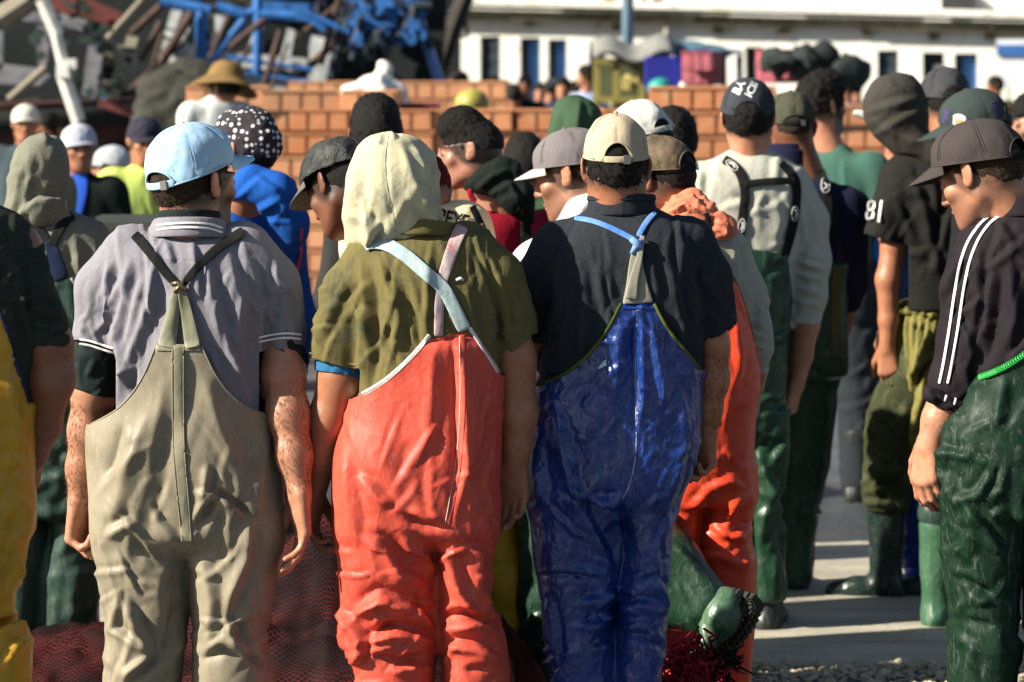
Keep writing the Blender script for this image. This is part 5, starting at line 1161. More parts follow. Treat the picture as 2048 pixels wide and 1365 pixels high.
def raised_leg():
    # the green leg kicked up behind the blue overalls belongs to the man in the grey cap; it is his, so it is his child
    s = None
    for o in C.objects:
        if o.get('label', '').startswith('man in a grey cap'): root = o
    s = Person.__new__(Person); s.D = 7.5; s.rx = root.location.x; s.hd = 30.0; s.R = np.array(Matrix.Rotation(math.radians(30), 3, 'Z')); s.root = root; s.bvhs = []; s.prims = []; s.colf = []
    gm = MATS['bottle green rubber']
    pr = s.chain([(1255, 1078, -.2, .125), (1330, 1138, -.30, .098), (1414, 1204, -.38, .062)], .02)+[(rc(s.L(1265, 1165, -.22), s.L(1398, 1228, -.37), .115, .050), .03)]
    s.surf('trouser_leg', [(pr[0][0], 0)]+pr[1:], gm, .007, [([(1340, 1080), (1400, 1150), (1440, 1180)], 8, .006), ([(1350, 1160), (1390, 1250)], 7, .006)]+rf((1310, 1060, 1440, 1280), 10, -50, 30, (40, 120), (6, 11), .003, 145), fm=.6)
    bt = pvc('green boot rubber', (.022, .085, .042), .33, (.3, .34, .22), .35, .25, .6, 40)
    b = [(rc(s.L(1400, 1200, -.36), s.L(1440, 1212, -.40), .058, .044), 0), (rc(s.L(1458, 1200, -.42), s.L(1444, 1238, -.43), .028, .038), .03), (rc(s.L(1444, 1238, -.43), s.L(1412, 1292, -.43), .040, .034), .03), (rc(s.L(1412, 1292, -.43), s.L(1396, 1314, -.43), .034, .026), .02)]
    ob = s.surf('raised_boot', b, bt, .006, rf((1380, 1160, 1480, 1300), 6, -60, 10, (60, 100), (4, 7), .003, 146))
    m = MB(); so = pvc('boot sole', (.012, .018, .012), .6, g=.4)
    pts = [(1474, 1186), (1484, 1200), (1478, 1230), (1458, 1262), (1434, 1290), (1412, 1312)]
    c = spline([s.L(x-8, y, -.42) for x, y in pts], 30); m.tube([Vector(p) for p in c], [.012]+[.020]*28+[.012], 10)
    for i, p in enumerate(c[::2]):
        a = -.9+.9*i/15
        for q in (-.05, -.02, .012, .045): m.box(Vector(p)+Vector((.022, q*.9-.01, -.004)), (.016, .016, .010), Matrix.Rotation(a, 3, 'Y'))
    m.build('sole', so, ob)

def man_green_hood():
    q = cloth('quilted green', (.045, .085, .045), (.025, .05, .03), bump=.6)
    s = std('man in a quilted dark green jacket with its hood up behind the grey cap', 1132, 205, 9.1, hpx=1152, hpy=272, heading=15, yaw=20, pitch=5, shirt=q, ears=False, size=.82, trousers=MATS['dark green rubber'], sk=SK3, h=.010, seed=151, bulk=1.08)
    hoodpx(s, [(191, 1140, 1165, 0, .012), (198, 1122, 1180, 0, .05), (215, 1110, 1197, 0, .08), (245, 1102, 1207, 0, .10), (280, 1098, 1208, 0, .105), (315, 1092, 1200, 0, .10), (345, 1095, 1190, 0, .09)], q, [([(1160, 195), (1155, 260), (1160, 330)], 8, .008), ([(1120, 220), (1108, 290)], 8, .006)]+rf((1095, 200, 1205, 330), 12, 70, 30, (40, 90), (5, 9), .004, 152))
    for y in range(365, 480, 17): s.piping('quilt_line', [(1040, y), (1085, y+2), (1130, y)], .0012, cloth('green thread', (.01, .02, .01)), off=.0)

def man_white_cap():
    w = cloth('worn white cotton', (.55, .55, .50), (.42, .42, .38), stain=(.32, .34, .32), bump=.4)
    s = std('man in a worn off-white cap behind the beige cap', 1290, 200, 8.6, heading=20, yaw=38, pitch=14, roll=-10, shirt=cloth('teal fleece', (.04, .09, .09)), trousers=MATS['dark green rubber'], sk=SK2, h=.011, seed=161)
    s.cap(w, w, a=.088, b=.106, hg=.108, up=.018, arch=.038, arch_h=.042, seed=162, puff=.007); s.hair(HAIR, .001, .002, nape=-.055, line=.026, tufts=500, h=.007)
def man_small_dark():
    s = std('man with cropped dark hair and blue shirt between the white and navy caps', 1362, 225, 9.7, heading=-10, yaw=-10, pitch=8, hpx=1347, shirt=cloth('blue shirt', (.06, .14, .38)), hpy=285, trousers=MATS['navy rubber'], sk=SK3, h=.011, seed=171)
    s.hair(HAIR, .008, .004, tufts=900, h=.007)

def man_scarf():
    s = Person('man in a mottled brown cap and grey sweater with salmon scarf and red overalls', 1405, 7.4)
    gy = cloth('pale grey sweater', (.40, .37, .30), (.33, .31, .26), heather=.2, bump=.5); rd = pvc('orange red rubber', (.66, .055, .018), .42, (.3, .03, .02), .35, .4, .5, 20)
    T = [(425, 1355, 1430, 0, .04), (440, 1335, 1450, 0, .06), (456, 1318, 1466, 0, .08), (475, 1302, 1482, 0, .10), (520, 1292, 1494, 0, .115), (600, 1296, 1500, 0, .12), (700, 1300, 1500, 0, .12), (820, 1300, 1500, 0, .12), (900, 1305, 1500, 0, .12)]
    pr = [(s.rows(T, 2.4), 0)]+[(p, .03) for p, k in s.chain([(1448, 510, 0, .068), (1488, 590, 0, .056), (1504, 660, 0, .048), (1512, 700, .0, .040), (1511, 738, .02, .034)])]+[(p, .03) for p, k in s.chain([(1345, 510, 0, .068), (1300, 600, 0, .056), (1290, 720, 0, .05), (1290, 800, 0, .04)])]
    bib = [(1350, 548), (1464, 548), (1478, 580), (1492, 620), (1512, 700), (1700, 705), (1700, 2000), (1100, 2000), (1100, 700), (1310, 680), (1335, 600)]
    s.surf('sweater', pr, gy, .0075, [([(1500, 640), (1530, 650)], 5, .008), ([(1492, 665), (1532, 675)], 5, .009), ([(1495, 690), (1535, 695)], 5, .008), ([(1460, 480), (1480, 560)], 8, .006)]+rf((1430, 480, 1540, 740), 26, 70, 35, (30, 90), (4, 8), .005, 181), atten=bib, push=.004)
    s.collar('cuff', s.L(1510, 742, .02), .034, .034, s.L(1510, 748, 0)[2], s.L(1510, 718, 0)[2], gy, 0)
    O = [(500, 1310, 1480, 0, .12), (620, 1298, 1500, 0, .13), (740, 1300, 1513, 0, .135), (830, 1305, 1508, 0, .135), (900, 1310, 1506, 0, .135), (960, 1318, 1510, 0, .13), (1000, 1325, 1508, 0, .12)]
    LR = [(930, 1404, 1510, 0, .10), (980, 1400, 1513, 0, .105), (1040, 1398, 1502, 0, .10), (1070, 1392, 1500, 0, .10), (1120, 1392, 1508, 0, .10), (1180, 1395, 1509, 0, .10), (1260, 1400, 1507, 0, .10), (1365, 1402, 1500, 0, .09), (1500, 1405, 1490, 0, .08)]
    LL = [(930, 1318, 1402, 0, .10), (1000, 1330, 1402, 0, .10), (1060, 1333, 1396, 0, .09), (1110, 1335, 1390, 0, .09), (1200, 1330, 1390, 0, .09), (1365, 1325, 1400, 0, .09), (1500, 1330, 1390, 0, .08)]
    s.surf('overalls', [(s.rows(O, 2.4, .004), 0), (s.rows(LL, 2.3), .02), (s.rows(LR, 2.3), .02)], rd, .008, [([(1500, 985), (1470, 1010), (1450, 1040)], 8, .007), ([(1495, 1080), (1450, 1070), (1425, 1050)], 9, .010), ([(1440, 1110), (1480, 1130), (1505, 1120)], 8, .010), ([(1500, 1045), (1460, 1062)], 8, -.010), ([(1460, 600), (1480, 700), (1470, 800)], 12, .006)]+rf((1340, 900, 1512, 1365), 34, 35, 45, (30, 100), (5, 10), .005, 182)+rf((1420, 580, 1510, 900), 14, 80, 20, (60, 150), (7, 12), .004, 183), [(6, .004, (1, 1, .6), 184)], clip=bib, clipf=bib, thick=.003)
    om = s.root.children[-1]
    s.ribbon('strap', [(1408, 470), (1425, 495), (1445, 525), (1460, 556)], [16, 18, 20, 20], MATS['white tape'], .005, .003); s.ribbon('top_band', [(1430, 556), (1464, 556)], 12, rd, .003, .003, parent=om)
    s.piping('edge_binding', [(1464, 550), (1478, 580), (1492, 620), (1505, 670)], .003, MATS['green bound edge'], parent=om)
    sc = cloth('salmon scarf', (.60, .19, .11), (.45, .13, .08), bump=.5)
    pr = pelt(s, [(1335, 440, -.04, .03), (1370, 425, -.09, .04), (1405, 430, -.10, .035), (1425, 450, -.10, .018)])+[(p, .02) for p, k in s.chain([(1340, 415, -.03, .03), (1385, 402, -.07, .03), (1415, 440, -.09, .02)])]+[(p, .02) for p, k in s.chain([(1420, 448, -.11, .016), (1440, 452, -.115, .028), (1452, 455, -.11, .026), (1448, 462, -.11, .02)])]
    s.surf('scarf', pr, sc, .006, [([(1330, 430), (1370, 410), (1410, 430)], 4, .010), ([(1325, 445), (1370, 430), (1410, 445)], 4, .010), ([(1430, 440), (1455, 450), (1450, 475)], 4, .008), ([(1350, 400), (1390, 395), (1410, 420)], 4, .008), ([(1380, 390), (1400, 420)], 4, .006)]+rf((1320, 390, 1465, 480), 16, 10, 40, (30, 70), (3, 6), .004, 185))
    s.ribbon('scarf_band', [(1412, 425), (1418, 445), (1416, 466)], 11, MATS['black webbing'], .004, .004)
    s.head(s.L(1318, 358, .0), 55, 14, 0, .95, s.L(1372, 440, 0), .055, beard=.5)
    s.prims += s.chain([(1390, 460, 0, .06), (1395, 800, 0, .07)], .03)+s.chain([(1395, 480, 0, .05), (1455, 530, 0, .045), (1504, 660, 0, .038), (1511, 740, .02, .029), (1508, 775, .03, .027)], .02)+s.chain([(1395, 480, 0, .05), (1310, 600, 0, .04), (1290, 800, 0, .03)], .02)
    s.hand(s.L(1508, 770, .03), s.L(1500, 860, .06), (-.9, .3, 0), -1); s.hand(s.L(1290, 790, .0), s.L(1288, 860, .02), (.9, .3, 0), 1)
    s.body(SK2, .005)
    m = cloth('mottled brown cotton', (.16, .12, .075), (.10, .08, .06), stain=(.035, .03, .022), bump=.4)
    s.cap(m, MATS['black webbing'], a=.086, b=.104, hg=.100, yaw=55, pitch=12, size=.98, up=.014, seed=186, puff=.006); s.hair(HAIR, .001, .002, nape=-.055, line=.022, tufts=600, h=.006)
    for x in (1450, 1360):
        a = s.L(x, 1500, 0); a[2] = 0; s.boot(a, (0, 1, 0), MATS['black rubber'])

def man_navy_cap():
    s = Person('man in a navy cap and cream sweatshirt with black crossbar braces over green waders', 1500, 9.2)
    cr = cloth('cream sweatshirt', (.45, .44, .37), (.40, .37, .28), heather=.12, bump=.5); gr = pvc('forest rubber', (.008, .040, .018), .38, (.05, .07, .04), .4, .4, .55, 18)
    T = [(296, 1465, 1530, 0, .045), (306, 1448, 1550, 0, .06), (318, 1425, 1572, 0, .08), (332, 1392, 1592, 0, .10), (352, 1372, 1610, 0, .115), (400, 1372, 1618, 0, .125), (480, 1385, 1600, 0, .12), (560, 1400, 1585, 0, .12), (660, 1400, 1580, 0, .12)]
    bib = [(1420, 498), (1500, 498), (1575, 510), (1580, 560), (1590, 640), (1750, 645), (1750, 1800), (1200, 1800), (1200, 600), (1400, 590)]
    pr = [(s.rows(T, 2.4), 0)]+[(p, .03) for p, k in s.chain([(1580, 375, 0, .07), (1618, 440, 0, .060), (1624, 520, .0, .058), (1620, 590, 0, .052), (1612, 645, .0, .048)])]+[(p, .03) for p, k in s.chain([(1405, 370, 0, .07), (1378, 450, 0, .06), (1375, 560, 0, .05), (1380, 650, 0, .045)])]
    s.surf('sweatshirt', pr, cr, .0085, [([(1590, 520), (1645, 535)], 5, .010), ([(1592, 548), (1650, 560)], 5, .011), ([(1590, 575), (1650, 585)], 5, .010), ([(1590, 600), (1645, 612)], 5, .009), ([(1550, 380), (1560, 440), (1545, 500)], 9, .005, .1), ([(1600, 400), (1610, 480), (1580, 530)], 8, .008), ([(1400, 340), (1400, 400)], 8, .006), ([(1515, 380), (1518, 470)], 9, .003, .1)]+rf((1380, 330, 1650, 640), 30, 85, 30, (40, 110), (5, 9), .005, 191), atten=bib, push=.004,
           clip=[(1340, 250), (1700, 250), (1700, 640), (1645, 650), (1600, 648), (1588, 660), (1580, 900), (1340, 900)])
    s.ribbon('cuff', [(1586, 638), (1615, 642), (1640, 640)], 16, cr, .003, .004)
    O = [(450, 1400, 1595, 0, .12), (520, 1400, 1590, 0, .13), (600, 1400, 1584, 0, .132), (700, 1400, 1575, 0, .132), (800, 1398, 1572, 0, .132), (860, 1400, 1575, 0, .125)]
    LR = [(820, 1490, 1575, 0, .11), (900, 1492, 1578, 0, .11), (960, 1496, 1572, 0, .10), (1020, 1498, 1562, 0, .095), (1080, 1500, 1558, 0, .09), (1130, 1500, 1566, 0, .09), (1175, 1500, 1572, 0, .085), (1200, 1505, 1570, 0, .08)]
    LL = [(820, 1400, 1485, 0, .11), (960, 1405, 1485, 0, .10), (1200, 1420, 1485, 0, .085)]
    s.surf('waders', [(s.rows(O, 2.4, .004), 0), (s.rows(LL, 2.3), .02), (s.rows(LR, 2.3), .02)], gr, .009, [([(1540, 930), (1560, 900), (1575, 880)], 7, .010), ([(1510, 900), (1540, 960), (1560, 1010)], 8, .009), ([(1560, 960), (1530, 1040), (1520, 1100)], 8, .009)]+rf((1480, 520, 1590, 1180), 46, 60, 40, (40, 120), (5, 10), .006, 192), [(6, .004, (1, 1, .6), 193)], clip=bib, clipf=bib, thick=.003)
    blk = MATS['black webbing']
    s.ribbon('strap', [(1447, 318), (1466, 330), (1482, 350), (1490, 385), (1486, 430), (1478, 480), (1462, 545)], [20, 20, 21, 20, 20, 20, 20], blk, .006, .003)
    s.ribbon('strap', [(1562, 325), (1580, 345), (1592, 365), (1592, 410), (1584, 460), (1568, 515)], [16, 18, 20, 20, 20, 21], blk, .006, .003)
    s.ribbon('crossbar', [(1488, 369), (1540, 363), (1592, 362)], 15, blk, .008, .003)
    w = MATS['white trim']
    for x, y, an in ((1464, 331, 40), (1483, 452, 100), (1590, 428, 95)):
        for ddx in (-1, 1): pass
        a = math.radians(an); cs, sn = math.cos(a), math.sin(a); P = [(x+14*math.cos(t)*cs-6.5*math.sin(t)*sn, y+14*math.cos(t)*sn+6.5*math.sin(t)*cs) for t in [i*2*math.pi/16 for i in range(17)]]
        s.piping('strap_logo', P, .0013, w, None, .010, step=3); s.piping('strap_logo', [(x-8*cs, y-8*sn), (x+3*sn, y-3*cs), (x+8*cs, y+8*sn)], .0022, w, None, .010, step=3)
    s.head(s.L(1496, 236, 0), -4, 0, 0, 1.0, s.L(1500, 320, 0), .055, scalp=.9)
    s.prims += s.chain([(1500, 340, 0, .06), (1500, 620, 0, .07)], .03)+s.chain([(1500, 350, 0, .05), (1600, 400, 0, .045), (1615, 560, 0, .042), (1612, 650, .0, .042), (1604, 710, .02, .034), (1592, 775, .03, .026)], .02)+s.chain([(1500, 350, 0, .05), (1395, 400, 0, .045), (1378, 600, 0, .04), (1385, 740, 0, .03)], .02)
    s.hand(s.L(1592, 770, .03), s.L(1574, 838, .04), (-.8, .5, 0), -1, (60, 60, 40), 1.0, .8, .8); s.hand(s.L(1385, 735, 0), s.L(1388, 800, .02), (.9, .3, 0), 1)
    s.body(SK1, .0055)
    nv = cloth('navy cap cotton', (.045, .050, .062), (.03, .034, .045), heather=.35)
    s.cap(nv, MATS['black webbing'], a=.087, b=.106, hg=.118, yaw=-4, pitch=2, size=1.0, up=.012, arch=.048, arch_h=.050, seed=196, puff=.002, strap=False)
    s.hair(HAIR, .004, .004, nape=-.06, line=.024, tufts=1300, h=.006)
    s.text('embroidery', 'BA', 1478, 176, 23, w, -62, off=.004, outline=.02); s.text('embroidery', 'ICIL', 1505, 177, 22, w, -62, off=.004, outline=.02)
    for x in (1535, 1450):
        a = s.L(x, 1230, 0); a[2] = 0; s.boot(a, (.3, 1, 0), MATS['black rubber'])

def man_navy_fleece():
    nf = cloth('navy fleece', (.012, .013, .035), (.008, .010, .022), bump=.6)
    oc = cloth('olive cap cotton', (.060, .062, .040), (.04, .042, .03), bump=.4)
    s = std('man in an olive cap and navy fleece, right of the cream sweatshirt', 1622, 186, 9.9, heading=0, yaw=5, pitch=5, hpx=1582, hpy=256, shirt=nf, sleeves='rolled', trousers=MATS['forest rubber'], sk=SK3, h=.009, seed=201, bulk=1.0, sw=.66, bibz=1.22, scalp=.4,
            legs={'L': [(-.08, 0, .86), (-.07, 0, .47), (-.06, 0, .08)], 'R': [(.0, 0, .86), (-.02, .03, .47), (-.075, .0, .08)]}, arms={'R': [(.135, 0, 1.37), (.14, 0, 1.10), (.10, .05, .86)], 'L': [(-.12, 0, 1.37), (-.13, 0, 1.1), (-.1, .05, .86)]})
    s.cap(oc, MATS['black webbing'], a=.083, b=.102, hg=.115, up=.012, arch=.05, arch_h=.035, seed=202)
    s.hair(HAIR2, -.004, .001, nape=-.03, line=.03, tufts=300, h=.007)
    for y, r in ((300, .058), (312, .062)): s.collar('collar', s.L(1580, y, 0), r+.014, r+.012, s.L(1580, y+16, 0)[2], s.L(1580, y-12, 0)[2], nf, .004)
    w = MATS['white trim']; s.ribbon('strap', [(1640, 340), (1652, 380), (1658, 440), (1650, 500)], 20, MATS['black webbing'], .006, .003)
    s.piping('strap_logo', [(1644, 360), (1650, 354), (1658, 362), (1658, 380), (1650, 386), (1643, 376), (1644, 360)], .0016, w, None, .011, step=3); s.piping('strap_logo', [(1648, 366), (1655, 372), (1649, 378)], .0025, w, None, .011, step=3)

def man_teal_polo():
    s = std('man with dark wavy hair and stubble in a teal polo, facing right', 1668, 160, 12.0, heading=-25, yaw=-55, pitch=0, hpx=1643, hpy=212, size=1.06, shirt=cloth('teal polo', (.045, .11, .085), (.03, .08, .07)), sleeves='short', trousers=cloth('dark trousers', (.02, .025, .03)), bib=False, sk=SK1, beard=1.0, h=.012, seed=211, bodyh=.0055)
    s.hair(HAIR, .010, .008, nape=-.03, line=.050, top=.02, tufts=1400, tl=.02, noisec=60, h=.007)

def man_dark_hood():
    s = Person('man with a dark hood over his cap and a black tee printed with a number', 1850, 9.75)
    hd = cloth('charcoal hood', (.050, .045, .038), (.035, .032, .03), heather=.2, bump=.6); tee = cloth('washed black tee', (.016, .016, .014), (.028, .028, .024), heather=.3)
    T = [(300, 1800, 1880, 0, .05), (315, 1788, 1905, 0, .07), (332, 1775, 1935, 0, .09), (360, 1766, 1955, 0, .11), (420, 1768, 1960, 0, .12), (520, 1785, 1955, 0, .12), (620, 1795, 1945, 0, .12)]
    pr = [(s.rows(T, 2.4), 0)]+[(p, .03) for p, k in s.chain([(1800, 360, -.02, .07), (1782, 420, -.04, .064), (1768, 470, -.04, .060), (1766, 520, -.04, .058)])]
    s.surf('tee', pr, tee, .0085, [([(1820, 340), (1850, 420), (1880, 560)], 10, .010), ([(1860, 340), (1880, 440)], 10, .009), ([(1790, 400), (1830, 480)], 9, .007), ([(1900, 350), (1850, 560)], 9, -.008), ([(1810, 500), (1870, 520)], 9, .007)]+rf((1770, 320, 1950, 600), 26, 70, 40, (50, 130), (6, 11), .006, 221),
           clip=[(1700, 200), (1990, 200), (1990, 640), (1818, 640), (1818, 492), (1780, 482), (1722, 466), (1690, 440)], thick=.003)
    s.text('number', '81', 1750, 424, 62, MATS['white trim'], 8, sx=.62, which=[0], outline=.012, off=.014)
    kh = cloth('khaki green oilskin', (.19, .165, .045), (.07, .08, .02), rough=.5, bump=.6, stain=(.03, .035, .012)); camo = cloth('camouflage', (.035, .040, .018), (.02, .03, .012), stain=(.09, .09, .05))
    O = [(600, 1800, 1925, 0, .09), (625, 1796, 1930, 0, .10), (680, 1792, 1945, 0, .12), (760, 1790, 1950, 0, .125), (850, 1780, 1950, 0, .125), (900, 1775, 1945, 0, .11)]
    s.surf('apron', [(s.rows(O, 2.3), 0)], kh, .0085, [([(1800+i*15, 618), (1797+i*14, 660+i*4), (1805+i*15-i*i*2, 760)], 4, .010) for i in range(8)]+[([(1870, 640), (1830, 740), (1815, 800)], 8, .012), ([(1890, 700), (1850, 780), (1820, 880)], 9, .012)]+rf((1795, 640, 1900, 880), 18, 70, 20, (40, 130), (5, 9), .005, 222))
    s.surf('waistband', [(rc(s.L(1800, 622, -.06), s.L(1865, 628, -.10), .014, .014), 0), (rc(s.L(1865, 628, -.10), s.L(1930, 622, -.06), .014, .014), .01)], kh, .006, rf((1795, 605, 1935, 645), 24, 90, 10, (14, 30), (2, 4), .006, 223))
    LL = [(640, 1800, 1925, 0, .10), (720, 1778, 1925, 0, .105), (780, 1750, 1895, 0, .105), (850, 1728, 1850, 0, .11), (920, 1725, 1832, 0, .11), (965, 1722, 1826, 0, .105), (1000, 1725, 1822, 0, .10), (1024, 1735, 1815, 0, .08)]
    s.surf('trousers', [(s.rows(LL, 2.3), 0), (s.rows([(740, 1830, 1940, .02, .10), (900, 1835, 1935, .02, .10), (1100, 1850, 1930, .02, .09)], 2.3), .02)], camo, .009, [([(1725, 930), (1770, 950), (1825, 935)], 8, .014), ([(1725, 985), (1770, 975), (1825, 990)], 8, .014), ([(1725, 1005), (1780, 1008)], 6, .009), ([(1735, 960), (1790, 962)], 6, -.008)]+rf((1730, 820, 1830, 1020), 26, 20, 50, (30, 90), (5, 9), .007, 224))
    bo = MATS['black rubber']
    a = s.L(1772, 1235, 0); a[2] = 0; s.boot(a, (-1, .15, 0), pvc('dark green boot', (.010, .022, .017), .35, g=.2), H=.345, r=.064)
    a = s.L(1890, 1225, 0); a[2] = 0; s.boot(a, (-1, .2, 0), MATS['dark green boot'], H=.34)
    hoodpx(s, [(146, 1782, 1805, 0, .01), (150, 1768, 1818, 0, .04), (160, 1750, 1832, 0, .07), (180, 1736, 1845, 0, .09), (205, 1726, 1852, 0, .10), (225, 1725, 1856, 0, .10), (250, 1734, 1856, 0, .10), (275, 1752, 1852, 0, .09), (295, 1772, 1848, 0, .08), (312, 1790, 1850, 0, .06)], hd,
           [([(1728, 228), (1780, 212), (1835, 196)], 9, .012), ([(1750, 270), (1800, 240), (1850, 215)], 8, .010), ([(1750, 245), (1800, 275), (1845, 290)], 8, .009), ([(1775, 165), (1815, 190)], 7, .006)]+rf((1730, 155, 1850, 300), 14, 20, 40, (40, 90), (4, 8), .003, 225), fm=.6,
           extra=[(p, .03) for p, k in s.chain([(1830, 285, -.05, .045), (1875, 310, -.06, .04), (1900, 330, -.03, .03)])])
    s.head(s.L(1797, 215, .02), 60, 20, 0, .86, ears=False, neck=s.L(1840, 320, 0), neck_r=.055)
    s.prims += s.chain([(1850, 340, 0, .06), (1860, 620, 0, .07)], .03)+s.chain([(1850, 360, 0, .05), (1790, 380, -.02, .045), (1788, 490, -.04, .043), (1776, 560, -.05, .041), (1778, 640, -.05, .034), (1774, 700, -.05, .026)], .02)
    s.hand(s.L(1774, 695, -.05), s.L(1782, 790, -.06), (.35, .9, 0), 1, (35, 45, 30), 1.0, .9, .5)
    s.body(SK2, .0048)
    MB().tube([s.L(1777+4*math.cos(t), 768+2*math.sin(t), -.085) for t in [i*math.pi/6 for i in range(13)]], .0022, 6).build('ring', plain('gold', (.8, .55, .2), .25, 1), s.root, True)
    a = s.L(1738, 238, .0); s.surf('cap_brim', [(rc(s.L(1742, 232, .02), s.L(1712, 226, .03), .02, .012), 0)], cloth('pale brim', (.4, .42, .4)), .006)

def man_tall_dark():
    s = std('man in a speckled black cap with one ear showing, wearing bright blue boots', 1898, 133, 10.2, heading=35, yaw=12, pitch=6, shirt=cloth('blue work shirt', (.03, .10, .28)), trousers=pvc('cobalt rubber', (.012, .03, .22), .35), sk=SK2, h=.011, seed=231, legs={'L': [(-.09, 0, .86), (-.16, 0, .47), (-.145, 0, .1)], 'R': [(.09, 0, .86), (.05, .0, .47), (.02, -.01, .1)]}, boots=False)
    s.cap(cloth('speckled black cotton', (.018, .018, .02), (.06, .06, .06), mottle=.9, heather=-2.0), MATS['black webbing'], a=.088, b=.104, hg=.115, up=.010, seed=232); s.hair(HAIR, .002, .004, nape=-.055, line=.02, tufts=600, h=.007)
    bb = pvc('blue boot rubber', (.02, .035, .36), .3, g=.2)
    for x in (-.145, .02): s.boot((x, 0, 0), (.75, .65, 0), bb, solem=pvc('orange sole', (.6, .15, .03), .5), H=.34)

def man_badge_cap():
    g = cloth('green grey cap cotton', (.036, .048, .046), (.035, .05, .045), bump=.35)
    s = std('man in a slate green cap with white shield badge, behind the dark cap', 2062, 195, 9.25, heading=0, yaw=74, pitch=16, hpx=1952, hpy=262, size=1.06, shirt=cloth('black jumper', (.012, .012, .014)), trousers=MATS['dark green rubber'], sk=SK2, h=.010, seed=241, beard=.4, legs={'L': [(-.1, 0, .86), (-.27, .02, .47), (-.30, .0, .40)], 'R': [(.09, 0, .86), (.1, 0, .47), (.1, 0, .1)]}, boots=False)
    s.cap(g, g, a=.088, b=.110, hg=.116, up=.014, vis_len=.078, seed=242, puff=.003, vis_droop=.3); s.hair(HAIR, .001, .002, tufts=500, line=.02, nape=-.055, h=.007)
    w = MATS['white trim']; s.ribbon('badge', [(1906, 240), (1918, 241), (1931, 244)], [20, 27, 18], w, .003, .002, across=5); s.ribbon('badge', [(1911, 243), (1918, 244), (1926, 246)], [9, 14, 8], cloth('gold thread', (.4, .3, .12)), .0055, .001)
    s.text('embroidery', 'MMS', 1893, 232, 15, cloth('violet thread', (.10, .06, .24)), -70, off=.004); s.text('embroidery', 'ABYS', 1990, 216, 14, MATS['violet thread'], 62, off=.004)
    s.boot((-.305, 0, 0), (.4, 1, 0), pvc('light green boot', (.035, .10, .05), .45, g=.2), H=.345, r=.058); s.boot((.1, 0, 0), (.4, 1, 0), MATS['light green boot'], H=.34)

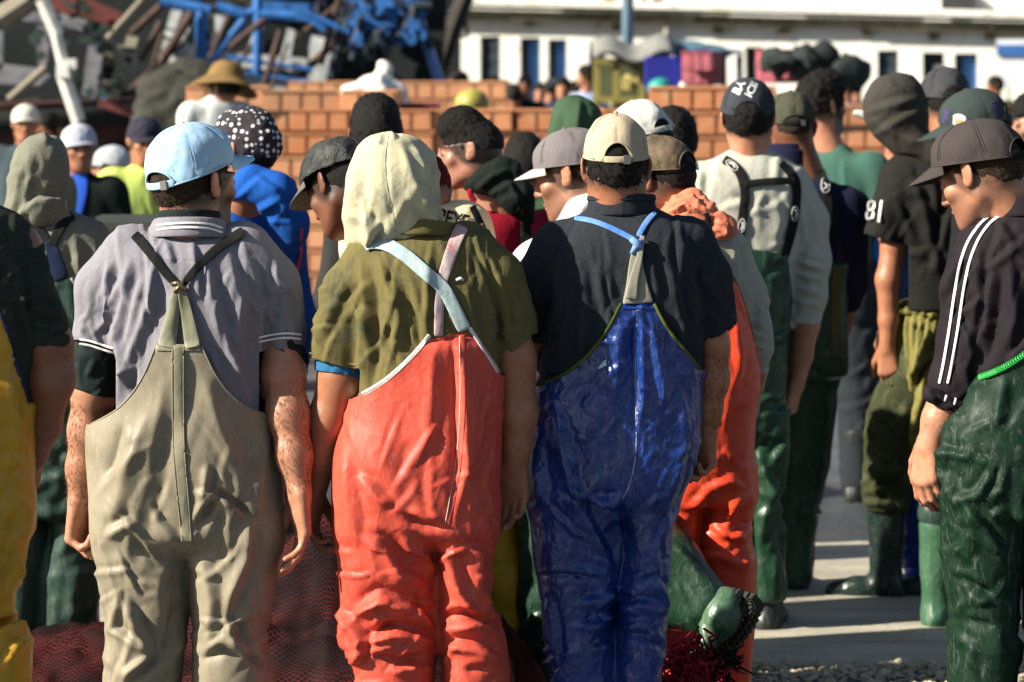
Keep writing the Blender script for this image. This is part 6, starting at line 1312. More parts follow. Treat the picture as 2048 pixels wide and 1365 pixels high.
def man_track_jacket():
    s = Person('man at the right edge in a brown cap and dark track jacket with white stripes', 2065, 6.5)
    tj = cloth('aubergine jersey', (.013, .0095, .0125), (.022, .015, .020), bump=.35, rough=.75); gr = pvc('deep green rubber', (.003, .019, .008), .55, (.005, .012, .008), .4, .45, .28, 22)
    T = [(410, 2010, 2110, 0, .05), (425, 1992, 2135, 0, .07), (442, 1968, 2160, 0, .09), (470, 1945, 2190, 0, .108), (520, 1932, 2205, 0, .12), (600, 1930, 2210, 0, .125), (700, 1932, 2205, 0, .125), (800, 1935, 2200, 0, .125), (900, 1935, 2200, 0, .125)]
    bib = [(1955, 752), (1980, 742), (2010, 728), (2050, 702), (2090, 660), (2200, 640), (2400, 760), (2400, 2200), (1700, 2200), (1700, 800), (1920, 800)]
    pr = [(s.rows(T, 2.4), 0)]+[(p, .035) for p, k in s.chain([(1985, 495, 0, .074), (1945, 580, 0, .064), (1928, 680, 0, .056), (1908, 760, 0, .050), (1900, 795, 0, .048)])]
    s.surf('jacket', pr, tj, .007, [([(1925, 520), (1900, 560), (1885, 600)], 8, .008), ([(1990, 520), (1975, 640), (1950, 740)], 12, .010), ([(1960, 500), (1955, 600), (1935, 720)], 10, .008), ([(2020, 520), (2030, 640), (2010, 720)], 12, .009), ([(1890, 620), (1930, 660), (1950, 720)], 9, .007), ([(1960, 680), (1930, 740), (1940, 790)], 8, .009), ([(2000, 450), (2030, 500)], 9, .006)]+rf((1890, 450, 2060, 780), 34, 85, 30, (50, 140), (5, 10), .005, 251), [(9, .004, (1, 1, .4), 252)], atten=bib, push=.004, thick=.003,
           clip=[(1800, 350), (2300, 350), (2300, 1000), (1960, 1000), (1950, 800), (1935, 818), (1895, 804), (1855, 790), (1780, 780)])
    sb = len(s.bvhs)-1
    s.surf('rolled_cuff', [(rc(s.L(1857, 782, 0), s.L(1942, 812, 0), .015, .016), 0), (rc(s.L(1864, 784, .05), s.L(1938, 812, .05), .014, .016), .02), (rc(s.L(1860, 790, -.045), s.L(1938, 820, -.045), .018, .018), .02)], tj, .006, rf((1850, 760, 1945, 835), 10, -20, 20, (30, 60), (3, 6), .004, 253))
    w = MATS['white trim']
    for dx, dy in ((0, 0), (17, 3)):
        s.ribbon('sleeve_stripe', [(1996+dx*.3, 424+dy*2), (1968+dx*.7, 440+dy*2), (1940+dx, 475+dy), (1922+dx, 520+dy), (1910+dx, 580), (1898+dx, 660), (1886+dx, 730), (1878+dx, 768)], 5.5, w, .005, .0012, smooth=1)
    s.ribbon('sleeve_stripe', [(1893, 790), (1890, 804)], 5, w, .006, .0012); s.ribbon('sleeve_stripe', [(1912, 796), (1909, 811)], 5, w, .006, .0012)
    s.ribbon('yoke_stripe', [(1988, 426), (2020, 418), (2048, 422), (2080, 440)], 9, w, .0015, .0012, smooth=1)
    O = [(620, 1990, 2215, 0, .12), (740, 1932, 2215, 0, .13), (800, 1918, 2215, 0, .135), (840, 1895, 2215, 0, .14), (900, 1882, 2215, 0, .145), (960, 1886, 2215, 0, .145), (1020, 1890, 2210, 0, .135)]
    LL = [(960, 1888, 2050, 0, .12), (1040, 1888, 2048, 0, .125), (1100, 1885, 2045, 0, .12), (1150, 1890, 2040, 0, .115), (1210, 1900, 2035, 0, .11), (1300, 1902, 2030, 0, .11), (1365, 1900, 2030, 0, .11), (1700, 1920, 2020, 0, .09)]
    LR = [(960, 2055, 2215, 0, .12), (1200, 2050, 2200, 0, .115), (1700, 2070, 2180, 0, .09)]
    s.surf('overalls', [(s.rows(O, 2.4, .004), 0), (s.rows(LL, 2.3), .02), (s.rows(LR, 2.3), .02)], gr, .0075, [([(1900, 860), (1890, 940), (1915, 1000), (1960, 990), (1990, 930)], 10, .012), ([(1930, 1000), (1970, 1060), (2010, 1120)], 9, .012), ([(1975, 1000), (2000, 980), (2010, 930)], 8, .010), ([(1980, 1030), (2010, 1020)], 7, .009), ([(2020, 1270), (2035, 1290), (2040, 1340)], 9, .010), ([(1900, 1150), (1950, 1170), (2000, 1200)], 9, -.008), ([(1930, 1240), (1990, 1250)], 9, -.008), ([(2010, 760), (1990, 860)], 14, .008)]+rf((1890, 780, 2060, 1365), 40, 40, 50, (50, 130), (6, 12), .006, 254), [(6, .005, (1, 1, .6), 255)], clip=bib, clipf=bib, thick=.003)
    om = s.root.children[-1]; m = MB(); cm = pvc('emerald coil', (.01, .26, .04), .3, g=.2); P = []
    for i in range(0, 61):
        t = i/60; c = spline([(1958, 750), (1980, 742), (2010, 728), (2050, 702), (2075, 680)], 61)[i]; h, o, d = s.ray(c[0], c[1]+5)
        if h: P.append((np.array(h[0])-o)@d/(d@d)*d+o)
    if len(P) > 5:
        pts = []; P = spline(P, 260)
        for i, p in enumerate(P): a = i*.85; pts.append(p+V(math.cos(a)*.003, -.006+math.sin(a)*.004, math.sin(a)*.006))
        MB().tube(pts, .0022, 6).build('edge_coil', cm, om, True)
    z = lambda y: s.L(2055, y, 0)[2]
    s.collar('collar', s.L(2055, 420, 0), .086, .078, z(440), z(398), tj, .012, .1)
    s.head(s.L(1962, 348, .0), 50, 24, 0, .98, s.L(2035, 440, 0), .066, beard=.45, scalp=.7)
    s.prims += s.chain([(2050, 460, 0, .06), (2060, 800, 0, .07)], .03)+s.chain([(2050, 480, 0, .05), (1975, 530, 0, .05), (1915, 720, .0, .045), (1900, 790, 0, .044), (1878, 840, .0, .037), (1858, 893, .0, .028)], .02)
    s.hand(s.L(1858, 885, .0), s.L(1848, 985, .0), (.75, .60, 0), 1, (22, 30, 22), 1.05, 1.0, .4)
    s.body(SK1, .0042)
    s.fuzz(s.L(1898, 800, 0), s.L(1862, 880, 0), .044, .03, 500, .008, hairmat('fair arm hair', (.3, .2, .12)), 258)
    bc = cloth('brown grey cotton', (.050, .041, .040), (.045, .038, .036), bump=.4)
    s.cap(bc, MATS['black webbing'], a=.092, b=.112, hg=.106, yaw=54, pitch=17, size=1.02, up=.016, arch=.046, arch_h=.045, vis_len=.066, seed=259, puff=.004, vis_droop=.35); s.hair(HAIR2, .001, .002, nape=-.055, line=.020, tufts=2200, h=.005, tl=.008)
    for x in (1970, 2130):
        a = s.L(x, 1750, 0); a[2] = 0; s.boot(a, (0, 1, 0), MATS['black rubber'])

def man_far_right():
    s = std('dark haired man facing the camera at the right edge, cut by the frame', 2062, 182, 11.2, heading=180, yaw=155, pitch=5, shirt=cloth('pale blue shirt', (.3, .36, .45)), trousers=MATS['dark trousers'], bib=False, sk=SK1, beard=.8, h=.013, seed=261)
    s.hair(HAIR, .008, .005, tufts=600, h=.008)
def man_blue_jacket():
    s = std('man in a bright blue jacket and pale jeans half hidden by the black tee', 1800, 190, 12.0, heading=160, yaw=170, shirt=cloth('bright blue jacket', (.03, .16, .55)), trousers=cloth('pale jeans', (.25, .36, .45)), bib=False, sk=SK1, h=.013, seed=271, arms={'R': [(.18, 0, 1.40), (.18, -.02, 1.16), (.165, .02, .93)]})
    s.hair(HAIR, .008, .005, tufts=400, h=.009)
FRONT = [man_grey_polo, man_green_tee, man_navy_sweat]
REST = [man_yellow_left, man_hood_left, man_bandana, man_black_cap, man_black_hair, man_red_hoodie, man_cream_top, man_grey_cap, raised_leg, man_green_hood, man_white_cap, man_small_dark, man_scarf, man_navy_cap, man_navy_fleece, man_teal_polo, man_dark_hood, man_tall_dark, man_badge_cap, man_track_jacket, man_far_right, man_blue_jacket]
# ------------------------------------------------------------------ the place
def ground():
    m, nt, bs = mat_base('asphalt'); co = nd(nt, 'ShaderNodeTexCoord').outputs['Object']
    mp = nd(nt, 'ShaderNodeMapping'); mp.inputs['Scale'].default_value = (.35, 1.6, 1); lk(nt, co, mp.inputs[0])
    col = mixc(nt, ramp(nt, noise(nt, mp.outputs[0], 1.3, 6, .65, .5), .4, .65), (.038, .045, .058), (.085, .092, .105))
    col = mixc(nt, ramp(nt, noise(nt, co, 70, 4, .7), .45, .7, (0, 0, 0), (.6, .6, .6)), col, (.17, .165, .15))
    lk(nt, col, bs.inputs['Base Color']); bs.inputs['Roughness'].default_value = .7
    bumps(nt, bs, [(noise(nt, co, 14, 5, .6), .6, .03), (noise(nt, co, 110, 3), .7, .008)])
    g = mesh_np('ground', V([-90, -8, 0], [90, -8, 0], [90, 160, 0], [-90, 160, 0]), [(0, 1, 2, 3)], m, None, False); tag(g, kind='structure')
    m, nt, bs = mat_base('worn concrete'); co = nd(nt, 'ShaderNodeTexCoord').outputs['Object']
    mp = nd(nt, 'ShaderNodeMapping'); mp.inputs['Scale'].default_value = (.5, 3, 1); lk(nt, co, mp.inputs[0])
    col = mixc(nt, ramp(nt, noise(nt, mp.outputs[0], 3, 6, .65), .35, .7), (.46, .42, .33), (.25, .23, .18))
    col = mixc(nt, ramp(nt, noise(nt, co, 120, 3, .7), .55, .72, (0, 0, 0), (.8, .8, .8)), col, (.12, .11, .09))
    lk(nt, col, bs.inputs['Base Color']); bs.inputs['Roughness'].default_value = .75
    bumps(nt, bs, [(noise(nt, co, 22, 5, .6), .5, .012), (noise(nt, co, 140, 3), .6, .005)])
    xs = np.linspace(-6, 8, 281); ys = [8.72, 8.9, 9.3, 9.8, 10.3, 10.75, 11.05]; vs = []
    rr = np.random.RandomState(2)
    for x in xs:
        for j, y in enumerate(ys):
            e = .05*vnoise(V([x, y, 0]), 4, 3)[0]+.03*vnoise(V([x, y, 0]), 17, 4)[0]
            vs.append((x, y+(e if j in (0, 6) else 0), .035 if j not in (0, 6) else .002))
    s = mesh_np('pavement', np.array(vs), grid_faces(len(xs), len(ys)), m, None, True); tag(s, kind='structure')
    # broken tar ridge beyond the slab
    xs = np.linspace(-6, 8, 200); ys = np.linspace(11.0, 12.6, 14); vs = []
    X, Y = np.meshgrid(xs, ys, indexing='ij'); P = np.stack([X.ravel(), Y.ravel()*2.5, 0*X.ravel()], 1)
    e = np.sin((Y.ravel()-11)/1.6*math.pi); z = .004+e*(.035+.05*fbm(P, 1.6, 7, 4)).clip(0)
    r = mesh_np('road_patch', np.stack([X.ravel(), Y.ravel(), z], 1), grid_faces(200, 14), plain('tar', (.05, .055, .06), .45, bump=.8, bs_scale=30), None, True); tag(r, kind='structure')
    # gravel in front
    ms = plain('pebble', (.46, .40, .27), .8, bump=.5, bs_scale=90, var=.5); rr = np.random.RandomState(5); vs = []; fs = []
    ico = np.array([(0, 0, 1), (.9, 0, .45), (.28, .85, .45), (-.72, .52, .45), (-.72, -.52, .45), (.28, -.85, .45), (.72, .52, -.3), (-.28, .85, -.3), (-.9, 0, -.3), (-.28, -.85, -.3), (.72, -.52, -.3), (0, 0, -1)])
    fi = [(0, 1, 2), (0, 2, 3), (0, 3, 4), (0, 4, 5), (0, 5, 1), (1, 6, 2), (2, 7, 3), (3, 8, 4), (4, 9, 5), (5, 10, 1), (6, 7, 2), (7, 8, 3), (8, 9, 4), (9, 10, 5), (10, 6, 1)]
    for i in range(5200):
        x = rr.uniform(.1, 2.6); y = 8.86-abs(rr.normal())*.42; r = rr.uniform(.004, .013)*(1.6 if rr.rand() < .06 else 1)
        o = len(vs); k = ico*rr.uniform(.7, 1.2, (12, 1))*r*[1.2, 1, .7]+[x, y, r*.4]; vs += k.tolist(); fs += [(a+o, b+o, c+o) for a, b, c in fi]
    g = mesh_np('gravel', np.array(vs), fs, ms, None, False); tag(g, 'loose sandy gravel along the concrete edge at bottom right', 'gravel', kind='stuff')

def net():
    m, nt, bs = mat_base('fishing net'); co = nd(nt, 'ShaderNodeTexCoord').outputs['UV']
    def wv(rot):
        mp = nd(nt, 'ShaderNodeMapping'); mp.inputs['Rotation'].default_value = (0, 0, rot); lk(nt, co, mp.inputs[0])
        w = nd(nt, 'ShaderNodeTexWave', Scale=26.0, Distortion=3.0, Detail=2.0); w.inputs['Detail Scale'].default_value = .6; lk(nt, mp.outputs[0], w.inputs[0]); return ramp(nt, w.outputs[1], .72, .92)
    mx = nd(nt, 'ShaderNodeMath', operation='MAXIMUM'); lk(nt, wv(.9), mx.inputs[0]); lk(nt, wv(-.9), mx.inputs[1])
    ob = nd(nt, 'ShaderNodeTexCoord').outputs['Object']
    th = mixc(nt, ramp(nt, noise(nt, ob, 5, 4, .6), .45, .6), (.10, .012, .009), (.025, .006, .007))
    lk(nt, mixc(nt, mx.outputs[0], (.004, .002, .003), th), bs.inputs['Base Color']); bs.inputs['Roughness'].default_value = .7; bs.inputs['Specular IOR Level'].default_value = .12
    bumps(nt, bs, [(mx.outputs[0], .9, .006)])
    nx, ny = 330, 130; xs = np.linspace(-2.6, .42, nx); ys = np.linspace(6.35, 8.9, ny); X, Y = np.meshgrid(xs, ys, indexing='ij')
    top = np.interp(X, [-2.6, -1.3, -1.05, -.8, -.62, -.45, -.25, 0.0, .12, .42], [.30, .36, .42, .52, .60, .66, .55, .36, .20, .02])
    yc = 7.25; prof = np.where(Y < yc, np.clip((Y-6.45)/(yc-6.45), 0, 1)**.8, np.clip(1-(Y-yc)/1.5, 0, 1)**.8)
    P = np.stack([X.ravel()*.9+Y.ravel()*.5, Y.ravel()*1.2-X.ravel()*.25, 0*X.ravel()], 1)
    n1 = fbm(P*[1.0, 3.2, 1], 2.2, 11, 4).reshape(X.shape); n2 = np.abs(fbm(P*[.8, 4, 1], 5, 19, 3)).reshape(X.shape)
    Z = top*prof*(1+.16*n1)+.045*(1-n2)*prof**.3-.03
    v = np.stack([X.ravel(), Y.ravel(), Z.ravel()], 1); fs = np.array(grid_faces(nx, ny)); o = mesh_np('fishing_net', v, fs, m, None, True)
    uv = o.data.uv_layers.new(name='UVMap'); lp = np.zeros(len(o.data.loops), np.int32); o.data.loops.foreach_get('vertex_index', lp)
    dz = np.cumsum(np.abs(np.diff(Z, axis=1, prepend=Z[:, :1])), axis=1)
    UV = np.stack([X.ravel(), (Y+dz*.8).ravel()], 1); uv.data.foreach_set('uv', UV[lp].astype(np.float32).ravel())
    tag(o, 'dark maroon fishing net heaped in folds on the ground behind the grey polo man', 'fishing net', kind='stuff')
    # chafing rag of red yarn by the raised boot
    t = empty('rope_tassel', W(1392, 1354, 6.95)); tag(t, 'frayed crimson and black rope tassel below the raised green boot', 'rope tassel')
    rr = np.random.RandomState(9)
    for nm, mt, n, c, sp, ln in (('crimson_strand', cloth('crimson yarn', (.30, .02, .04), bump=.8), 420, (-.02, 0, .0), .032, .045), ('black_strand', cloth('black yarn', (.02, .015, .012), bump=.8), 60, (.052, .01, .045), .014, .045)):
        mb = MB()
        for i in range(n):
            p = V(*c)+rr.normal(size=3)*sp*[1, .6, 1.2]; d = rr.normal(size=3)*[1, .5, .8]+[.35, 0, -.4]; d /= np.linalg.norm(d); q = p+d*ln*rr.uniform(.4, 1); e = q+(d+rr.normal(size=3)*.8)*ln*.35
            mb.tube([p, (p+q)/2+rr.normal(size=3)*.012, q, e], [.0035, .0042, .004, .002], 5)
        mb.build(nm, mt, t, True)

# ---- crates
def crate_mesh(mat, name='fish_crate'):
    w, d, h = .54, .38, .155; m = MB(); t = .012
    m.box((0, 0, .012), (w-.05, d-.05, .014))
    for s in (-1, 1):
        m.box((0, s*(d/2-.022), h*.5), (w-.05, t*.6, h-.02)); m.box((s*(w/2-.022), 0, h*.5), (t*.6, d-.05, h-.02))
        m.box((0, s*(d/2-.006), h-.009), (w, .020, .015)); m.box((s*(w/2-.008), 0, h-.0095), (.020, d-.025, .014))
        for k in range(4):
            x = -w/2+w*(k+.5)/4; m.box((x, s*(d/2-.012), h*.46), (w/4-.022, .020, h-.046)); m.box((x, s*(d/2-.0028), h*.46), (w/4-.045, .003, h-.075))
        for k in (-1, 0, 1): m.box((s*(w/2-.010), k*.118, h*.46), (.020, .100, h-.040))
    return m
def add_crates():
    m, nt, bs = mat_base('orange crate plastic'); co = nd(nt, 'ShaderNodeTexCoord').outputs['Object']
    ob = nd(nt, 'ShaderNodeObjectInfo'); col = mixc(nt, ob.outputs['Random'], (.80, .40, .20), (.56, .21, .085))
    col = mixc(nt, ramp(nt, noise(nt, co, 9, 5, .7), .5, .72), col, (.62, .36, .18)); col = mixc(nt, ramp(nt, noise(nt, co, 40, 4, .7), .56, .7, (0, 0, 0), (.6, .6, .6)), col, (.22, .08, .04))
    vo = nd(nt, 'ShaderNodeTexBrick', Scale=28.0); vo.offset = .5; lk(nt, co, vo.inputs[0])
    mp = nd(nt, 'ShaderNodeMapping'); mp.inputs['Rotation'].default_value = (math.radians(90), 0, 0); lk(nt, co, mp.inputs[0]); ch = nd(nt, 'ShaderNodeTexChecker', Scale=150.0); lk(nt, mp.outputs[0], ch.inputs[0])
    col = mixc(nt, mixc(nt, .5, (0, 0, 0), ch.outputs[1]), col, (.33, .13, .06))
    lk(nt, col, bs.inputs['Base Color']); bs.inputs['Roughness'].default_value = .5
    bumps(nt, bs, [(noise(nt, co, 60, 3), .3, .004)])
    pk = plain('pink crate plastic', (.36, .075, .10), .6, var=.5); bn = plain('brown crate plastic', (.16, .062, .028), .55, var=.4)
    protos = {}
    for k, mt in (('orange', m), ('pink', pk), ('brown', bn)): protos[k] = crate_mesh(mt)
    meshes = {}
    rr = random.Random(4); words = ['bottom', 'second', 'third', 'fourth', 'fifth', 'sixth', 'seventh', 'eighth', 'ninth', 'tenth', 'eleventh', 'twelfth']
    def put(kind, loc, label, rz=0.0, rx=0.0):
        if kind not in meshes:
            o = protos[kind].build('fish_crate', {'orange': m, 'pink': pk, 'brown': bn}[kind]); meshes[kind] = o
        else:
            o = meshes[kind].copy(); C.objects.link(o)
        o.location = loc; o.rotation_euler = (rx, 0, rz); tag(o, label, 'crate', kind+' plastic fish crates'); return o
    def stack(px, Y, n, kind, where, skip=()):
        x = (px-1024)*Y/FPX
        for i in range(n):
            nm = 'topmost' if i == n-1 else (words[i] if i < 12 else str(i+1)+'th')
            put(kind, (x+rr.uniform(-.018, .018), Y+rr.uniform(-.02, .03), .003+i*.1555), '%s %s crate of the stack %s' % (nm, kind, where) if i in (0, n-1) else '%s crate up of the %s stack %s' % (nm, kind, where), rr.uniform(-.05, .05))
    A = [(458, 'behind the straw hat man'), (622, 'left of the black flat cap'), (786, 'behind the cream hood'), (950, 'behind the crimson sweater man'), (1114, 'behind the quilted green hood'), (1280, 'behind the worn white cap')]
    for i, (px, wh) in enumerate(A): stack(px, 19.0, [11, 10, 10, 10, 10, 10][i], 'orange', wh)
    for i, (px, wh) in enumerate([(1384, 'left of the navy cap'), (1470, 'behind the navy cap'), (1560, 'between the navy cap and the wavy haired man')]): stack(px, 18.0+i*.5, [11, 11, 9][i], 'orange', wh)
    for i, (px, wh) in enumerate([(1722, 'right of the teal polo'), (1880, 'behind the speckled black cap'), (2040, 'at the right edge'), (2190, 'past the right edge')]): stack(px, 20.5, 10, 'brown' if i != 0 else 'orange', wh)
    for i, (px, wh) in enumerate([(640, 'in the rear row left of centre'), (862, 'in the rear row behind the black haired youth'), (955, 'in the rear row below the striped door'), (760, 'in the rear row under the white bundle')]): stack(px, 24.0, [11, 11, 11, 10][i], 'orange', wh)
    put('orange', W(600, 226, 19.02), 'loose orange crate laid crossways on the left stacks', .12)
    put('orange', W(745, 226, 19.1)+Vector((0, 0, .0)), 'orange crate tipped on end above the black haired crown', 1.5, .0)
    put('pink', W(800, 222, 19.3)-Vector((0, 0, .1)), 'pink crate sunk behind the front row above the cream hood', .1)
    for i, (px, y, l) in enumerate([(1405, 145, 'upper pink crate left of the navy cap'), (1405, 172, 'lower pink crate left of the navy cap'), (1560, 140, 'upper pink crate under the black bundle'), (1600, 160, 'right hand pink crate under the black bundle'), (1560, 168, 'lower pink crate under the black bundle')]):
        o = put('pink', W(px, y, 24+i*.3), l, 1.2 if i < 2 else .6); o.scale = (.62, .7, 1.15)
    for i in range(4):       # what carries them
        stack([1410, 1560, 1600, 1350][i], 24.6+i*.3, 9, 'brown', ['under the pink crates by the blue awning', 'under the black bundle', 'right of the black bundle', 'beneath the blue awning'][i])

# ---- white building with a plane we can trace onto
BY0, BY1 = 46.0, 44.5          # its distance at photo x = 960 and x = 2048
def bpt(px, py, off=0.0):
    k0 = (960-1024)/FPX; k1 = (2048-1024)/FPX; x0, y0 = k0*BY0, BY0; x1, y1 = k1*BY1, BY1; dx, dy = x1-x0, y1-y0; k = (px-1024)/FPX
    t = (k*y0-x0)/(dx-k*dy); X, Y = x0+t*dx, y0+t*dy; n = Vector((dy, -dx, 0)).normalized(); s = 1-off/Y
    return Vector((X, Y, HC-(py-HOR)*Y/FPX))+n*off
def building():
    m, nt, bs = mat_base('whitewash'); co = nd(nt, 'ShaderNodeTexCoord').outputs['Object']
    mp = nd(nt, 'ShaderNodeMapping'); mp.inputs['Scale'].default_value = (1, 1, .35); lk(nt, co, mp.inputs[0])
    col = mixc(nt, ramp(nt, noise(nt, mp.outputs[0], 1.1, 6, .7, .4), .52, .72), (.82, .80, .72), (.62, .55, .38)); col = mixc(nt, ramp(nt, noise(nt, co, 2.6, 5, .7, .5), .62, .70), col, (.22, .18, .12))
    lk(nt, col, bs.inputs['Base Color']); bs.inputs['Roughness'].default_value = .9; bumps(nt, bs, [(noise(nt, co, 6, 5), .5, .03)])
    root = empty('harbour_building', (0, 0, 0)); tag(root, 'long whitewashed harbour building with blue doors and a stained cornice', 'building')
    a = bpt(700, 0); b = bpt(2700, 0); d = (b-a); d.z = 0; d.normalize(); n = Vector((d.y, -d.x, 0)); ln = (Vector((b.x, b.y, 0))-Vector((a.x, a.y, 0))).length
    R = Matrix(((d.x, -n.x, 0), (d.y, -n.y, 0), (0, 0, 1))); mid = Vector(((a.x+b.x)/2, (a.y+b.y)/2, 0))
    op = [(960, 73, 1000, 'bar'), (1040, 76, 1080, 'door'), (1096, 79, 1133, 'door'), (1178, 83, 1212, 'bar'), (1490, 94, 1527, 'dark'), (1755, 101, 1796, 'bar'), (1845, 105, 1888, 'dark'), (1909, 107, 1954, 'door')]
    # wall as piers and lintels round the openings
    mb = MB(); H = 9.0; tt = lambda px: (Vector((bpt(px, 0).x, bpt(px, 0).y, 0))-mid).dot(d)
    cuts = []; last = -ln/2
    for x0, yt, x1, k in op:
        t0, t1 = tt(x0), tt(x1); zt = bpt(x0, yt).z; cuts.append((t0, t1, zt, k, x0, x1, yt)); mb.box(mid+d*((last+t0)/2)-n*.2+Vector((0, 0, H/2)), (t0-last, .4, H), R)
        mb.box(mid+d*((t0+t1)/2)-n*.2+Vector((0, 0, (H+zt)/2)), (t1-t0, .396, H-zt), R); last = t1
    mb.box(mid+d*((last+ln/2)/2)-n*.2+Vector((0, 0, H/2)), (ln/2-last, .4, H), R); mb.build('wall', m, root)
    c = MB(); zc = bpt(960, 24).z; zc2 = bpt(2048, 50).z
    sl = (zc2-zc)/(tt(2048)-tt(960)); R2 = R@Matrix.Rotation(-math.atan(sl), 3, 'Y'); zm = zc+sl*(0-tt(960))
    c.box(mid+Vector((0, 0, zm)), (ln, .34, .16), R2); c.box(mid+Vector((0, 0, zm+.16)), (ln, .44, .10), R2); c.build('cornice', m, root)
    st = MB(); rr = random.Random(3)
    for i in range(95): t = rr.uniform(-ln/2, ln/2); st.box(mid+d*t+n*.18+Vector((0, 0, zm+sl*t-.02-rr.uniform(0, .05))), (rr.uniform(.3, 2.2), .02, rr.uniform(.07, .17)), R2)
    st.build('moss_streak', plain('moss', (.07, .065, .04), .95, var=.5), root)
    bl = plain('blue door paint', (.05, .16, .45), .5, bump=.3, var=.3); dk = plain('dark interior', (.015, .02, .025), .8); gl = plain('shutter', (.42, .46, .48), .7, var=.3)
    for t0, t1, zt, k, x0, x1, yt in cuts:
        w = t1-t0; cmid = mid+d*((t0+t1)/2)
        if k == 'door':
            f = MB().box(cmid-n*.22+Vector((0, 0, zt/2)), (w, .05, zt), R); f = f.build('door', bl, root)
            MB().box(cmid-n*.13+d*(-w*.33)+Vector((0, 0, zt/2)), (w*.30, .05, zt-.04), R).build('door_shadow_strip', dk, f)  # dark strip stands in for shadow on the left of the door
            for q in range(4): MB().box(cmid-n*.18+d*(w*(-.1+.16*q))+Vector((0, 0, zt/2)), (.05, .03, zt-.1), R).build('board', bl, f)
        elif k == 'bar':
            f = MB().box(cmid-n*.3+Vector((0, 0, zt/2)), (w, .04, zt), R).build('window', dk, root); p = MB().box(cmid-n*.24+d*(w*.12)+Vector((0, 0, zt-.9)), (w*.5, .04, 1.5), R).build('shutter', gl, f)
            b2 = MB()
            for q in range(9): b2.box(cmid-n*.1+Vector((0, 0, zt-.1-q*.24)), (w, .04, .05), R)
            for q in range(4): b2.box(cmid-n*.1+d*(w*(-.375+.25*q))+Vector((0, 0, zt-1.1)), (.04, .035, 2.2), R)
            b2.build('grille', plain('grille iron', (.03, .05, .07), .6), f)
        else:
            f = MB().box(cmid-n*.3+Vector((0, 0, zt/2)), (w, .04, zt), R).build('window', dk, root); MB().box(cmid-n*.2+d*(w*.2)+Vector((0, 0, zt-.8)), (w*.4, .04, 1.2), R).build('shutter', gl, f)
    bk = MB().box(mid-n*1.2+Vector((0, 0, H/2)), (ln, .2, H), R).build('rear_wall', dk, root)
    # wall details: drainpipes, vents, pipes
    for px in (1290,): MB().tube([bpt(px, -200, .12), bpt(px, 28, .12)], .05, 8).build('drainpipe', plain('pipe', (.25, .24, .20), .7), root)
    for px, y0, y1, r in ((1336, 40, 90, .05),): MB().tube([bpt(px, y0, .1), bpt(px-2, y1, .1)], r, 8).build('damp_pipe', plain('grey pipe', (.42, .40, .33), .8), root)
    for px, y in ((1060, 45), (1218, 3), (1236, 54), (1437, 60), (1570, 66), (1735, 66), (1868, 73), (1980, 72)):
        MB().box(bpt(px, y, .05), (.16, .06, .12), R).build('vent', plain('rust vent', (.22, .17, .10), .9, var=.5), root)
    MB().box(bpt(1915, 8, .1), (.5, .2, .35), R).tube([bpt(1912, 5, .1), bpt(1930, 28, .1)], .05, 6).build('lamp_bracket', plain('dark iron', (.04, .04, .04), .6), root)
    # notice board
    t = empty('notice_board', bpt(2034, 200, .6)*1.0); t.location.z = 0; tag(t, 'white notice board with a blue header on the harbour wall', 'notice board')
    o = bpt(2034, 128, .5)-t.location; MB().box(o, (.62, .05, .75), R).build('panel', plain('white panel', (.7, .72, .74), .5), t); o2 = bpt(2034, 101, .45)-t.location
    MB().box(bpt(2034, 101, .56)-t.location, (.62, .04, .17), R).build('header', plain('blue header', (.03, .12, .35), .5), t); MB().tube([bpt(2018, 150, .5)-t.location, Vector((o.x-.2, o.y, -.0))], .03, 6).tube([bpt(2050, 150, .5)-t.location, Vector((o.x+.2, o.y, -.0))], .03, 6).build('post', plain('grey post', (.4, .42, .44), .5), t)

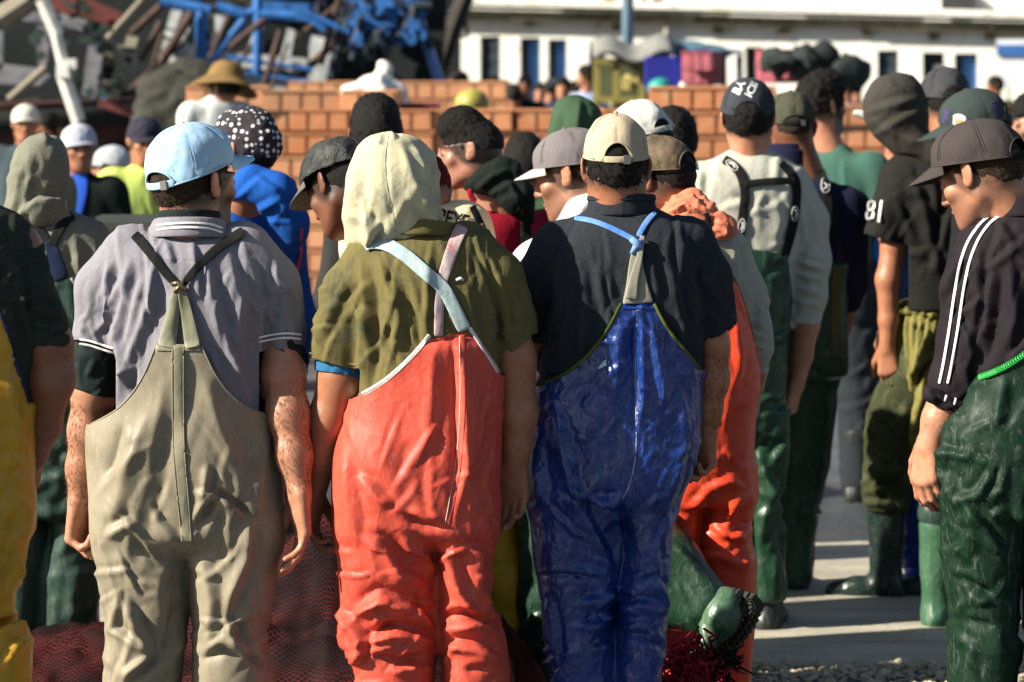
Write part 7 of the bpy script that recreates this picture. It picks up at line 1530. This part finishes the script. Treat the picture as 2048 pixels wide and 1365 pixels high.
def poles_and_stalls():
    bp = plain('blue grey pole', (.12, .19, .26), .5); Y = 34.0; x = W(1253, 0, Y).x
    o = MB().tube([(x, Y, 0), (x+.02, Y, 3), (x+.04, Y, 6.5)], [.075, .07, .06], 12).box((x, Y, .1), (.4, .4, .2)).build('lamp_post', bp, None, True); tag(o, 'slim blue grey lamp post rising before the white building', 'lamp post')
    # yellow framed cart
    yl = plain('ochre frame', (.30, .25, .06), .6, var=.3); Y = 27.0; t = empty('market_stall', W(1235, 300, Y)); t.location.z = 0; tag(t, 'small ochre framed stall with pale canvas top, left of the blue awning', 'stall')
    cx = t.location.x; z = lambda y: W(0, y, Y).z; X = lambda px: W(px, 0, Y).x-cx
    f = MB()
    for px in (1194, 1232, 1284):
        f.box((X(px), 0, z(118)/2), (.06, .06, z(118))); f.box((X(px)+.02, .9, z(118)/2), (.06, .06, z(118)))
    f.box(((X(1194)+X(1284))/2, -.02, z(124)), (X(1290)-X(1190), .08, .06)); f.box(((X(1194)+X(1284))/2, -.02, z(200)), (X(1290)-X(1190), .08, .06)); f.build('frame', yl, t)
    MB().box(((X(1194)+X(1284))/2, .5, z(160)), (X(1282)-X(1196), .03, z(126)-z(198))).build('back_panel', plain('olive canvas', (.10, .11, .05), .9, bump=.5, var=.5), t)
    MB().box((X(1262), .2, z(168)), (.16, .1, .12)).tube([(X(1262), .2, z(150)), (X(1262), .2, z(163))], .05, 10).build('hanging_sack', plain('yellow sack', (.55, .45, .15), .8), t)
    v = []; n = 14
    for i in range(n):
        for j in range(8): u = i/(n-1); w = j/7; v.append((X(1186)+(X(1345)-X(1186))*u, -.35+1.5*w, z(118)+.16*math.sin(w*math.pi)+.05*math.sin(u*9)+.02*u))
    solid(mesh_np('canvas_top', np.array(v), grid_faces(n, 8), plain('pale canvas', (.22, .22, .20), .9, bump=.4, var=.3), t), .02)
    # blue awning
    t = empty('awning', W(1385, 300, 28)); t.location.z = 0; cx = t.location.x; Y = 28.0; tag(t, 'faded teal blue tarpaulin awning over dark stalls in front of the white building', 'awning')
    z = lambda y: W(0, y, Y).z; X = lambda px: W(px, 0, Y).x-cx; v = []; n = 30
    tp = lambda u: np.interp(u, [0, .15, .35, .6, .8, 1], [112, 96, 85, 88, 97, 106])
    for i in range(n):
        for j in range(10): u = i/(n-1); w = j/9; v.append((X(1288)+(X(1472)-X(1288))*u, -.9+2.2*w, z(112)+(z(tp(u))-z(112))*math.sin(math.pi*min(1, w*1.25+.12))+.008*math.sin(u*25+w*5)))
    solid(mesh_np('tarpaulin', np.array(v), grid_faces(n, 10), plain('teal tarpaulin', (.07, .16, .22), .6, bump=.6, var=.5), t), .02)
    f = MB()
    for px in (1296, 1380, 1466):
        for dy in (-.8, 1.2): f.tube([(X(px), dy, 0), (X(px), dy, z(112))], .03, 6)
    f.build('pole', plain('grille iron', (.03, .05, .07), .6), t)
    MB().box((X(1345), .9, z(170)), (X(1400)-X(1290), .1, z(118)-z(230))).build('back_cloth', plain('dark blue cloth', (.015, .02, .06), .9, bump=.5), t)
    o = MB().box((0, 0, 0), (.46, .3, .3)).box((.3, .05, .04), (.2, .26, .34)).build('blue_drum', plain('ultramarine plastic', (.012, .018, .26), .6)); o.name = 'plastic_box'; o.location = W(1340, 146, 26.5); o.location.z = W(0, 146, 26.5).z; tag(o, 'ultramarine plastic box under the teal awning', 'box')
    o = MB().box((0, 0, 0), (.16, .2, .28)).box((0, 0, .15), (.18, .22, .03)).build('plastic_box', plain('ultramarine plastic', (.012, .018, .26), .6)); o.location = W(1368, 148, 26.4); tag(o, 'narrow ultramarine box beside the pink crate', 'box')
    # black bundles on the pink crates
    for i, (x0, x1, y0, y1, l) in enumerate([(1524, 1582, 100, 128, 'left black net bundle on the pink crates'), (1565, 1650, 97, 128, 'right black net bundle on the pink crates'), (1655, 1735, 126, 152, 'low flat black bundle behind the wavy haired man')]):
        Y = 24.3; c = W((x0+x1)/2, y1-5, Y); w = (x1-x0)*Y/FPX/2; h = (y1-y0)*Y/FPX*.6
        s = ell((0, 0, 0), (w, .35, h)); v, q = snets(s, .035, s.box, .05); nn = vnormals(v, q); v = v+nn*(.12*fbm(v, 6.5, i+3, 3))[:, None]
        o = mesh_np('net_bundle', v, q, plain('black netting', (.012, .018, .016), .9, bump=1, bs_scale=30)); o.location = c; tag(o, l, 'net bundle')
    # ultramarine/green odds: helmets and balls in the far crowd
    for px, y, Y, r, c, l, nm in ((1321, 178, 23, .105, (.02, .28, .24), 'turquoise headscarf dome above the crates', 'buoy'), (1372, 172, 25, .06, (.75, .72, .62), 'small white float beside the pink crates', 'buoy'), (944, 208, 19.5, .12, (.34, .31, .06), 'dirty yellow float resting on the crates behind the black hair', 'buoy'), (1107, 166, 30, .055, (.8, .8, .74), 'small white float in the far crowd below the second blue door', 'buoy')):
        s = ell((0, 0, 0), (r, r, r*.85)); v, q = snets(s, r/9, s.box, .02); o = mesh_np(nm, v, q, plain(l[:12], c, .5, var=.4)); o.location = W(px, y, Y); tag(o, l.replace('headscarf dome', 'round float'), 'float')
    # white bundle on the rear crates
    Y = 22.0; s = rc((-.22, 0, -.05), (.12, 0, -.10), .10, .13); s2 = rc((.0, 0, .0), (.02, 0, .15), .12, .05)
    f = lambda P: smin(s(P), s2(P), .08)
    v, q = snets(f, .02, (V(-.4, -.2, -.3), V(.35, .2, .3))); nn = vnormals(v, q); v = v+nn*(.05*fbm(v, 7, 3, 3))[:, None]; o = mesh_np('cloth_bundle', v, q, plain('white bundle', (.75, .73, .66), .8)); o.location = W(760, 176, Y); tag(o, 'crumpled white cloth bundle on the rear crates', 'bundle')
    # olive board behind the grey polo
    o = MB().box((0, 0, .0), (.24, .5, .9)).box((-.124, -.1, .05), (.016, .3, .85)).box((0, 0, .46), (.27, .52, .03)).build('equipment_box', plain('dark olive paint', (.035, .04, .028), .6, bump=.3, var=.3)); o.scale = (1.0, 1, 1); c = W(262, 440, 9.6); o.location = (c.x, 9.6, c.z-.47); tag(o, 'dark olive equipment box between the sage hoodie and grey polo', 'box')

# ---- boats and rigging on the left
def boats():
    dk = plain('hull black green', (.006, .011, .010), .9, bump=.4, var=.4); rd = plain('hull oxide red', (.05, .009, .008), .7, bump=.4, var=.5); gw = plain('weathered white paint', (.20, .20, .22), .6, bump=.3, var=.5); wh = plain('boat white paint', (.78, .77, .72), .5, var=.35)
    bl = plain('boat blue paint', (.02, .15, .46), .75, bump=.4, var=.5); gl = plain('dark glass', (.004, .007, .007), .5); gn = plain('sea green paint', (.02, .06, .04), .8, var=.6); rust = plain('rusty steel', (.07, .035, .022), .8, bump=.5, var=.6)
    def hull(name, label, x0, x1, Y, ztop, mat, stripe=None, shr=.12):
        t = empty(name, ((W(x0, 0, Y).x+W(x1, 0, Y).x)/2, Y, 0)); tag(t, label, 'boat')
        L = W(x1, 0, Y).x-W(x0, 0, Y).x; v = []; n = 24; k = 9
        for i in range(n):
            u = i/(n-1)*2-1; bw = 1.5*(1-abs(u)**3)**.6+.02; sh = shr*u*u
            for j in range(k):
                a = j/(k-1)*math.pi; v.append((u*L/2*(1+.08*math.sin(0)), -bw*math.cos(a)*(.75+.25*1), ztop+sh if j in (0, k-1) else (ztop+sh)*(1-math.sin(a)*.98)))
        solid(mesh_np('hull', np.array(v), grid_faces(n, k), mat, t, False), .05)
        v = []
        for i in range(n):
            u = i/(n-1)*2-1; bw = 1.52*(1-abs(u)**3)**.6+.04; sh = shr*u*u
            for yy in (-bw, -bw): v.append((u*L/2, yy-.03, ztop+sh-(.05 if len(v) % 2 == 0 else .22)))
        solid(mesh_np('rubbing_strake', np.array(v), grid_faces(n, 2), stripe or dk, t), .06)
        MB().box((0, 0, ztop-.35), (L*.9, 2.4, .06)).build('deck', dk, t)
        return t
    def P(t, px, py, Y): return W(px, py, Y)-Vector((t.location.x, t.location.y, 0))
    def bar(mb, t, p, q, Y, r): mb.tube([P(t, p[0], p[1], Y), P(t, q[0], q[1], Y)], r, 8); return mb
    def quad(mb, t, pts, Y, th=.06):
        f = [P(t, a, b, Y) for a, b in pts]; n = len(f); bk = [p+Vector((0, th, 0)) for p in f]; mb.add(f+bk, [tuple(range(n)), tuple(range(2*n-1, n-1, -1))]+[(i, i+n, (i+1) % n+n, (i+1) % n) for i in range(n)]); return mb
    # far left: grey wheelhouse on a red hull
    t = hull('fishing_boat', 'dark red fishing boat with a weathered grey wheelhouse at far left', -520, 420, 25.6, 1.5, rd)
    Y = 24.2
    m = MB(); quad(m, t, [(-200, 5), (215, 20), (200, 200), (-200, 190)], 25.5); m.build('wheelhouse', dk, t)
    t9 = empty('hull_backdrop', (-10, 36, 0)); tag(t9, 'tall dark ship added to fill the view behind the small boats', 'backdrop'); m = MB()  # made-up dark backdrop in hull shape, hiding the bright sky behind
    for i in range(9): m.box((-7.9+i*2.03, .1*math.sin(i*2.1), 4.5), (2.02, .5, 9.0))
    m.build('backdrop_panel', dk, t9); m = MB()
    rr9 = random.Random(8)
    for i in range(70): m.tube([Vector((rr9.uniform(-8, 7.6), -.5, rr9.uniform(.8, 3.4)))+Vector((0, rr9.uniform(-.4, 0), 0)) for _ in range(2)], rr9.uniform(.01, .05), 6)
    m.each('rigging', plain('dull spar', (.10, .085, .06), .8, var=.6), t9)
    m = MB(); quad(m, t, [(-60, 120), (70, 136), (100, 152), (78, 172), (-60, 165)], Y); quad(m, t, [(75, 52), (104, 52), (90, 148), (72, 136)], Y+.1); quad(m, t, [(40, 22), (120, 26), (175, 42), (165, 62), (110, 48), (45, 42)], Y-.1); quad(m, t, [(182, 62), (208, 92), (190, 196), (164, 190), (172, 120)], Y); quad(m, t, [(-20, 60), (6, 62), (4, 140), (-20, 136)], Y); m.each('window_frame', gw, t)
    m = MB(); quad(m, t, [(5, 48), (78, 50), (72, 132), (0, 124)], Y+.3); quad(m, t, [(125, 58), (175, 66), (164, 180), (120, 160)], Y+.3); m.build('window', gl, t)
    m = MB(); bar(m, t, (85, 0), (115, 70), 22.5, .055); bar(m, t, (110, 62), (130, 145), 22.5, .045); bar(m, t, (126, 150), (158, 244), 22.5, .055); m.each('boom', plain('cream spar', (.72, .70, .62), .5, var=.3), t)
    m = MB().box(P(t, 127, 143, 22.45), (.10, .1, .10)); m.box(P(t, 143, 128, 22.45), (.08, .08, .08)); m.each('block', wh, t)
    m = MB(); bar(m, t, (18, 200), (92, 135), 22.8, .035); bar(m, t, (0, 40), (60, 0), 22.9, .10); bar(m, t, (215, 78), (285, 0), 22.9, .028); m.each('rail', plain('dull brass spar', (.20, .17, .12), .7), t)
    m = MB()
    rr = random.Random(6)
    for i in range(26): x = rr.uniform(60, 240); y = rr.uniform(0, 190); m.box(P(t, x, y, 23.2+rr.uniform(-.4, .4)), (rr.uniform(.03, .11), .1, rr.uniform(.03, .09)), Matrix.Rotation(rr.uniform(-1, 1), 3, 'Y'))
    m.each('deck_gear', gn, t)
    m = MB(); m.box(P(t, 128, 8, 23.1), (.22, .2, .16)); m.box(P(t, 205, 28, 23.1), (.3, .2, .14), Matrix.Rotation(.4, 3, 'Y')); m.box(P(t, 232, 216, 22.9), (.28, .1, .06), Matrix.Rotation(.3, 3, 'Y')); m.each('red_locker', plain('faded red paint', (.16, .03, .022), .7, var=.5), t)
    # trawler and blue gallows behind the straw hat man
    t2 = hull('fishing_boat', 'black hulled trawler under blue gallows, behind the straw hat man', 180, 900, 27, 1.5, dk, bl)
    m = MB(); quad(m, t2, [(210, -80), (420, -80), (330, 260), (240, 260)], 28.5, .5); quad(m, t2, [(540, -80), (900, -80), (880, 190), (560, 200)], 29.5, .5); quad(m, t2, [(-300, -120), (900, -120), (900, -300), (-300, -300)], 29, .3); m.build('dark_backing', dk, t2)  # flat dark sheets added to darken the gaps behind the rigging
    m = MB(); quad(m, t2, [(345, 10), (365, 18), (350, 60), (333, 55)], 26.8); quad(m, t2, [(375, 30), (386, 34), (376, 66), (364, 62)], 26.8); quad(m, t2, [(330, 60), (372, 68), (366, 82), (328, 72)], 26.8); quad(m, t2, [(321, 78), (384, 90), (388, 112), (320, 100)], 26.7); quad(m, t2, [(316, 106), (392, 120), (390, 140), (318, 124)], 26.8)
    quad(m, t2, [(395, 36), (409, 38), (403, 92), (392, 88)], 26.9); quad(m, t2, [(430, 30), (449, 34), (444, 60), (436, 94), (416, 92), (430, 60)], 26.9)
    quad(m, t2, [(508, 60), (514, 66), (508, 104), (494, 102)], 26.8); quad(m, t2, [(575, 56), (590, 62), (580, 118), (560, 116)], 26.5)
    quad(m, t2, [(448, 104), (610, 116), (618, 128), (625, 150), (440, 130)], 27.2); quad(m, t2, [(460, 150), (620, 158), (605, 188), (470, 188)], 27.3); quad(m, t2, [(620, 70), (668, 80), (650, 165), (616, 160)], 27.4); m.each('wheelhouse_panel', plain('trawler white paint', (.62, .64, .64), .5, var=.4), t2)
    m = MB(); quad(m, t2, [(520, 44), (572, 52), (560, 104), (516, 100)], 26.9); quad(m, t2, [(600, 60), (625, 64), (612, 112), (590, 108)], 26.9); m.build('window', gl, t2)
    m = MB()
    for p, q, r in (((320, 2), (420, 22), .055), ((434, 12), (490, 30), .05), ((490, 38), (418, 130), .04), ((516, -60), (516, 60), .045), ((516, 60), (514, 145), .042), ((402, 20), (404, 140), .055), ((520, 28), (590, 34), .05), ((600, 20), (700, 66), .025), ((620, 40), (650, 60), .03), ((440, 140), (625, 166), .022), ((448, 114), (625, 140), .02), ((490, 30), (516, 20), .04)): bar(m, t2, p, q, 26.2, r)
    m.each('gallows', bl, t2); m = MB(); quad(m, t2, [(580, 6), (622, 6), (620, 44), (578, 40)], 26.4, .3); quad(m, t2, [(525, 2), (578, 4), (576, 26), (525, 22)], 26.5, .2); m.each('winch_cover', bl, t2)
    m = MB()
    for i in range(16): x = 330+rr.uniform(-20, 380); y = rr.uniform(-5, 90); bar(m, t2, (x, y), (x-rr.uniform(30, 110), y+rr.uniform(50, 150)), 26.0+rr.uniform(-.5, 1), rr.uniform(.012, .045))
    m.each('rigging', rust, t2)
    m = MB()
    for x, y, w, h in ((262, 88, .1, .14), (250, 108, .16, .12), (262, 128, .12, .12), (236, 160, .10, .16), (234, 180, .07, .2)): m.box(P(t2, x, y, 25.8), (w, .1, h), Matrix.Rotation(.3, 3, 'Y'))
    m.each('float', plain('mixed cream floats', (.5, .46, .32), .6, var=.6), t2)
    # blue and white boat further right
    t3 = hull('fishing_boat', 'blue and white fishing boat with tangled rigging left of the white building', 600, 960, 30, 1.4, plain('pale boat blue', (.28, .36, .50), .5, var=.3), bl)
    m = MB(); quad(m, t3, [(770, 70), (800, 84), (812, 126), (806, 70), (840, 66), (846, 175), (780, 190)], 30); quad(m, t3, [(756, 110), (784, 112), (790, 158), (760, 156)], 29.6); quad(m, t3, [(838, 95), (862, 90), (864, 140), (842, 142)], 29.7); quad(m, t3, [(705, 118), (735, 140), (755, 165), (740, 170), (700, 140)], 29.6); quad(m, t3, [(745, 96), (762, 88), (766, 108), (750, 112)], 29.5); m.each('wheelhouse_panel', plain('cool white paint', (.62, .66, .74), .5, var=.3), t3)
    m = MB()
    for p, q, r in (((834, 25), (882, 175), .055), ((735, 8), (720, 60), .06), ((770, 15), (828, 25), .06), ((700, 60), (790, 40), .03), ((780, 20), (745, 78), .04), ((730, 20), (700, 100), .035), ((800, 0), (840, 10), .05)): bar(m, t3, p, q, 29.2, r)
    m.each('davit', plain('sky boat blue', (.10, .24, .62), .45, var=.4), t3)
    m = MB()
    for i in range(98):
        x = rr.uniform(630, 850); y = rr.uniform(-10, 120) if x < 760 else rr.uniform(-10, 70); a = rr.uniform(0, 3.1); l = rr.uniform(20, 70); bar(m, t3, (x, y), (x+math.cos(a)*l*.5, y+math.sin(a)*l), 29+rr.uniform(-.5, .6), rr.uniform(.01, .05))
    m.each('rigging', plain('dark navy tackle', (.012, .022, .04), .7), t3)
    m = MB()
    for i in range(40): x = rr.uniform(700, 850); y = rr.uniform(-5, 85); m.box(P(t3, x, y, 29+rr.uniform(-.5, .3)), (rr.uniform(.04, .14), .08, rr.uniform(.05, .2)), Matrix.Rotation(rr.uniform(-1, 1), 3, 'Y'))
    m.each('tackle', bl, t3)
    # dark raking mast in front of the white wall
    o = MB(); Y = 31
    for p, q, r in (((940, -30), (905, 60), .10), ((905, 60), (868, 185), .085), ((915, 20), (860, 90), .03), ((930, 10), (900, 30), .05), ((870, -10), (850, 80), .025), ((885, 60), (930, 75), .02), ((930, 30), (935, 75), .02)): o.tube([W(p[0], p[1], Y), W(q[0], q[1], Y)], r, 8)
    for i in range(26): u = rr.random(); x = 930-70*u; y = -10+190*u; o.box(W(x+rr.uniform(-8, 8), y, Y), (rr.uniform(.05, .16), .1, rr.uniform(.04, .14)), Matrix.Rotation(rr.uniform(-1, 1), 3, 'Y'))
    o.tube([W(868, 185, Y), (W(860, 0, Y).x, Y, 0)], .08, 8)
    o = o.build('derrick_mast', plain('tarred mast', (.030, .024, .018), .8, var=.4)); tag(o, 'dark raking mast hung with tackle before the white wall', 'mast')
    # net heap left of the straw hat
    s = ell((0, 0, 0), (.42, .5, .42)); v, q = snets(s, .03, s.box, .05); nn = vnormals(v, q); v = v+nn*(.08*fbm(v, 4, 3, 4))[:, None]; o = mesh_np('net_bundle', v, q, plain('olive netting', (.035, .035, .025), .95, bump=1, bs_scale=40, var=.6)); o.location = W(375, 240, 21); tag(o, 'olive heap of netting left of the straw hat man', 'net bundle')

# ---- people in the distance
def far_people():
    rr = random.Random(11)
    def bgp(label, px, pt, D, sh, tr, cap=None, hm=HAIR, heading=0, yaw=0, sk=SK2, h=.014, **k):
        s = std(label, px, pt, D, heading=heading, yaw=yaw, shirt=sh, trousers=tr, bib=False, sk=sk, h=h, bodyh=max(.008, h*.6), folds=12, seed=int(px), famp=.01, **k)
        if cap: s.cap(cap, cap, a=.09, b=.11, seed=3, arch=.0)
        else: s.hair(hm, .006, .004, tufts=100, h=.010)
        return s
    lime = cloth('lime sweatshirt', (.55, .68, .16)); dnm = cloth('dark denim', (.02, .03, .06)); blk = cloth('black fleece', (.008, .012, .010)); pur = cloth('mauve trousers', (.16, .07, .14)); wht = cloth('white shirt', (.66, .68, .64))
    s = bgp('man in a lime green sweatshirt, mauve trousers and dark cap, left of the blue cap', 287, 232, 14.5, lime, pur, cloth('black shiny cap', (.03, .03, .045)), heading=200, yaw=-160, pitch=8)
    s = bgp('man in a cobalt collared jacket with a two tone cap, right of the sage hood', 160, 246, 14.0, blk, dnm, cloth('pale two tone cap', (.30, .31, .42), (.5, .5, .5), mottle=.9), heading=170, yaw=200, sk=SK3)
    s.ribbon('shirt_front', [(150, 310), (158, 340), (165, 380), (158, 430)], [46, 34, 20, 12], cloth('cobalt shirt', (.02, .08, .42)), .01, .004)
    bgp('man in a white head wrap by the red hull at far left', 52, 208, 18, cloth('slate jacket', (.05, .07, .08)), dnm, cloth('white wrap', (.6, .58, .5)), heading=180, yaw=190)
    bgp('bare headed man in a dark top beside the white head wrap', 100, 222, 18.5, blk, dnm, heading=150, yaw=150)
    bgp('man in a pale hood between the two capped men on the left', 232, 290, 16, cloth('pale grey hood', (.4, .42, .45)), dnm, cloth('pale grey hood', (.4, .42, .45)), heading=90, yaw=90)
    s = bgp('man in a white shirt and floppy straw hat beside the crates', 434, 92, 17.5, wht, dnm, None, heading=25, yaw=50, pitch=10, hpx=448, hpy=178)
    st = cloth('straw', (.24, .15, .055), (.14, .085, .035), mottle=.8, bump=.8); c = s.hc; M = rotm(20, 0, 14); v = []; n = 40
    for i in range(n):
        a = 2*math.pi*i/n
        for j in range(12):
            if j < 6: r = .02+.085*math.sin(j/5*math.pi/2); z = .17-.10*(j/5)**2.2
            else: r = .105+.016*(j-5); z = .07-.012*(j-5)+.018*math.sin(a*2+1)*(j-5)/6
            v.append(c+M@V(r*math.sin(a), r*1.1*math.cos(a), z))
    solid(subd(mesh_np('straw_hat', np.array(v), grid_faces(n, 12, True), st, s.root)), .006)
    bgp('man in white oilskins seen in the gap left of the blue overalls', 1050, 262, 10.2, wht, pvc('white oilskin', (.6, .6, .52), .5, g=.25), heading=0, h=.014)
    cols = [('navy', (.02, .03, .06)), ('cobalt', (.03, .10, .42)), ('black', (.012, .012, .014)), ('pale blue', (.35, .42, .6)), ('red', (.4, .05, .05)), ('olive', (.06, .07, .04)), ('white', (.6, .6, .55)), ('green', (.15, .5, .08)), ('grey', (.15, .16, .16)), ('brown', (.12, .07, .04))]
    spots = [(913, 140, 'red', 'left of the striped window'), (985, 150, 'black', 'under the striped window'), (1006, 158, 'cobalt', 'right of the striped window'), (1028, 166, 'brown', 'just left of the first blue door'), (1050, 148, 'black', 'before the first blue door'), (1078, 164, 'pale blue', 'right of the first blue door'), (1100, 155, 'navy', 'between the two blue doors'), (1130, 152, 'brown', 'before the second blue door'), (1150, 160, 'black', 'left of the ochre stall'), (1172, 128, 'pale blue', 'standing tall beside the ochre stall'), (1186, 158, 'green', 'at the corner of the ochre stall'), (1246, 172, 'black', 'in front of the ochre stall'), (1300, 160, 'navy', 'left end of the teal awning'), (1345, 165, 'grey', 'under the teal awning'), (1690, 150, 'white', 'right of the wavy haired man'), (1712, 156, 'brown', 'left of the charcoal hood'), (1990, 150, 'olive', 'below the notice board')]
    for i, (px, pt, cn, wh) in enumerate(spots):
        c = dict(cols)[cn]; D = 30+rr.uniform(-2, 4)
        s = bgp('distant figure in a %s top %s' % (cn, wh), px, pt, D, cloth('far '+cn, c), dnm, heading=rr.choice([0, 90, 180, 200, -60]), yaw=rr.choice([0, 90, 170]), sk=rr.choice([SK1, SK3]), h=.026, head=True, boots=False, hands=False, group=None, face=False)
ENV = [ground, net, add_crates, building, poles_and_stalls, boats]
FIGS=ENV+FRONT+REST+[far_people]
import time
T0 = time.time()
for fn in FIGS:
    fn(); print('built', fn.__name__, round(time.time()-T0, 1))
print('verts', sum(n for a, n in NV), sorted(NV, key=lambda t: -t[1])[:5])
